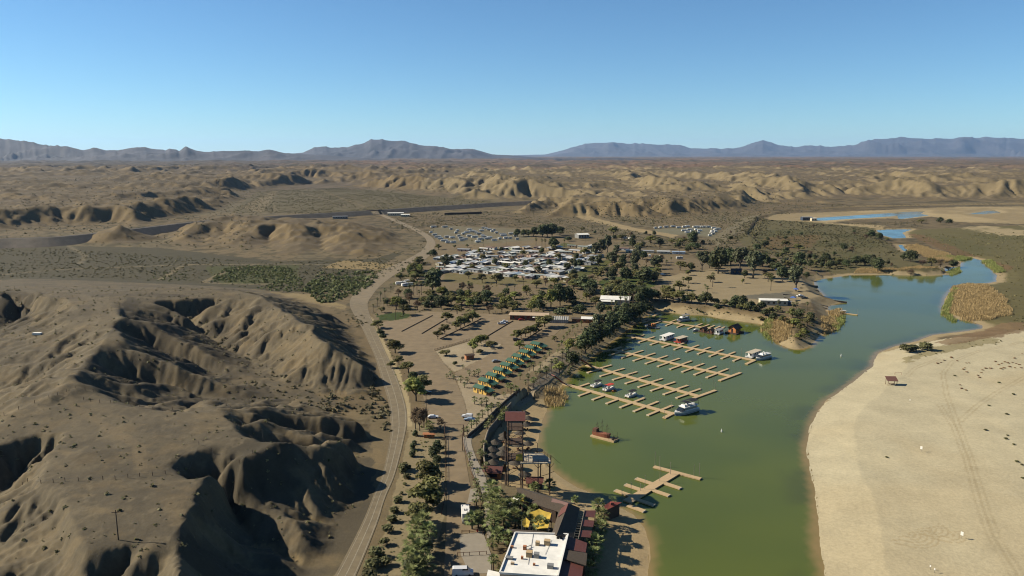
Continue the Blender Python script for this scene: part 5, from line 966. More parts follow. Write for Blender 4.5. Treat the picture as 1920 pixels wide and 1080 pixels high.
b = MB(); b.box((0, 0, .2), (13, 4.2, 1.0)); b.build('hull', M_['grey'], r); b = MB(); b.box((-2, 0, 1.8), (2.6, 2.4, 2.2)); b.build('cabin', M_['orange'], r); b = MB(); b.rail([(-6, -2, .7), (6, -2, .7)], 1, .06); b.tube((4, -1.6, .7), (4, -1.6, 4), .12); b.tube((4, 1.6, .7), (4, 1.6, 4), .12); b.tube((4, -1.6, 4), (4, 1.6, 4), .12); b.tube((4, 0, 4), (6.6, 0, 3), .1); b.build('crane_frame', M_['black'], r); b = MB(); b.box((1.4, .4, 1.3), (2.2, 1.8, 1.2)); b.build('engine_box', M_['black'], r)
# ---- the wooden ship on its raft
a = heading((1160,826),(1109,813)); r = thing('model_ship', 'red wooden sailing ship with three dark masts on a yellow raft', 'ship', at_water(1133,822), a + math.pi)
b = MB(); b.box((0, 0, .25), (11.5, 4.2, .8)); b.build('raft', M_['wood'], r)
b = hull_mb(8.4, 2.6, 1.5, .3, .0); h_ = b.build('hull', mat('weathered orange hull', (.24,.085,.045), .85, .25, 3), r); h_.location = (-1.2, 0, .75); h_.rotation_euler.z = 0
b = MB(); b.box((-4.2, 0, 2.9), (1.9, 2.4, 1.5), 0, .95); b.box((2.1, 0, 2.4), (1.2, 1.6, .6)); b.build('sterncastle', M_['rust'], r)
for x_, hh in ((-3.6, 6.6), (-1.2, 8.2), (1.2, 6.8)):
    b = MB(); b.tube((x_, 0, 1.2), (x_, 0, hh), .11, .06, 6); mm = b.build('mast', M_['brown'], r)
    for z_, l_ in ((hh * .62, 1.4), (hh * .85, 1.0)): b = MB(); b.tube((x_, -l_, z_), (x_, l_, z_ + .1), .06, n=5); b.build('yard', M_['brown'], mm)
b = MB()
for x_, hh in ((-3.6, 6.6), (-1.2, 8.2), (1.2, 6.8)):
    for s_ in (-1, 1): b.tube((x_, 0, hh * .9), (x_ + .9, s_ * 1.2, 2.2), .02, n=3); b.tube((x_, 0, hh * .9), (x_ - .6, s_ * 1.2, 2.2), .02, n=3)
b.tube((1.2, 0, 6.4), (4.4, 0, 3.0), .025, n=3); b.tube((2.6, 0, 2.4), (4.6, 0, 3.1), .08, .05, 5); b.build('rigging', M_['brown'], r)
b = MB(); b.rail([(3.2, -1.9, .65), (5.6, -1.9, .65), (5.6, 1.9, .65), (3.2, 1.9, .65)], 1.0, .05); b.build('railing', M_['brown'], r); b = MB(); b.box((4.2, .6, 1.0), (1.0, .8, .7)); b.box((4.6, -.8, 1.1), (.6, .9, .9)); b.tube((5.3, 1.6, .6), (5.3, 1.6, 3.6), .05); b.build('deck_gear', M_['black'], r)
for px, py, lab in [(1353,810,'white marker buoy alone in the open green water'), (1577,668,'tiny white buoy off the reed point')]:
    b = MB(); b.tube((0, 0, -.4), (0, 0, .8), .35, .32, 10); b.tube((0, 0, .8), (0, 0, 1.5), .2, .08, 8); o = b.build('buoy', M_['white']); o.location = at_water(px, py); tag(o, lab, 'buoy')
# ---- cabins
CW = ['nearest the sand yard with shrubs at its corner', 'second from the sand yard', 'third from the sand yard', 'fourth from the sand yard', 'fifth from the sand yard', 'sixth from the sand yard', 'seventh from the sand yard', 'third from the dark car end', 'second from the dark car end', 'nearest the dark car and the bare lot']
RC = [(901,722),(910,709),(924,699),(937,689),(950,680),(961,672.5),(972,664),(984,656),(995,648),(1006,641)]
proto = None
for i, (px, py) in enumerate(RC):
    p = Q(px, py, 3.6); p.z = 0; lab = 'green-roofed yellow rental cabin, ' + CW[i]; ca = R(-40)
    if proto is None:
        r = proto = thing('rental_cabin', lab, 'cabin', p, ca, 'row of rental cabins', (.86, .84, .95))
        b = MB(); b.house(-3.2, 3.2, -2.5, 2.5, 0, 3.0, 1.0, 'x'); c = b.build('wall', M_['yellwall'], r); b = MB(); b.gable(-3.2, 3.2, -2.5, 2.5, 3.02, 1.0, .14, .45, 'x'); b.build('roof', M_['green'], r)
        for x_ in (-2.0, 1.9): b = MB(); b.box((x_, -2.53, 1.75), (.95, .08, 1.1)); b.build('window', M_['glass'], c)
        b = MB(); b.box((.2, -2.53, 1.1), (1.0, .08, 2.1)); b.build('door', M_['brown'], c); b = MB(); b.box((-3.23, 0, 1.8), (.08, 1.1, 1.0)); b.build('window', M_['glass'], c)
        b = MB(); b.house(3.2, 6.2, -2.2, 2.2, 0, 2.35); b.build('porch_wall', M_['yellwall'], r); b = MB(); b.slab([(3.25, -2.7, 3.2), (3.25, 2.7, 3.2), (8.6, 2.7, 2.0), (8.6, -2.7, 2.0)], .13); b.gable(4.0, 6.4, -3.1, 0.2, 2.3, .95, .12, .2, 'y'); b.build('porch_roof', M_['green'], r)
        for y_ in (-2.4, 0, 2.4): b = MB(); b.tube((8.3, y_, -.3), (8.3, y_, 2.0), .09, n=6); b.build('post', M_['rust'], r)
        b = MB(); b.box((7.3, 0, .22), (2.5, 5.0, .16)); b.build('porch_deck', M_['rust'], r); b = MB(); b.rail([(8.45, -2.4, .3), (8.45, 2.4, .3)], .9, .05); b.build('railing', M_['rust'], r)
    else: dup(proto, p, ca + R(random.uniform(-1, 1)), lab)
# ---- lookout tower and zip deck on the beach
ZB = -2.5; tx, ty = 1.1, 252.0
r = thing('lookout_tower', 'tall red-roofed timber lookout tower with stairs on the beach', 'tower', (tx, ty, ZB))
for x_, y_ in ((-2.5, -4.5), (2.6, -4.5), (-2.5, 0), (2.6, 0), (-2.5, 4), (2.6, 4)): b = MB(); b.tube((x_, y_, -.5), (x_, y_, 27.2 if y_ > -4 else 24), .22, .18, 8); b.build('post', M_['brown'], r)
for z_, d_ in ((11.5, (5.6, 7.0)), (17.2, (5.2, 6.0)), (22.6, (5.6, 7.4))):
    b = MB(); b.box((0, -.2, z_), (d_[0], d_[1], .25)); pl = b.build('platform', M_['brown'], r)
    x0, x1, y0, y1 = -d_[0] / 2, d_[0] / 2, -.2 - d_[1] / 2, -.2 + d_[1] / 2; b = MB(); b.rail([(x0, y0, z_), (x1, y0, z_), (x1, y1, z_), (x0, y1, z_), (x0, y0, z_)], 1.1, .06); b.build('railing', M_['rust'], pl)
b = MB()
for z_ in (3, 8, 13.5, 19.5):
    for x_ in (-2.5, 2.6): b.tube((x_, -4.5, z_), (x_, 0, z_ + 3.4), .08, n=5); b.tube((x_, 4, z_), (x_, 0, z_ + 3.4), .08, n=5)
    b.tube((-2.5, -4.5, z_), (2.6, -4.5, z_ + 3.2), .08, n=5); b.tube((-2.5, 4, z_), (2.6, 4, z_ + 3), .08, n=5)
b.build('cross_brace', M_['brown'], r)
for i, (z0, z1, y0, y1) in enumerate(((0, 5.8, -6.5, 1), (5.8, 11.5, 1, -6), (11.6, 17.2, -5, 3), (17.3, 22.6, 3, -4.2))): b = MB(); xo = -3.3 - (i % 2) * .2; b.slab([(xo - .4, y0, z0), (xo + .4, y0, z0), (xo + .4, y1, z1), (xo - .4, y1, z1)], .25); b.rail([(xo - .6, y0, z0), (xo - .6, y1, z1)], 1, .05); b.build('stair', M_['brown'], r)
b = MB(); e = 3.5; b.slab([(-e, -5.0, 26.4), (e, -5.0, 26.4), (e, -.2, 27.9), (-e, -.2, 27.9)], .18); b.slab([(-e, -.2, 27.9), (e, -.2, 27.9), (e, 4.8, 26.4), (-e, 4.8, 26.4)], .18); b.build('roof', M_['redroof'], r)
b = MB(); b.slab([(.2, -5.6, 12.4), (2.6, -5.6, 12.2), (2.4, -4.9, 14.6), (.3, -4.9, 14.3)], .25); b.build('yellow_canvas', M_['yellow'], r)
r = thing('zip_deck', 'pale timber zip line deck on tall posts reaching over the beach', 'deck', (7.0, 251, ZB))
b = MB(); b.prism([(-4.2, -4.6), (6.4, -4.2), (6.4, -.6), (3.6, 4.6), (-4.2, 4.8)], 11.1, 11.4); b.build('deck', M_['float_'], r)
for x_, y_ in ((-3.9, -4.3), (2, -4.2), (6.1, -3.9), (6.1, -.9), (3.2, 4.2), (-3.9, 4.4)): b = MB(); b.tube((x_, y_, -.5), (x_, y_, 11.1), .2, .17, 8); b.build('post', M_['brown'], r)
b = MB(); b.rail([(-4.2, -4.6, 11.4), (6.4, -4.2, 11.4), (6.4, -.6, 11.4), (3.6, 4.6, 11.4), (-4.2, 4.8, 11.4)], 1.1, .06); b.build('railing', M_['rust'], r)
b = MB()
for z_ in (6.2,):
    b.tube((2, -4.2, z_), (6.1, -3.9, z_ + 1.2), .09, n=5); b.tube((-3.9, -4.3, z_), (2, -4.2, z_), .09, n=5); b.tube((6.1, -3.9, z_), (6.1, -.9, z_), .09, n=5); b.tube((6.1, -4, 7.5), (7.6, -4, 8.3), .09, n=5)
    for x_, y_ in ((2, -4.2), (6.1, -3.9), (3.2, 4.2)): b.tube((x_, y_, 9.4), (x_ + 1.4, y_, 11.1), .08, n=5); b.tube((x_, y_, 9.4), (x_ - 1.4, y_, 11.1), .08, n=5)
b.build('cross_brace', M_['brown'], r); b = MB(); b.tube((6.4, -4.2, 14.2), (6.4, -4.2, 11.4), .1); b.tube((2, 4.6, 15), (2, 4.6, 11.4), .1); b.tube((6.4, -4.2, 14), (9.6, -6, 11.8), .05, n=4); b.tube((2, 4.6, 15), (-3.0, 4, 19), .05, n=4); b.build('cable_frame', M_['brown'], r)
UMB = [(945,812,'by the tower foot'),(928,822,'highest on the slope'),(922,836,''),(945,833,''),(942,842,''),(922,849,''),(924,861,''),(939,875,''),(946,806,''),(984,764,''),(990,772,''),(986,784,''),(975,800,''),(972,822,''),(990,818,''),(981,838,''),(984,880,''),(966,858,'')]
um = None; US = sorted(UMB, key=lambda u: (u[0] // 40, u[1]))
for i, (px, py, _) in enumerate(US):
    p = Q(px, py, .8); z_ = gz(p.x, p.y); p.z = z_; lab = f'round thatched beach umbrella, {ORD[i]} from the cabins {"west of" if px < 955 else "under or beyond"} the tower'
    if um is None:
        um = thing('thatched_umbrella', lab, 'umbrella', p, 0, 'thatched beach umbrellas'); b = MB(); b.cone((0, 0, 2.1), 2.5, 1.5, 14); b.build('thatch', M_['thatch'], um); b = MB(); b.tube((0, 0, -.3), (0, 0, 2.4), .1, n=6); b.build('pole', M_['brown'], um)
        for k_ in range(2): b = MB(); b.box((0, (k_ - .5) * 1.4, .55 * .5), (.9, .5, .55)); b.build('bench', M_['rust'], um)
    else: dup(um, p, i * .7, lab)
for lab, nm, px, py, w_, d_, h_, rz, wl, rf in [('small red-roofed beach bar beside the walkway','beach_bar',925,893,6.0,5.0,2.8,-.15,'orange','redroof'), ('little dark red-roofed hut below the zip deck','beach_hut',1003,912,5.0,4.0,2.5,-.1,'brown','redroof')]:
    p = og(px, py); r = thing(nm, lab, 'hut', p, rz); b = MB(); b.house(-w_ / 2, w_ / 2, -d_ / 2, d_ / 2, 0, h_, 1.0, 'x'); b.build('wall', M_[wl], r); b = MB(); b.gable(-w_ / 2, w_ / 2, -d_ / 2, d_ / 2, h_ + .02, 1.2, .14, .6, 'x'); b.build('roof', M_[rf], r); b = MB(); b.box((0, -d_ / 2 - .03, h_ * .5), (w_ * .6, .1, h_ * .4)); b.build('counter', M_['black'], r)
# ---- restaurant group
r = thing('restaurant', 'flat white-roofed restaurant building with rooftop machines', 'building', Q(1000,1040,0)); zr = 5.2
cs_ = [Q(966,1000,zr), Q(1065,1003,zr), Q(1046,1082,zr), Q(937,1075,zr)]; P2 = [(p.x, p.y) for p in cs_]
b = WB(r); b.prism(P2, -3, zr - .25); b.build('wall', M_['tan']); b = WB(r); b.prism(P2, zr - .25, zr); rf = b.build('roof', M_['roofwhite'])
b = WB(r)
for i in range(4):
    p, q = cs_[i], cs_[(i + 1) % 4]; u = (q - p).normalized(); n = Vector((-u.y, u.x, 0)) * .2; b.add([p - n, q - n, q + n, p + n, p - n + UP * .45, q - n + UP * .45, q + n + UP * .45, p + n + UP * .45], [(0, 3, 2, 1), (4, 5, 6, 7), (0, 1, 5, 4), (1, 2, 6, 5), (2, 3, 7, 6), (3, 0, 4, 7)])
b.build('parapet', M_['roofwhite'])
for px, py, d, mm, nm in [(1008,1022,(1.1,1.1,1.0),'wood','air_cooler'),(1026,1021,(1.6,1.4,1.3),'wood','air_cooler'),(960,1027,(.8,.6,.5),'clay','roof_vent'),(984,1030,(.9,.9,1.0),'clay','roof_vent'),(992.6,1043,(1.6,1.6,1.4),'wood','air_cooler'),(1006,1045,(1.4,1.3,1.2),'grey','air_cooler'),(979,1048,(.6,.6,.7),'clay','roof_vent'),(955,1048,(1.9,1.2,.5),'grey','air_cooler'),(961,1058,(.9,.7,.5),'tan','roof_vent'),(1001.5,1060,(.6,.5,.5),'clay','roof_vent'),(1032,1065,(1.6,1.2,1.0),'grey','air_cooler'),(1046,1010,(.7,.4,.4),'black','roof_vent'),(1054,1010,(.7,.4,.4),'black','roof_vent')]:
    p = Q(px, py, zr); b = WB(r); b.box((p.x, p.y, zr + d[2] / 2 + .02), d, -.2); b.box((p.x, p.y, zr + d[2] + .06), (d[0] * 1.06, d[1] * 1.06, .08), -.2); b.build(nm, M_[mm], rf)
b = WB(r); p, q = Q(1000,1000,zr + .1), Q(996,1080,zr + .1); b.tube(p, Q(990,1058,zr + .12), .05, n=4); b.tube(Q(1034,1012,zr + .12), Q(1022,1040,zr + .12), .04, n=4); b.tube(Q(986,1026,zr + .5), Q(996,1022,zr + .5), .1, n=5); b.build('roof_pipe', M_['grey'], rf)
r2 = thing('thatched_hall', 'dark brown-roofed hall in two wings round the sail-shaded courtyard', 'building', Q(1040,960,0))
N0, N1, N2 = Q(968,914,6.6), Q(1066,944,6.6), Q(1043,1004,6.6)
b = WB(r2); iA, iB, iC = Q(974,936,4.2), Q(1047,960,4.2), Q(1035,1000,4.2); b.slab([N0, N1, iB, iA], .25); oA, oB = N0 + Vector((1.5,5.0,-2.4)), N1 + Vector((2.5,5.0,-2.4)); b.slab([N0, oA, oB, N1], .25); b.build('north_roof', M_['roofbr'])
b = WB(r2); b.slab([N1 + UP * .02, N2, iC, iB + UP * .02], .25); eB, eC = Q(1087,952,4.0), Q(1075,1009,4.0); b.slab([N1 + UP * .02, eB, eC, N2], .25); b.build('east_roof', M_['roofbr'])
b = WB(r2); k_ = Vector((0, 0, .14)); b.slab([Q(1036,935,6.6) + k_, N1 + k_, Q(1052,954,4.9) + k_, Q(1031,947,4.9) + k_], .08); b.slab([N1 + k_ * 1.2, Q(1060,960,6.6) + k_, Q(1046,970,5) + k_, Q(1052,954,4.9) + k_ * 1.2], .08); b.build('red_roof_panel', M_['redroof'])
b = WB(r2)
for poly in ([N0, N1, iB, iA], [N1, N2, iC, iB], [N0, oA, oB, N1], [N1, eB, eC, N2]):
    c_ = sum(poly, Vector()) / 4; b.prism([((p - c_) * .86 + c_)[:2] for p in poly], -3, 4.0)
b.build('wall', M_['brown'])
b = WB(r2); A0, A1, B0, B1 = Q(1087,952,3.9), Q(1097,951,3.7), Q(1084,1011,3.7), Q(1075,1010,3.9)
for i in range(14): t = i / 13; p, q = A0.lerp(B1, t), A1.lerp(B0, t); b.tube(p, q, .09, n=4)
b.tube(A0, B1, .1, n=4); b.tube(A1, B0, .1, n=4); pg = b.build('pergola', M_['pole'])
for i, pts in enumerate([[(1096,957),(1117,957),(1115,970),(1094,968)], [(1092,974),(1114,976),(1112,988),(1090,986)], [(1088,994),(1110,995),(1107,1008),(1085,1006)]]):
    b = WB(r2); b.slab([Q(*pts[0],3.5), Q(*pts[1],3.0), Q(*pts[2],3.0), Q(*pts[3],3.5)], .12); aw = b.build('awning', M_['redroof'])
    for p in (pts[1], pts[2]): b = WB(r2); p = Q(*p, 3.0); b.tube((p.x, p.y, -2.8), p, .08, n=5); b.build('awning_post', M_['brown'])
for lab, tops in [('yellow shade sail over the north end of the courtyard', [(974,938,4.6),(987,927,5.4),(1000,934,5.0),(992,943,4.2)]), ('large yellow shade sail stretched over the restaurant courtyard', [(992,961,5.0),(1011,954,5.4),(1034,962,5.2),(1028,990,4.6),(1006,992,4.0),(999,976,3.6)]), ('small torn-looking yellow sail piece among the courtyard palms', [(978,979,4.2),(986,970,4.6),(994,977,4.2),(991,989,3.6),(981,988,3.8)])]:
    P_ = [Q(*t) for t in tops]; c_ = sum(P_, Vector()) / len(P_) - UP * .5; r = thing('shade_sail', lab, 'shade sail', (c_.x, c_.y, c_.z), 0, 'yellow shade sails'); n = len(P_); vs_, fs_ = [c_], []
    for i in range(n): vs_ += [P_[i], P_[i].lerp(P_[(i + 1) % n], .5).lerp(c_, .04)]
    for i in range(2 * n): fs_.append((0, 1 + i, 1 + (i + 1) % (2 * n)))
    b = WB(r); b.add(vs_, fs_); k = len(b.v); b.add([v - UP * .04 for v in vs_], [f[::-1] for f in fs_]); b.build('cloth', M_['yellow'])
    for p in P_: b = WB(r); b.tube((p.x, p.y, -2.6), p + UP * .2, .08, n=6); b.build('mast', M_['grey'])
for lab, pts, m1 in [('white lean-to canopy beside the north shade sail', [(950,940,4.0),(983,922,4.6),(987,927,4.6),(956,945,4.0)], 'roofwhite')]:
    P_ = [Q(*t) for t in pts]; r = thing('canopy', lab, 'canopy', P_[0]); b = WB(r); b.slab(P_, .12); b.build('roof', M_[m1]); 
    for p in P_: b = WB(r); b.tube((p.x, p.y, -2.6), p, .08, n=5); b.build('post', M_['brown'])
for lab, pts, z_, mm in [('low dark red roof wing between the white roof and the palms', [(1066,1010),(1101,1018),(1098,1036),(1056,1033)], 3.8, 'redroof'), ('brown shingled lean-to roof east of the white roof', [(1056,1035),(1101,1037),(1099,1060),(1053,1051)], 4.4, 'roofbr'), ('dark red roof wing at the southern corner beside the palms', [(1054,1054),(1094,1062),(1090,1090),(1046,1086)], 3.8, 'redroof'), ('low brown roof strip between courtyard and white roof', [(941,991),(1022,996),(1019,1001),(968,999),(946,1004)], 3.9, 'roofbr'), ('small white-roofed annex below the white restaurant roof', [(915,1068),(936,1073),(960,1082),(952,1100),(908,1100)], 3.2, 'roofwhite')]:
    P_ = [Q(*t, z_) for t in pts]; c_ = sum(P_, Vector()) / len(P_); r = thing('annex', lab, 'building', (c_.x, c_.y, 0)); b = WB(r); b.prism([((p - c_) * .9 + c_)[:2] for p in P_], -3, z_ - .2); b.build('wall', M_['brown']); b = WB(r); b.slab([p + (UP * .8 if i in (0, 3) and len(P_) == 4 else UP * 0) for i, p in enumerate(P_)], .2) if len(P_) == 4 else b.prism([p[:2] for p in P_], z_ - .2, z_); b.build('roof', M_[mm])
P_ = [Q(1129,951,.8), Q(1145,940,.8), Q(1166,942,.2), Q(1138,956,.2)]; r = thing('dock_house', 'bright red-roofed dock house at the root of the beach dock', 'building', (P_[0].x, P_[0].y, WATER)); b = WB(r); b.slab(P_, .15); b.build('roof', M_['redramp']); b = WB(r); c_ = sum(P_, Vector()) / 4; b.prism([((p - c_) * .8 + c_)[:2] for p in P_], -5.5, .1); b.build('wall', M_['brown']); b = WB(r); p = Q(1148,943,1); b.box((p.x, p.y, .9), (1.2, .9, .8)); b.build('roof_vent', M_['redramp'])
# ---- mobile home park
WALLS = [('cream', (.50,.44,.32)), ('white', (.58,.57,.54)), ('pale grey', (.40,.40,.38)), ('tan', (.40,.31,.21)), ('pink', (.46,.32,.25)), ('light green', (.44,.47,.36))]
ROOFS = [('white', (.70,.68,.63)), ('light grey', (.40,.41,.41)), ('grey', (.23,.24,.25)), ('brown', (.17,.11,.08)), ('grey-green', (.25,.28,.26)), ('bluish', (.24,.30,.38))]
for n_, c_ in WALLS: mat(n_ + ' siding', c_, .85, .08, 1.2)
for n_, c_ in ROOFS: mat(n_ + ' roofing', c_, .6, .1, .8)
def home_meshes(L_, w_, h=2.7, rise=.7):
    out = {}
    def mesh(n, b): me = bpy.data.meshes.new(n); me.from_pydata(b.v, [], b.f); return me
    b = MB(); b.house(-w_ / 2, w_ / 2, -L_ / 2, L_ / 2, -.2, h, rise); out['wall'] = mesh('wall', b)
    b = MB(); b.gable(-w_ / 2, w_ / 2, -L_ / 2, L_ / 2, h + .02, rise, .12, .35); out['roof'] = mesh('roof', b)
    b = MB(); b.slab([(w_ / 2 + .1, -L_ * .45, h - .1), (w_ / 2 + 3.4, -L_ * .45, h - .35), (w_ / 2 + 3.4, L_ * .3, h - .35), (w_ / 2 + .1, L_ * .3, h - .1)], .1)
    for y_ in (-L_ * .43, -L_ * .1, L_ * .28): b.tube((w_ / 2 + 3.2, y_, -.2), (w_ / 2 + 3.2, y_, h - .42), .06, n=4)
    out['carport'] = mesh('carport', b)
    b = MB(); b.box((0, -L_ / 2 - .03, 1.5), (1.4, .08, 1.0)); out['window'] = mesh('window', b)
    b = MB(); b.box((-w_ / 2 - .03, -L_ * .2, 1.5), (.08, 1.6, .9)); out['side_window'] = mesh('side_window', b)
    b = MB(); b.box((-w_ / 2 - .03, L_ * .12, 1.1), (.08, 1.0, 2.0)); out['door'] = mesh('door', b)
    return out
HM = [home_meshes(13, 6.2), home_meshes(15, 7.0), home_meshes(11, 4.6, 2.6, .5)]
for H_ in HM:
    for k in ('window', 'side_window', 'door'): H_[k].materials.append(M_['glass'])
def home(label, p, rz, kind, wall, roof, car=True, grp='homes of the mobile home park', cm='white roofing'):
    r = thing('mobile_home', label, 'mobile home', p, rz, grp); H_ = HM[kind]
    for k in ('wall', 'roof', 'window', 'side_window', 'door') + (('carport',) if car else ()):
        o = link('window' if k == 'side_window' else k, H_[k], None, r)
        if k in ('wall', 'roof', 'carport'):
            if not H_[k].materials: H_[k].materials.append(None)
            o.material_slots[0].link = 'OBJECT'; o.material_slots[0].material = MATS[{'wall': wall + ' siding', 'roof': roof + ' roofing', 'carport': cm}[k]]
rh = random.Random(31); names = ['front', 'second', 'third', 'fourth', 'fifth', 'sixth', 'seventh', 'rearmost']
LINES = [[(922,513,1062,525,12)], [(828,511,918,511,7),(928,506,1066,513,10)], [(828,503,1086,505,17)], [(822,496,1104,496,18)], [(822,489,1114,489,18)], [(836,482,1120,482,17)], [(880,475,1118,474,14)], [(905,468,1110,465,11)]]
for k, segs in enumerate(LINES):
    pts = []
    for x0, y0, x1, y1, n in segs: pts += [(x0 + (x1 - x0) * i / (n - 1) + rh.uniform(-4.5, 4.5), y0 + (y1 - y0) * i / (n - 1) + rh.uniform(-2.2, 2.2)) for i in range(n) if rh.random() > .03]
    P, _ = on_ground(pts)
    for i, q in enumerate(P):
        wl = rh.choice(WALLS)[0]; rf_ = rh.choices([r_[0] for r_ in ROOFS], [5, 4, 3, 2, 3, 1])[0]
        home(f'{wl} mobile home with {rf_} roof, {ORD[i]} from the road in the {names[k]} row', q, R(-28 + rh.uniform(-14, 14) + (90 if rh.random() < .25 else 0)), rh.choice([0, 0, 1, 2]), wl, rf_, rh.random() < .75)
for lab, px, py, wl, rf_, kd, rz in [('pink-walled flat house behind the park facing the trailer lot', 870, 471, 'pink', 'grey', 1, 75), ('cream gabled house beside the tan-roofed one on the lane', 1214, 474, 'cream', 'grey', 1, 75), ('long house with a tan roof between two pale houses', 1244, 475, 'cream', 'light grey', 1, 80), ('white house with a dark open porch beside the dark tree', 1272, 476, 'white', 'bluish', 1, 80), ('white house among the park trees near the last homes', 1168, 469, 'white', 'brown', 1, 70), ('pale house with bluish roof behind the big eucalyptus trees', 1361, 478, 'white', 'bluish', 0, 85), ('small blue-grey roofed shelter beside the grassy park', 1212, 513, 'pale grey', 'bluish', 0, 85), ('plain cream house half hidden by park trees', 1182, 473, 'cream', 'white', 2, 80)]:
    home(lab, on_ground([(px, py)])[0][0], R(rz), kd, wl, rf_, True, 'houses beyond the mobile home park')
# ---- travel trailers
def trailer_meshes(L_):
    out = {}
    def mk(n, b): me = bpy.data.meshes.new(n); me.from_pydata(b.v, [], b.f); return me
    b = MB(); b.box((0, 0, 1.75), (L_, 2.5, 2.4)); 
    bm = bmesh.new(); me = mk('body', b); bm.from_mesh(me); bmesh.ops.bevel(bm, geom=[e for e in bm.edges], offset=.28, segments=2, affect='EDGES'); bm.to_mesh(me); bm.free(); out['body'] = me
    b = MB(); b.box((0, 0, 2.05), (L_ * .62, 2.54, .55)); out['window_band'] = mk('window_band', b)
    b = MB()
    for s_ in (-1, 1):
        for x_ in (-.5, .5): b.tube((x_, s_ * 1.0, .38), (x_, s_ * 1.25, .38), .38, n=10)
    out['wheel_set'] = mk('wheel_set', b); b = MB(); b.box((L_ * .1, 0, 3.1), (1.0, .9, .3)); out['roof_unit'] = mk('roof_unit', b)  # the four tyres of a trailer, joined in one mesh
    return out
TR = [trailer_meshes(7.5), trailer_meshes(9.5), trailer_meshes(5)]
for t_ in TR: t_['window_band'].materials.append(M_['glass']); t_['wheel_set'].materials.append(M_['tyre']); t_['body'].materials.append(mat('trailer shell', (.70,.68,.63), .4, .06, 1, rnd=.22)); t_['roof_unit'].materials.append(M_['white'])
def trailer(label, p, rz, kind, grp):
    r = thing('travel_trailer', label, 'trailer', p, rz, grp)
    for k, me in TR[kind].items(): link(k, me, None, r)
L1 = [(813,427),(834,427),(808,437),(815,442),(821,446),(826,449),(833,453),(840,456),(850,456),(860,444),(864,448),(872,450),(866,452),(880,432),(884,435),(889,436),(893,438),(898,440),(907,429),(912,430),(917,432),(926,433),(923,435),(944,443),(942,441),(905,443),(908,446),(914,449),(901,450),(927,452),(896,455),(949,448),(957,448),(970,450),(937,449),(876,437),(903,434),(846,431),(858,434),(869,440),(855,438),(890,446),(880,444),(918,447),(931,438),(848,447),(838,446),(958,440),(966,444)]
L2 = [(1229,429),(1238,428),(1249,427),(1262,426),(1272,428),(1283,427),(1289,426),(1304,427),(1310,427),(1315,427),(1320,427),(1328,427),(1283,434),(1290,437),(1300,438),(1305,432),(1312,434),(1297,435),(1308,438),(1338,429),(1341,432),(1338,435),(1334,438),(1331,443),(1346,431),(1342,436),(1337,440),(1293,432)]
for nm, lst, a0 in (('nearer', L1, 12), ('farther', L2, 10)):
    lst = sorted(lst)
    for i, q in enumerate(on_ground(lst)[0]): trailer(f'parked travel trailer, {ORD[i]} from the west in the {nm} storage lot', q, R(a0 + rh.uniform(-12, 12)), rh.choice([0, 0, 1, 2]), f'trailers in the {nm} storage lot')
EX = [(1140,446),(1150,447),(1171,448),(1182,449),(1218,482),(1226,484),(1238,484),(1274,486),(1205,481),(752,534),(760,537),(768,536),(763,531),(1099,444)]
for i, q in enumerate(on_ground(EX)[0]): trailer(['trailer among the brush behind the park trees', 'trailer parked behind the tall park trees beside the brush', 'trailer near the dirt track behind the long houses', 'trailer beside the mesquite behind the long houses', 'white trailer in front of the cream gabled house', 'small white trailer before the tan-roofed house', 'white trailer by the bare tree below the houses', 'large white trailer alone on the gravel before the sandy lot', 'dark-windowed trailer by the lane to the houses', 'grey trailer next to the fenced yard beside the curve', 'pale trailer in the yard beside the curved road', 'light trailer at the yard end nearest the palms', 'rear trailer in the yard beside the curved road', 'trailer beside the metal-roofed workshop'][i], q, R([10, 30, 0, 20, 80, 80, 80, 5, 0, 20, 40, 25, 10, 0][i]), [0, 2, 0, 2, 2, 2, 2, 0, 0, 1, 0, 0, 2, 2][i], 'trailers around the settlement')
# ---- larger buildings
def shed(name, label, px, py, rz, L_, w_, h, rise, wl, rf_, over=.5, axis='x', openf=False):
    p = og(px, py); r = thing(name, label, 'building', p, R(rz)); b = MB(); b.house(-L_ / 2, L_ / 2, -w_ / 2, w_ / 2, -.3, h, rise, axis); c = b.build('wall', M_[wl], r); b = MB()
    if rise: b.gable(-L_ / 2, L_ / 2, -w_ / 2, w_ / 2, h + .02, rise, .15, over, axis)
    else: b.box((0, 0, h + .12), (L_ + over * 2, w_ + over * 2, .2))
    b.build('roof', M_[rf_], r); n = max(int(L_ / 4), 1)
    for i in range(n): b = MB(); b.box((-L_ / 2 + (i + .5) * L_ / n, -w_ / 2 - .03, h * .52), (min(1.6, L_ / n * .5), .08, h * (.75 if openf else .35))); b.build('opening' if openf else 'window', M_['glass'], c)
    return r
r = shed('store_building', 'long low red-walled store with pale flat roof behind the lot', 992, 598, -6, 26, 9, 3.4, 0, 'brick', 'tan', 1.0, 'x', True); b = MB(); b.box((7.5, -6.2, 2.7), (9, 4.5, .18)); b.build('entrance_roof', M_['roofwhite'], r)
r = thing('greenhouse', 'white slatted greenhouse frame beside the long red store', 'greenhouse', og(1049, 604), R(-6)); b = MB()
for i in range(9):
    x_ = -6 + i * 1.5; b.tube((x_, -4, 0), (x_, -4, 2.6), .12, n=4); b.tube((x_, 4, 0), (x_, 4, 2.6), .12, n=4); b.tube((x_, -4, 2.6), (x_, 0, 4.4), .12, n=4); b.tube((x_, 4, 2.6), (x_, 0, 4.4), .12, n=4)
b.build('frame', M_['white'], r); b = MB(); b.house(-6, 6, -3.6, 3.6, 0, 2.5, 1.6, 'x'); b.build('screen', mat('shade mesh', (.34,.33,.30), .9, .15, 3), r)
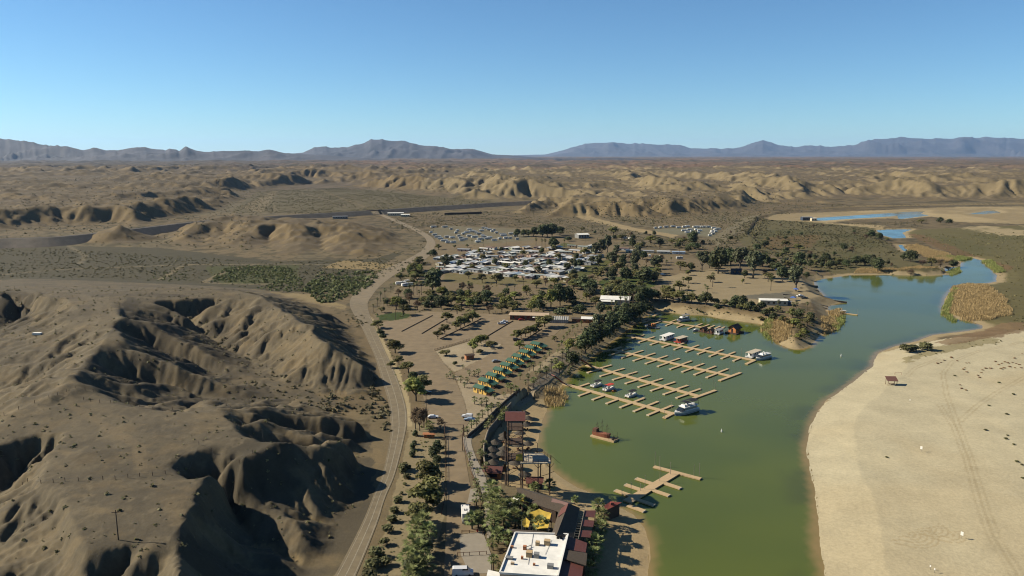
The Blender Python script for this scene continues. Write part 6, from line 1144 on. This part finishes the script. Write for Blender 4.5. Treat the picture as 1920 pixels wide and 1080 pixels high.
shed('orange_cabin', 'bright orange cabin with curved white roof at the marina bank', 1102, 604, -10, 8, 6, 3.0, .9, 'orange', 'roofwhite'); shed('small_shed', 'low terracotta shed beside the bright orange cabin', 1084, 603, -10, 8, 5, 2.4, .4, 'clay', 'roofbr')
r = shed('white_hall', 'big white-roofed hall among tall palms above the marina', 1154, 568, -12, 22, 14, 4.0, 1.6, 'cream', 'roofwhite'); b = MB(); b.slab([(-14, -9.5, 2.6), (0, -9.5, 2.6), (0, -7.2, 3.6), (-14, -7.2, 3.6)], .15); b.build('porch_roof', M_['roofwhite'], r)
shed('ramp_building', 'beige flat-roofed building beside the boat ramp', 1449, 571, -8, 20, 8, 4.0, .7, 'cream', 'roofwhite'); shed('ramp_shed', 'dark little shed touching the beige ramp building', 1474, 572, -8, 6, 5, 3.0, .5, 'dkblue', 'grey')
shed('metal_workshop', 'metal workshop with white roof and dark open side', 1091, 446, 20, 16, 13, 5.2, 1.4, 'grey', 'roofwhite', .6, 'x', True); shed('dark_shed', 'dark blue shed under the big eucalyptus trees', 1380, 513, 0, 9, 6, 4.6, .5, 'dkblue', 'dkblue')
shed('warehouse', 'long white warehouse under the railway embankment', 742, 404, 8, 30, 12, 5, .8, 'cream', 'roofwhite'); shed('warehouse', 'short white warehouse right of the long one by the embankment', 760, 406, 8, 16, 10, 4, .8, 'cream', 'roofwhite'); shed('yard_shed', 'grey yard shed at the foot of the mesa by the embankment', 638, 409, 10, 26, 9, 4, .6, 'grey', 'grey')
shed('river_building', 'dark boathouse with a white end at the river edge', 1512, 413, 0, 18, 12, 6, .8, 'dkblue', 'grey'); shed('river_building', 'small white shed beside the dark boathouse', 1525, 414, 0, 9, 8, 5, .5, 'cream', 'roofwhite')
shed('brick_kiosk', 'small brick kiosk on the white gravel island', 880, 673, 20, 4.5, 3.5, 2.6, .5, 'clay', 'brown'); shed('orange_sign_box', 'little orange entrance sign box beside the lane', 805, 820, 0, 4.2, 1.6, 1.8, .3, 'orange', 'clay')
for i, (px, py) in enumerate([(1457,509),(1462,519),(1492,547),(1487,563)]):
    p = og(px, py); r = thing('canopy_tent', ['blue canopy tent under the farther trees', 'blue canopy tent on the sand near the trees', 'blue canopy tent at the head of the ramp', 'blue canopy tent beside the dark shed'][i], 'canopy', p, .3, 'blue canopy tents'); b = MB(); b.cone((0, 0, 2.3), 3.0, 1.1, 4); b.build('cloth', M_['blue'], r); 
    for x_, y_ in ((2.9,0),(-2.9,0),(0,2.9),(0,-2.9)): b = MB(); b.tube((x_, y_, 0), (x_, y_, 2.35), .06, n=4); b.build('leg', M_['grey'], r)
# ---- cars (front towards +x)
def car(label, px, py, rz, col, kind='sedan', z=None):
    m_ = mat(col[0] + ' car paint', col[1], .3, .03, 1, spec=.6); p = og(px, py); p.z += .1; r = thing('parked_' + ('car' if kind in ('sedan', 'suv') else kind), label, 'car' if kind in ('sedan', 'suv') else kind.replace('_', ' '), p, rz, 'parked vehicles')
    L_, w_, h = dict(sedan=(4.7,1.8,.75), suv=(4.8,1.9,.95), pickup=(5.6,1.95,.95), van=(5.8,2.05,1.0))[kind]; b = MB()
    prof = dict(sedan=[(-2.35,.75),(-1.9,.95),(-1.2,1.42),(.35,1.42),(1.15,.92),(2.2,.78),(2.35,.55)], suv=[(-2.4,.9),(-2.3,1.65),(-1.9,1.75),(.3,1.72),(1.1,1.1),(2.25,.98),(2.4,.7)], pickup=[(-2.8,1.05),(-.85,1.05),(-.75,1.75),(.55,1.78),(1.2,1.12),(2.65,1.05),(2.8,.7)], van=[(-2.9,1.0),(-2.85,2.15),(-2.5,2.25),(1.1,2.2),(2.0,1.3),(2.8,1.1),(2.9,.7)])[kind]
    pts = [(-L_ / 2, .32)] + prof + [(L_ / 2, .32)]; n = len(pts); vs = [(x_, -w_ / 2 * (.86 if z_ > 1.2 else 1), z_) for x_, z_ in pts] + [(x_, w_ / 2 * (.86 if z_ > 1.2 else 1), z_) for x_, z_ in pts]
    b.add(vs, [tuple(range(n)), tuple(range(2 * n - 1, n - 1, -1))] + [(i, n + i, n + (i + 1) % n, (i + 1) % n) for i in range(n)]); body = b.build('body', m_, r)
    t = max(z_ for _, z_ in pts); x0, x1 = dict(sedan=(-1.45,.75), suv=(-2.1,.75), pickup=(-.7,.9), van=(-.2,1.5))[kind]; b = MB(); b.box(((x0 + x1) / 2, 0, t - .28), (x1 - x0, w_ * .93, .36), 0, .8, .93); b.build('window', M_['glass'], body)
    for x_ in (-L_ * .3, L_ * .31):
        for s_ in (-1, 1): b = MB(); b.tube((x_, s_ * (w_ / 2 - .2), .33), (x_, s_ * (w_ / 2 + .02), .33), .33, n=10); b.build('wheel', M_['tyre'], r)
    for s_ in (-1, 1): b = MB(); b.box((L_ / 2 - .04, s_ * w_ * .36, .68), (.1, .35, .16)); b.build('headlight', M_['roofwhite'], r)
    if kind == 'pickup': b = MB(); b.box((-1.8, 0, 1.07), (1.7, 1.6, .05)); b.build('truck_bed', M_['black'], r)
    return r
WHT, BLK, BLU, GRY, RED = ('white', (.60,.60,.60)), ('black', (.012,.012,.014)), ('light blue', (.22,.29,.38)), ('grey', (.16,.17,.18)), ('red', (.30,.03,.02))
car('white sedan parked by the tall pole beside the lane', 812, 784, .1, WHT); car('white sports utility car parked at the sand yard kerb', 876, 783, 2.9, WHT, 'suv'); car('light blue sedan parked right beside the white one', 880, 789, 3.0, BLU); car('black sports utility car by the row of mesquite trees', 969, 639, .2, BLK, 'suv'); car('silver grey sedan parked behind the cabins', 930, 679, .4, GRY)
car('white pickup parked on the open lot, the nearer of two', 941, 608, .1, WHT, 'pickup'); car('white pickup parked behind the nearer white pickup', 945, 605, .15, WHT, 'pickup'); car('red car at the front of the long red store', 978, 601, .1, RED); car('white van on the concrete pad by the restaurant annex', 868, 1078, .05, WHT, 'van'); car('white boat-towing pickup at the boat ramp head', 1500, 556, .3, WHT, 'pickup'); car('dark pickup beside the blue canopy at the ramp', 1508, 560, .2, BLK, 'pickup'); car('white car with trailer near the grassy park', 1243, 516, .3, WHT, 'suv'); car('dark car half under the yellow-green tree by the lane', 800, 738, .2, BLK)
car('grey pickup in the yard beside the curved road', 757, 530, .4, GRY, 'pickup'); car('dark car parked before the cream gabled house', 1209, 482, .1, BLK)
p = og(873, 972); r = thing('cargo_trailer', 'white box trailer with roof hatch parked at the lane end', 'trailer', p, R(97)); b = MB(); b.box((0, 0, 1.8), (6.4, 2.5, 2.7)); b.build('body', M_['roofwhite'], r); b = MB(); b.box((-.2, .35, 3.2), (.7, .35, .12)); b.box((-.2, -.35, 3.2), (.7, .35, .12)); b.box((-1.0, 0, 3.2), (.4, 1.0, .08)); b.build('roof_hatch', M_['grey'], r); b = MB(); b.box((-3.7, 0, 1.2), (1.5, 2.2, 1.6), 0, .85); b.build('cab', M_['grey'], r)
for x_ in (-3.4, 1.6, 2.4):
    for s_ in (-1, 1): b = MB(); b.tube((x_, s_ * 1.0, .4), (x_, s_ * 1.25, .4), .4, n=10); b.build('wheel', M_['tyre'], r)
# ---- fences, barriers, walls, poles
def fence(name, label, pts, h, step, rails, m_, r_=.07, cat_='fence', post=True, per=False):
    P, _ = on_ground(pts); P = [Vector(p) for p in P]; root = thing(name, label, cat_, P[0]); spots = []
    for a, b_ in zip(P, P[1:]):
        n = max(int(round((b_ - a).length / step)), 1) if not per else 1; spots += [a.lerp(b_, i / n) for i in range(n)]
    spots.append(P[-1]); g = height(np.array([s.x for s in spots]), np.array([s.y for s in spots]))
    for s, z in zip(spots, g): s.z = z
    pm = bpy.data.meshes.new('post'); b = MB(); b.tube((0, 0, -.3), (0, 0, h), r_, r_ * .9, 6); pm.from_pydata(b.v, [], b.f); pm.materials.append(m_)
    for s in spots:
        if post: o = link('post', pm, None, root); o.location = s - root.location
    for k in rails:
        b = WB(root); [b.tube(a + UP * k, c + UP * k, .02 if r_ < .06 or per else r_ * .7, n=4) for a, c in zip(spots, spots[1:])]; b.build('wire' if per else 'rail', M_['wire'] if per else m_)
    return root
HB = M_['brown']
fence('wire_fence', 'old post and wire fence along the far rim of the mesa', [(8,781),(35,767),(65,757),(92,747),(108,743),(125,739),(142,736),(160,735),(175,735)], 1.3, 3, (.9,), HB, .09, per=True)
fence('wire_fence', 'old post and wire fence along the mesa edge above the gullies', [(157,750),(170,753),(187,755),(208,757),(227,759),(245,759),(262,764),(287,771),(305,774),(324,777),(347,779),(372,774),(394,770),(410,771),(425,772),(433,783),(437,790),(445,800),(452,812)], 1.3, 3, (.9,), HB, .09, per=True)
fence('wire_fence', 'old post and wire fence crossing the near mesa', [(41,899),(52,903),(77,907),(100,905),(122,903),(147,902),(170,901),(193,900),(216,899),(240,896),(262,894),(286,892),(310,889),(332,887),(355,886),(377,886),(400,885),(425,880),(450,873),(474,855),(496,848),(492,826)], 1.3, 3, (.9,), HB, .09, per=True)
fence('rail_fence', 'brown rail fence along the white gravel island', [(815,657),(848,648),(880,638)], 1.1, 2.6, (.5, .95), HB, .09); fence('rail_fence', 'low rail fence at the back of the lot', [(793,580),(830,582)], 1.0, 3, (.5, .9), M_['float_'], .08)
for lab, pts in [('straight log barrier on the lot, the one nearest the road', [(753,622),(811,592)]), ('straight log barrier on the lot between the two others', [(791,626),(836,599)]), ('long log barrier behind the white gravel island', [(912,632),(962,602)]), ('log kerb below the planter row of trees', [(825,636),(901,599)]), ('log kerb beside the cabin row trees', [(983,639),(1016,617)])]:
    P = [Vector(p) for p in on_ground(pts)[0]]; r = thing('log_barrier', lab, 'log barrier', P[0], 0, 'log barriers on the lot'); b = WB(r); n = 12
    for i in range(n): a, c = P[0].lerp(P[1], i / n), P[0].lerp(P[1], (i + .96) / n); b.tube(a + UP * .35, c + UP * .35, .22, n=6)
    b.build('log', HB); b = WB(r); [b.tube(P[0].lerp(P[1], i / 6) - UP * .1, P[0].lerp(P[1], i / 6) + UP * .5, .16, n=5) for i in range(7)]; b.build('stub_post', HB)
fence('rail_fence', 'red-brown rail fence down the west side of the shaded lane', [(834,812),(835,860),(835,900),(834,938),(828,965)], 1.1, 3.2, (.45, .95), M_['rust'], .1)
fence('rail_fence', 'rail fence between the lane and the walkway', [(867,815),(869,835),(877,862),(884,890),(893,912)], 1.0, 2.6, (.5, .9), M_['rust'], .07); fence('rail_fence', 'short rail fence behind the white box trailer', [(866,1000),(880,1000),(896,998)], 1.1, 2.2, (.5, 1.0), M_['rust'], .1); fence('rail_fence', 'short rail fence on the concrete pad, with a taller end post', [(858,1043),(880,1042),(899,1041),(912,1040)], 1.2, 2.2, (1.1,), M_['rust'], .1); fence('rail_fence', 'row of short posts along the palm walk', [(898,912),(902,945),(904,975),(905,1003),(915,1004)], 1.2, 1.7, (.4,), HB, .1)
fence('rail_fence', 'timber rail along the promenade edge above the bank', [(978,752),(998,737),(1018,718),(1042,699),(1058,684)], 1.1, 2.4, (.5, 1.0), HB, .08)
def wall(label, pts, h, t, m_, base=-3.0, name='retaining_wall'):
    P = [Vector(p) for p in on_ground(pts)[0]]; r = thing(name, label, 'wall', P[0])
    C2 = cat([(p.x, p.y) for p in P], 6); tn = np.gradient(C2, axis=0); nn = np.c_[-tn[:, 1], tn[:, 0]] / np.hypot(tn[:, 0], tn[:, 1])[:, None] * t / 2; n = len(C2); vs = []
    for c_, d_ in zip(C2, nn): vs += [(*(c_ - d_), base), (*(c_ + d_), base), (*(c_ + d_), h), (*(c_ - d_), h)]
    b = WB(r); b.add(vs, [(i * 4 + k, i * 4 + (k + 1) % 4, i * 4 + 4 + (k + 1) % 4, i * 4 + 4 + k) for i in range(n - 1) for k in range(4)] + [(3, 2, 1, 0), tuple((n - 1) * 4 + k for k in range(4))]); b.build('stonework', m_)
    b = WB(r); [b.tube((*a, h + .05), (*c_, h + .05), t * .62, n=6) for a, c_ in zip(C2, C2[1:])]; b.build('coping', mat('wall coping', (.22,.18,.13), .9, .15, 2))
wall('curved retaining wall between walkway palms and beach umbrellas', [(958,770),(944,786),(930,803),(917,818),(910,838),(907,858),(910,880)], .5, .5, mat('rough wall stone', (.13,.105,.08), .95, .3, 1.5, .5), -3.4)
wall('long low dark wall slanting from the lane to the promenade', [(876,822),(905,797),(930,772),(955,749),(975,733)], 1.3, .35, M_['brown'], -1.0, 'garden_wall')
for lab, px, py, hh in [('tall wooden utility pole beside the white sedan', 800, 803, 15), ('tall slim pole at the lane entrance with a crossarm', 835, 845, 12), ('tall thin pole on the lane corner near the gate', 867, 845, 7), ('utility pole beside the mobile home front row', 998, 525, 9), ('utility pole behind the lot near the palms', 917, 548, 9), ('utility pole at the road junction by the lot', 742, 600, 8), ('utility pole near the metal workshop', 1097, 456, 10), ('utility pole by the white house with dark porch', 1274, 478, 11), ('pole in front of the storage lot', 949, 462, 12), ('pole on the rim of the near mesa', 222, 1012, 8)]:
    p = og(px, py); r = thing('utility_pole', lab, 'pole', p, .2, 'utility poles'); b = MB(); b.tube((0, 0, -.5), (0, 0, hh), .16, .11, 8); b.build('pole', M_['brown'], r); b = MB(); b.box((0, 0, hh - .6), (2.0, .12, .14)); b.build('crossarm', M_['brown'], r)
p, q = og(834, 818), og(869, 818); r = thing('entrance_gate', 'timber gate beam across the top of the shaded lane', 'gate', p); [WB(r).tube(s_, s_ + UP * 5, .16, n=8).build('post', M_['rust']) for s_ in (p, q)]; b = WB(r); b.tube(p + UP * 4.9, q + UP * 4.9, .1, n=6); b.build('beam', M_['rust'])
b = MB(); b.tube((0, 0, 0), (0, 0, .9), .16, n=8); b.tube((-.25, 0, .6), (.25, 0, .6), .09, n=6); b.cone((0, 0, .9), .2, .2, 8); o = b.build('fire_hydrant', mat('hydrant red', (.5,.02,.02), .5, .05, 1)); o.location = og(895, 998); tag(o, 'bright red fire hydrant on the palm walk beside the fence', 'hydrant')
# ---- east beach
p = og(1671, 721); r = thing('beach_shelter', 'lone brown shelter with slanted roof on the open sand', 'shelter', p, R(-4)); 
for x_, y_, h_ in ((-2.2, -1.4, 2.5), (2.2, -1.4, 2.5), (-2.2, 1.4, 3.6), (2.2, 1.4, 3.6)): b = MB(); b.tube((x_, y_, -.3), (x_, y_, h_), .13, n=6); b.build('post', M_['rust'], r)
pass; b = MB(); b.slab([(-2.7, -1.9, 2.4), (2.7, -1.9, 2.4), (2.7, 1.9, 3.9), (-2.7, 1.9, 3.9)], .16); b.build('roof', mat('shelter roof board', (.13,.06,.045), .8, .2, 2), r); b = MB(); b.box((0, 0, .75), (2.6, .9, .1)); b.box((0, -.9, .45), (2.6, .35, .08)); b.box((0, .9, .45), (2.6, .35, .08)); b.tube((-.9, 0, 0), (-.9, 0, .7), .1); b.tube((.9, 0, 0), (.9, 0, .7), .1); b.build('picnic_table', M_['rust'], r)
p = og(1684, 703); r = thing('goal_frame', 'thin red pipe frame standing behind the brown shelter', 'frame', p, R(-10)); b = MB(); b.tube((-1.6, 0, 0), (-1.6, 0, 1.4), .05); b.tube((1.6, 0, 0), (1.6, 0, 1.4), .05); b.tube((-1.6, 0, 1.4), (1.6, 0, 1.4), .05); b.tube((-1.6, .9, 0), (-1.6, 0, 1.4), .04); b.build('pipe', M_['redramp'], r)
for px, py, lab in [(1727,847,'white beach sign nearest the brown shelter'), (1803,1010,'white beach sign between the tyre tracks and the water'), (1744,1068,'white beach sign nearest the water with a short post beside it'), (1752,1074,'short white post beside a beach sign'), (1706,754,'small pale marker stake on the sand below the shelter')]:
    p = og(px, py); r = thing('beach_sign', lab, 'sign', p, R(-50), 'signs on the east beach'); b = MB(); b.tube((0, 0, -.3), (0, 0, 1.6), .05, n=6); b.build('post', M_['pole'], r); b = MB(); s_ = .45 if 'stake' in lab or 'short' in lab else 1; b.box((0, -.06, 1.7 * (s_ * .6 + .4)), (.8 * s_, .05, 1.2 * s_)); b.build('board', M_['roofwhite'], r)
p = og(70, 627); b = MB(); b.box((0, 0, .55), (4.2, 2.0, 1.1)); b.box((0, 0, 1.15), (4.4, 2.2, .1)); o = b.build('concrete_block', M_['roofwhite']); o.location = p; tag(o, 'white concrete block on the western hilltop', 'block')
# ---- boat ramp
for i, (a, b_, w_) in enumerate([((1470,555),(1556,573),3.2), ((1471,560),(1552,577),3.2), ((1474,566),(1549,580.5),3.2), ((1492,548),(1546,561),3.0)]):
    p, q = Q(*a, -.2), Q(*b_, -5.0); u = (q - p).normalized(); n = Vector((-u.y, u.x, 0)) * w_ / 2; vs = [p - n, q - n, q + n, p + n]; me = MB().slab([v + UP * .25 for v in vs], .5); mm = bpy.data.meshes.new('boat_ramp'); mm.from_pydata([tuple(v) for v in me.v], [], me.f); struct('boat_ramp', mm, ramp_mat)
for i, (a, b_) in enumerate([((1468,552),(1588,567)), ((1470,558),(1553,575)), ((1472,563),(1551,579)), ((1500,540),(1535,546)), ((1503,534),(1533,537)), ((1498,547),(1540,555))]):
    p, q = Q(*a, .3), Q(*b_, -4.6); r = thing('ramp_pier', ['long thin pier kerb running farthest into the blue water', 'pier kerb between the first and second pale ramp lanes', 'pier kerb between the second and third pale ramp lanes', 'short timber kerb on the sand under the leaning tree', 'highest timber kerb on the sand near the leaning tree', 'short kerb just above the long thin pier'][i], 'pier', (p.x, p.y, p.z), 0, 'piers of the boat ramp'); f = WB(r); u = (q - p).normalized(); n = Vector((-u.y, u.x, 0)) * .45; f.slab([p - n + UP * .6, q - n + UP * .6, q + n + UP * .6, p + n + UP * .6], 1.2); f.build('kerb', ramp_dark); f = WB(r); f.slab([p - n * .9 + UP * .68, q - n * .9 + UP * .68, q + n * .9 + UP * .68, p + n * .9 + UP * .68], .06); f.build('deck', M_['pole'])
# ---- railway embankment across the plain
ball = mat('dark embankment ballast', (.125,.105,.082), .95, .25, .12); 
def embank(name, label, pts, h, top=7.0, run=2.0):
    P = [Q(px, py, z) for px, py, z in pts]; r = thing(name, label, 'embankment', P[0]); C2 = cat([(p.x, p.y) for p in P], 10); zz_ = np.interp(np.linspace(0, 1, len(C2)), np.linspace(0, 1, len(P)), [p.z for p in P]); tn = np.gradient(C2, axis=0); nn = np.c_[-tn[:, 1], tn[:, 0]] / np.hypot(tn[:, 0], tn[:, 1])[:, None]; vs = []
    for c_, d_, z_ in zip(C2, nn, zz_):
        for o_, zo in ((-top / 2 - h * run, -1.5), (-top / 2, h), (top / 2, h), (top / 2 + h * run, -1.5)): vs.append((*(c_ + d_ * o_), z_ + zo))
    n = len(C2); b = WB(r); b.add(vs, [(i * 4 + k, i * 4 + 4 + k, i * 4 + 5 + k, i * 4 + 1 + k) for i in range(n - 1) for k in range(3)] + [(0, 1, 2, 3), tuple((n - 1) * 4 + k for k in (3, 2, 1, 0))]); b.build('bank', ball); b = WB(r)
    for s_ in (-.75, .75):
        L_ = C2 + nn * s_; [b.tube((*a, z0 + h + .15), (*c_, z1 + h + .15), .1, n=4) for a, c_, z0, z1 in zip(L_, L_[1:], zz_, zz_[1:])]
    b.build('rail', M_['grey'])
embank('railway_embankment', 'dark railway embankment on the west behind the cone-shaped hill', [(-420,486,0),(-150,472,0),(0,463,0),(100,459,0),(190,450,0),(300,436,0),(380,426,0),(455,418,0)], 10)
embank('railway_embankment', 'dark railway embankment west of the bridge, behind the mesa', [(455,418,0),(540,412,0),(620,407,0),(692,402.5,0)], 8)
embank('railway_embankment', 'long dark railway embankment east of the bridge', [(710,401.5,0),(800,395,0),(880,390,0),(940,386,0),(1000,383,0)], 8)
embank('railway_embankment', 'dark railway embankment among the central badlands', [(1040,380,1),(1120,377,2),(1200,374,4),(1260,372.5,5)], 9); embank('railway_embankment', 'dark railway embankment beyond the eastern badlands', [(1290,370,6),(1380,366,6),(1460,362.5,7),(1560,358,8),(1625,356,10)], 10)
p, q = Q(690,402.6,0), Q(712,401.4,0); r = thing('railway_bridge', 'short railway bridge over the dirt road gap', 'bridge', p); u = (q - p).normalized(); n = Vector((-u.y, u.x, 0)) * 3.2; b = WB(r); b.slab([p - n - u * 4 + UP * 8.5, q - n + u * 4 + UP * 8.5, q + n + u * 4 + UP * 8.5, p + n - u * 4 + UP * 8.5], 1.6); b.build('deck', M_['brown']); 
for t in (.0, 1.0): b = WB(r); c_ = p.lerp(q, t); b.box((c_.x, c_.y, 3.2), (2.5, 7, 8), math.atan2(u.y, u.x)); b.build('abutment', M_['float_'])
for lab, px, py, n_ in [('line of dark freight wagons parked at the foot of the bank', 838, 403, 9)]:
    for i in range(n_):
        p = og(px + i * 7.6, py - i * .28); b = MB(); b.box((0, 0, 2.2), (9.5, 3, 3.2)); o = b.build('freight_wagon', M_['brown']); o.location = p; o.rotation_euler.z = R(12); tag(o, f'dark low freight wagon, {ORD[i]} from the bridge in its line', 'wagon', 'parked freight wagons'); b = MB(); b.box((0, 0, .5), (8.6, 2.4, .7)); b.build('bogie', M_['black'], o)
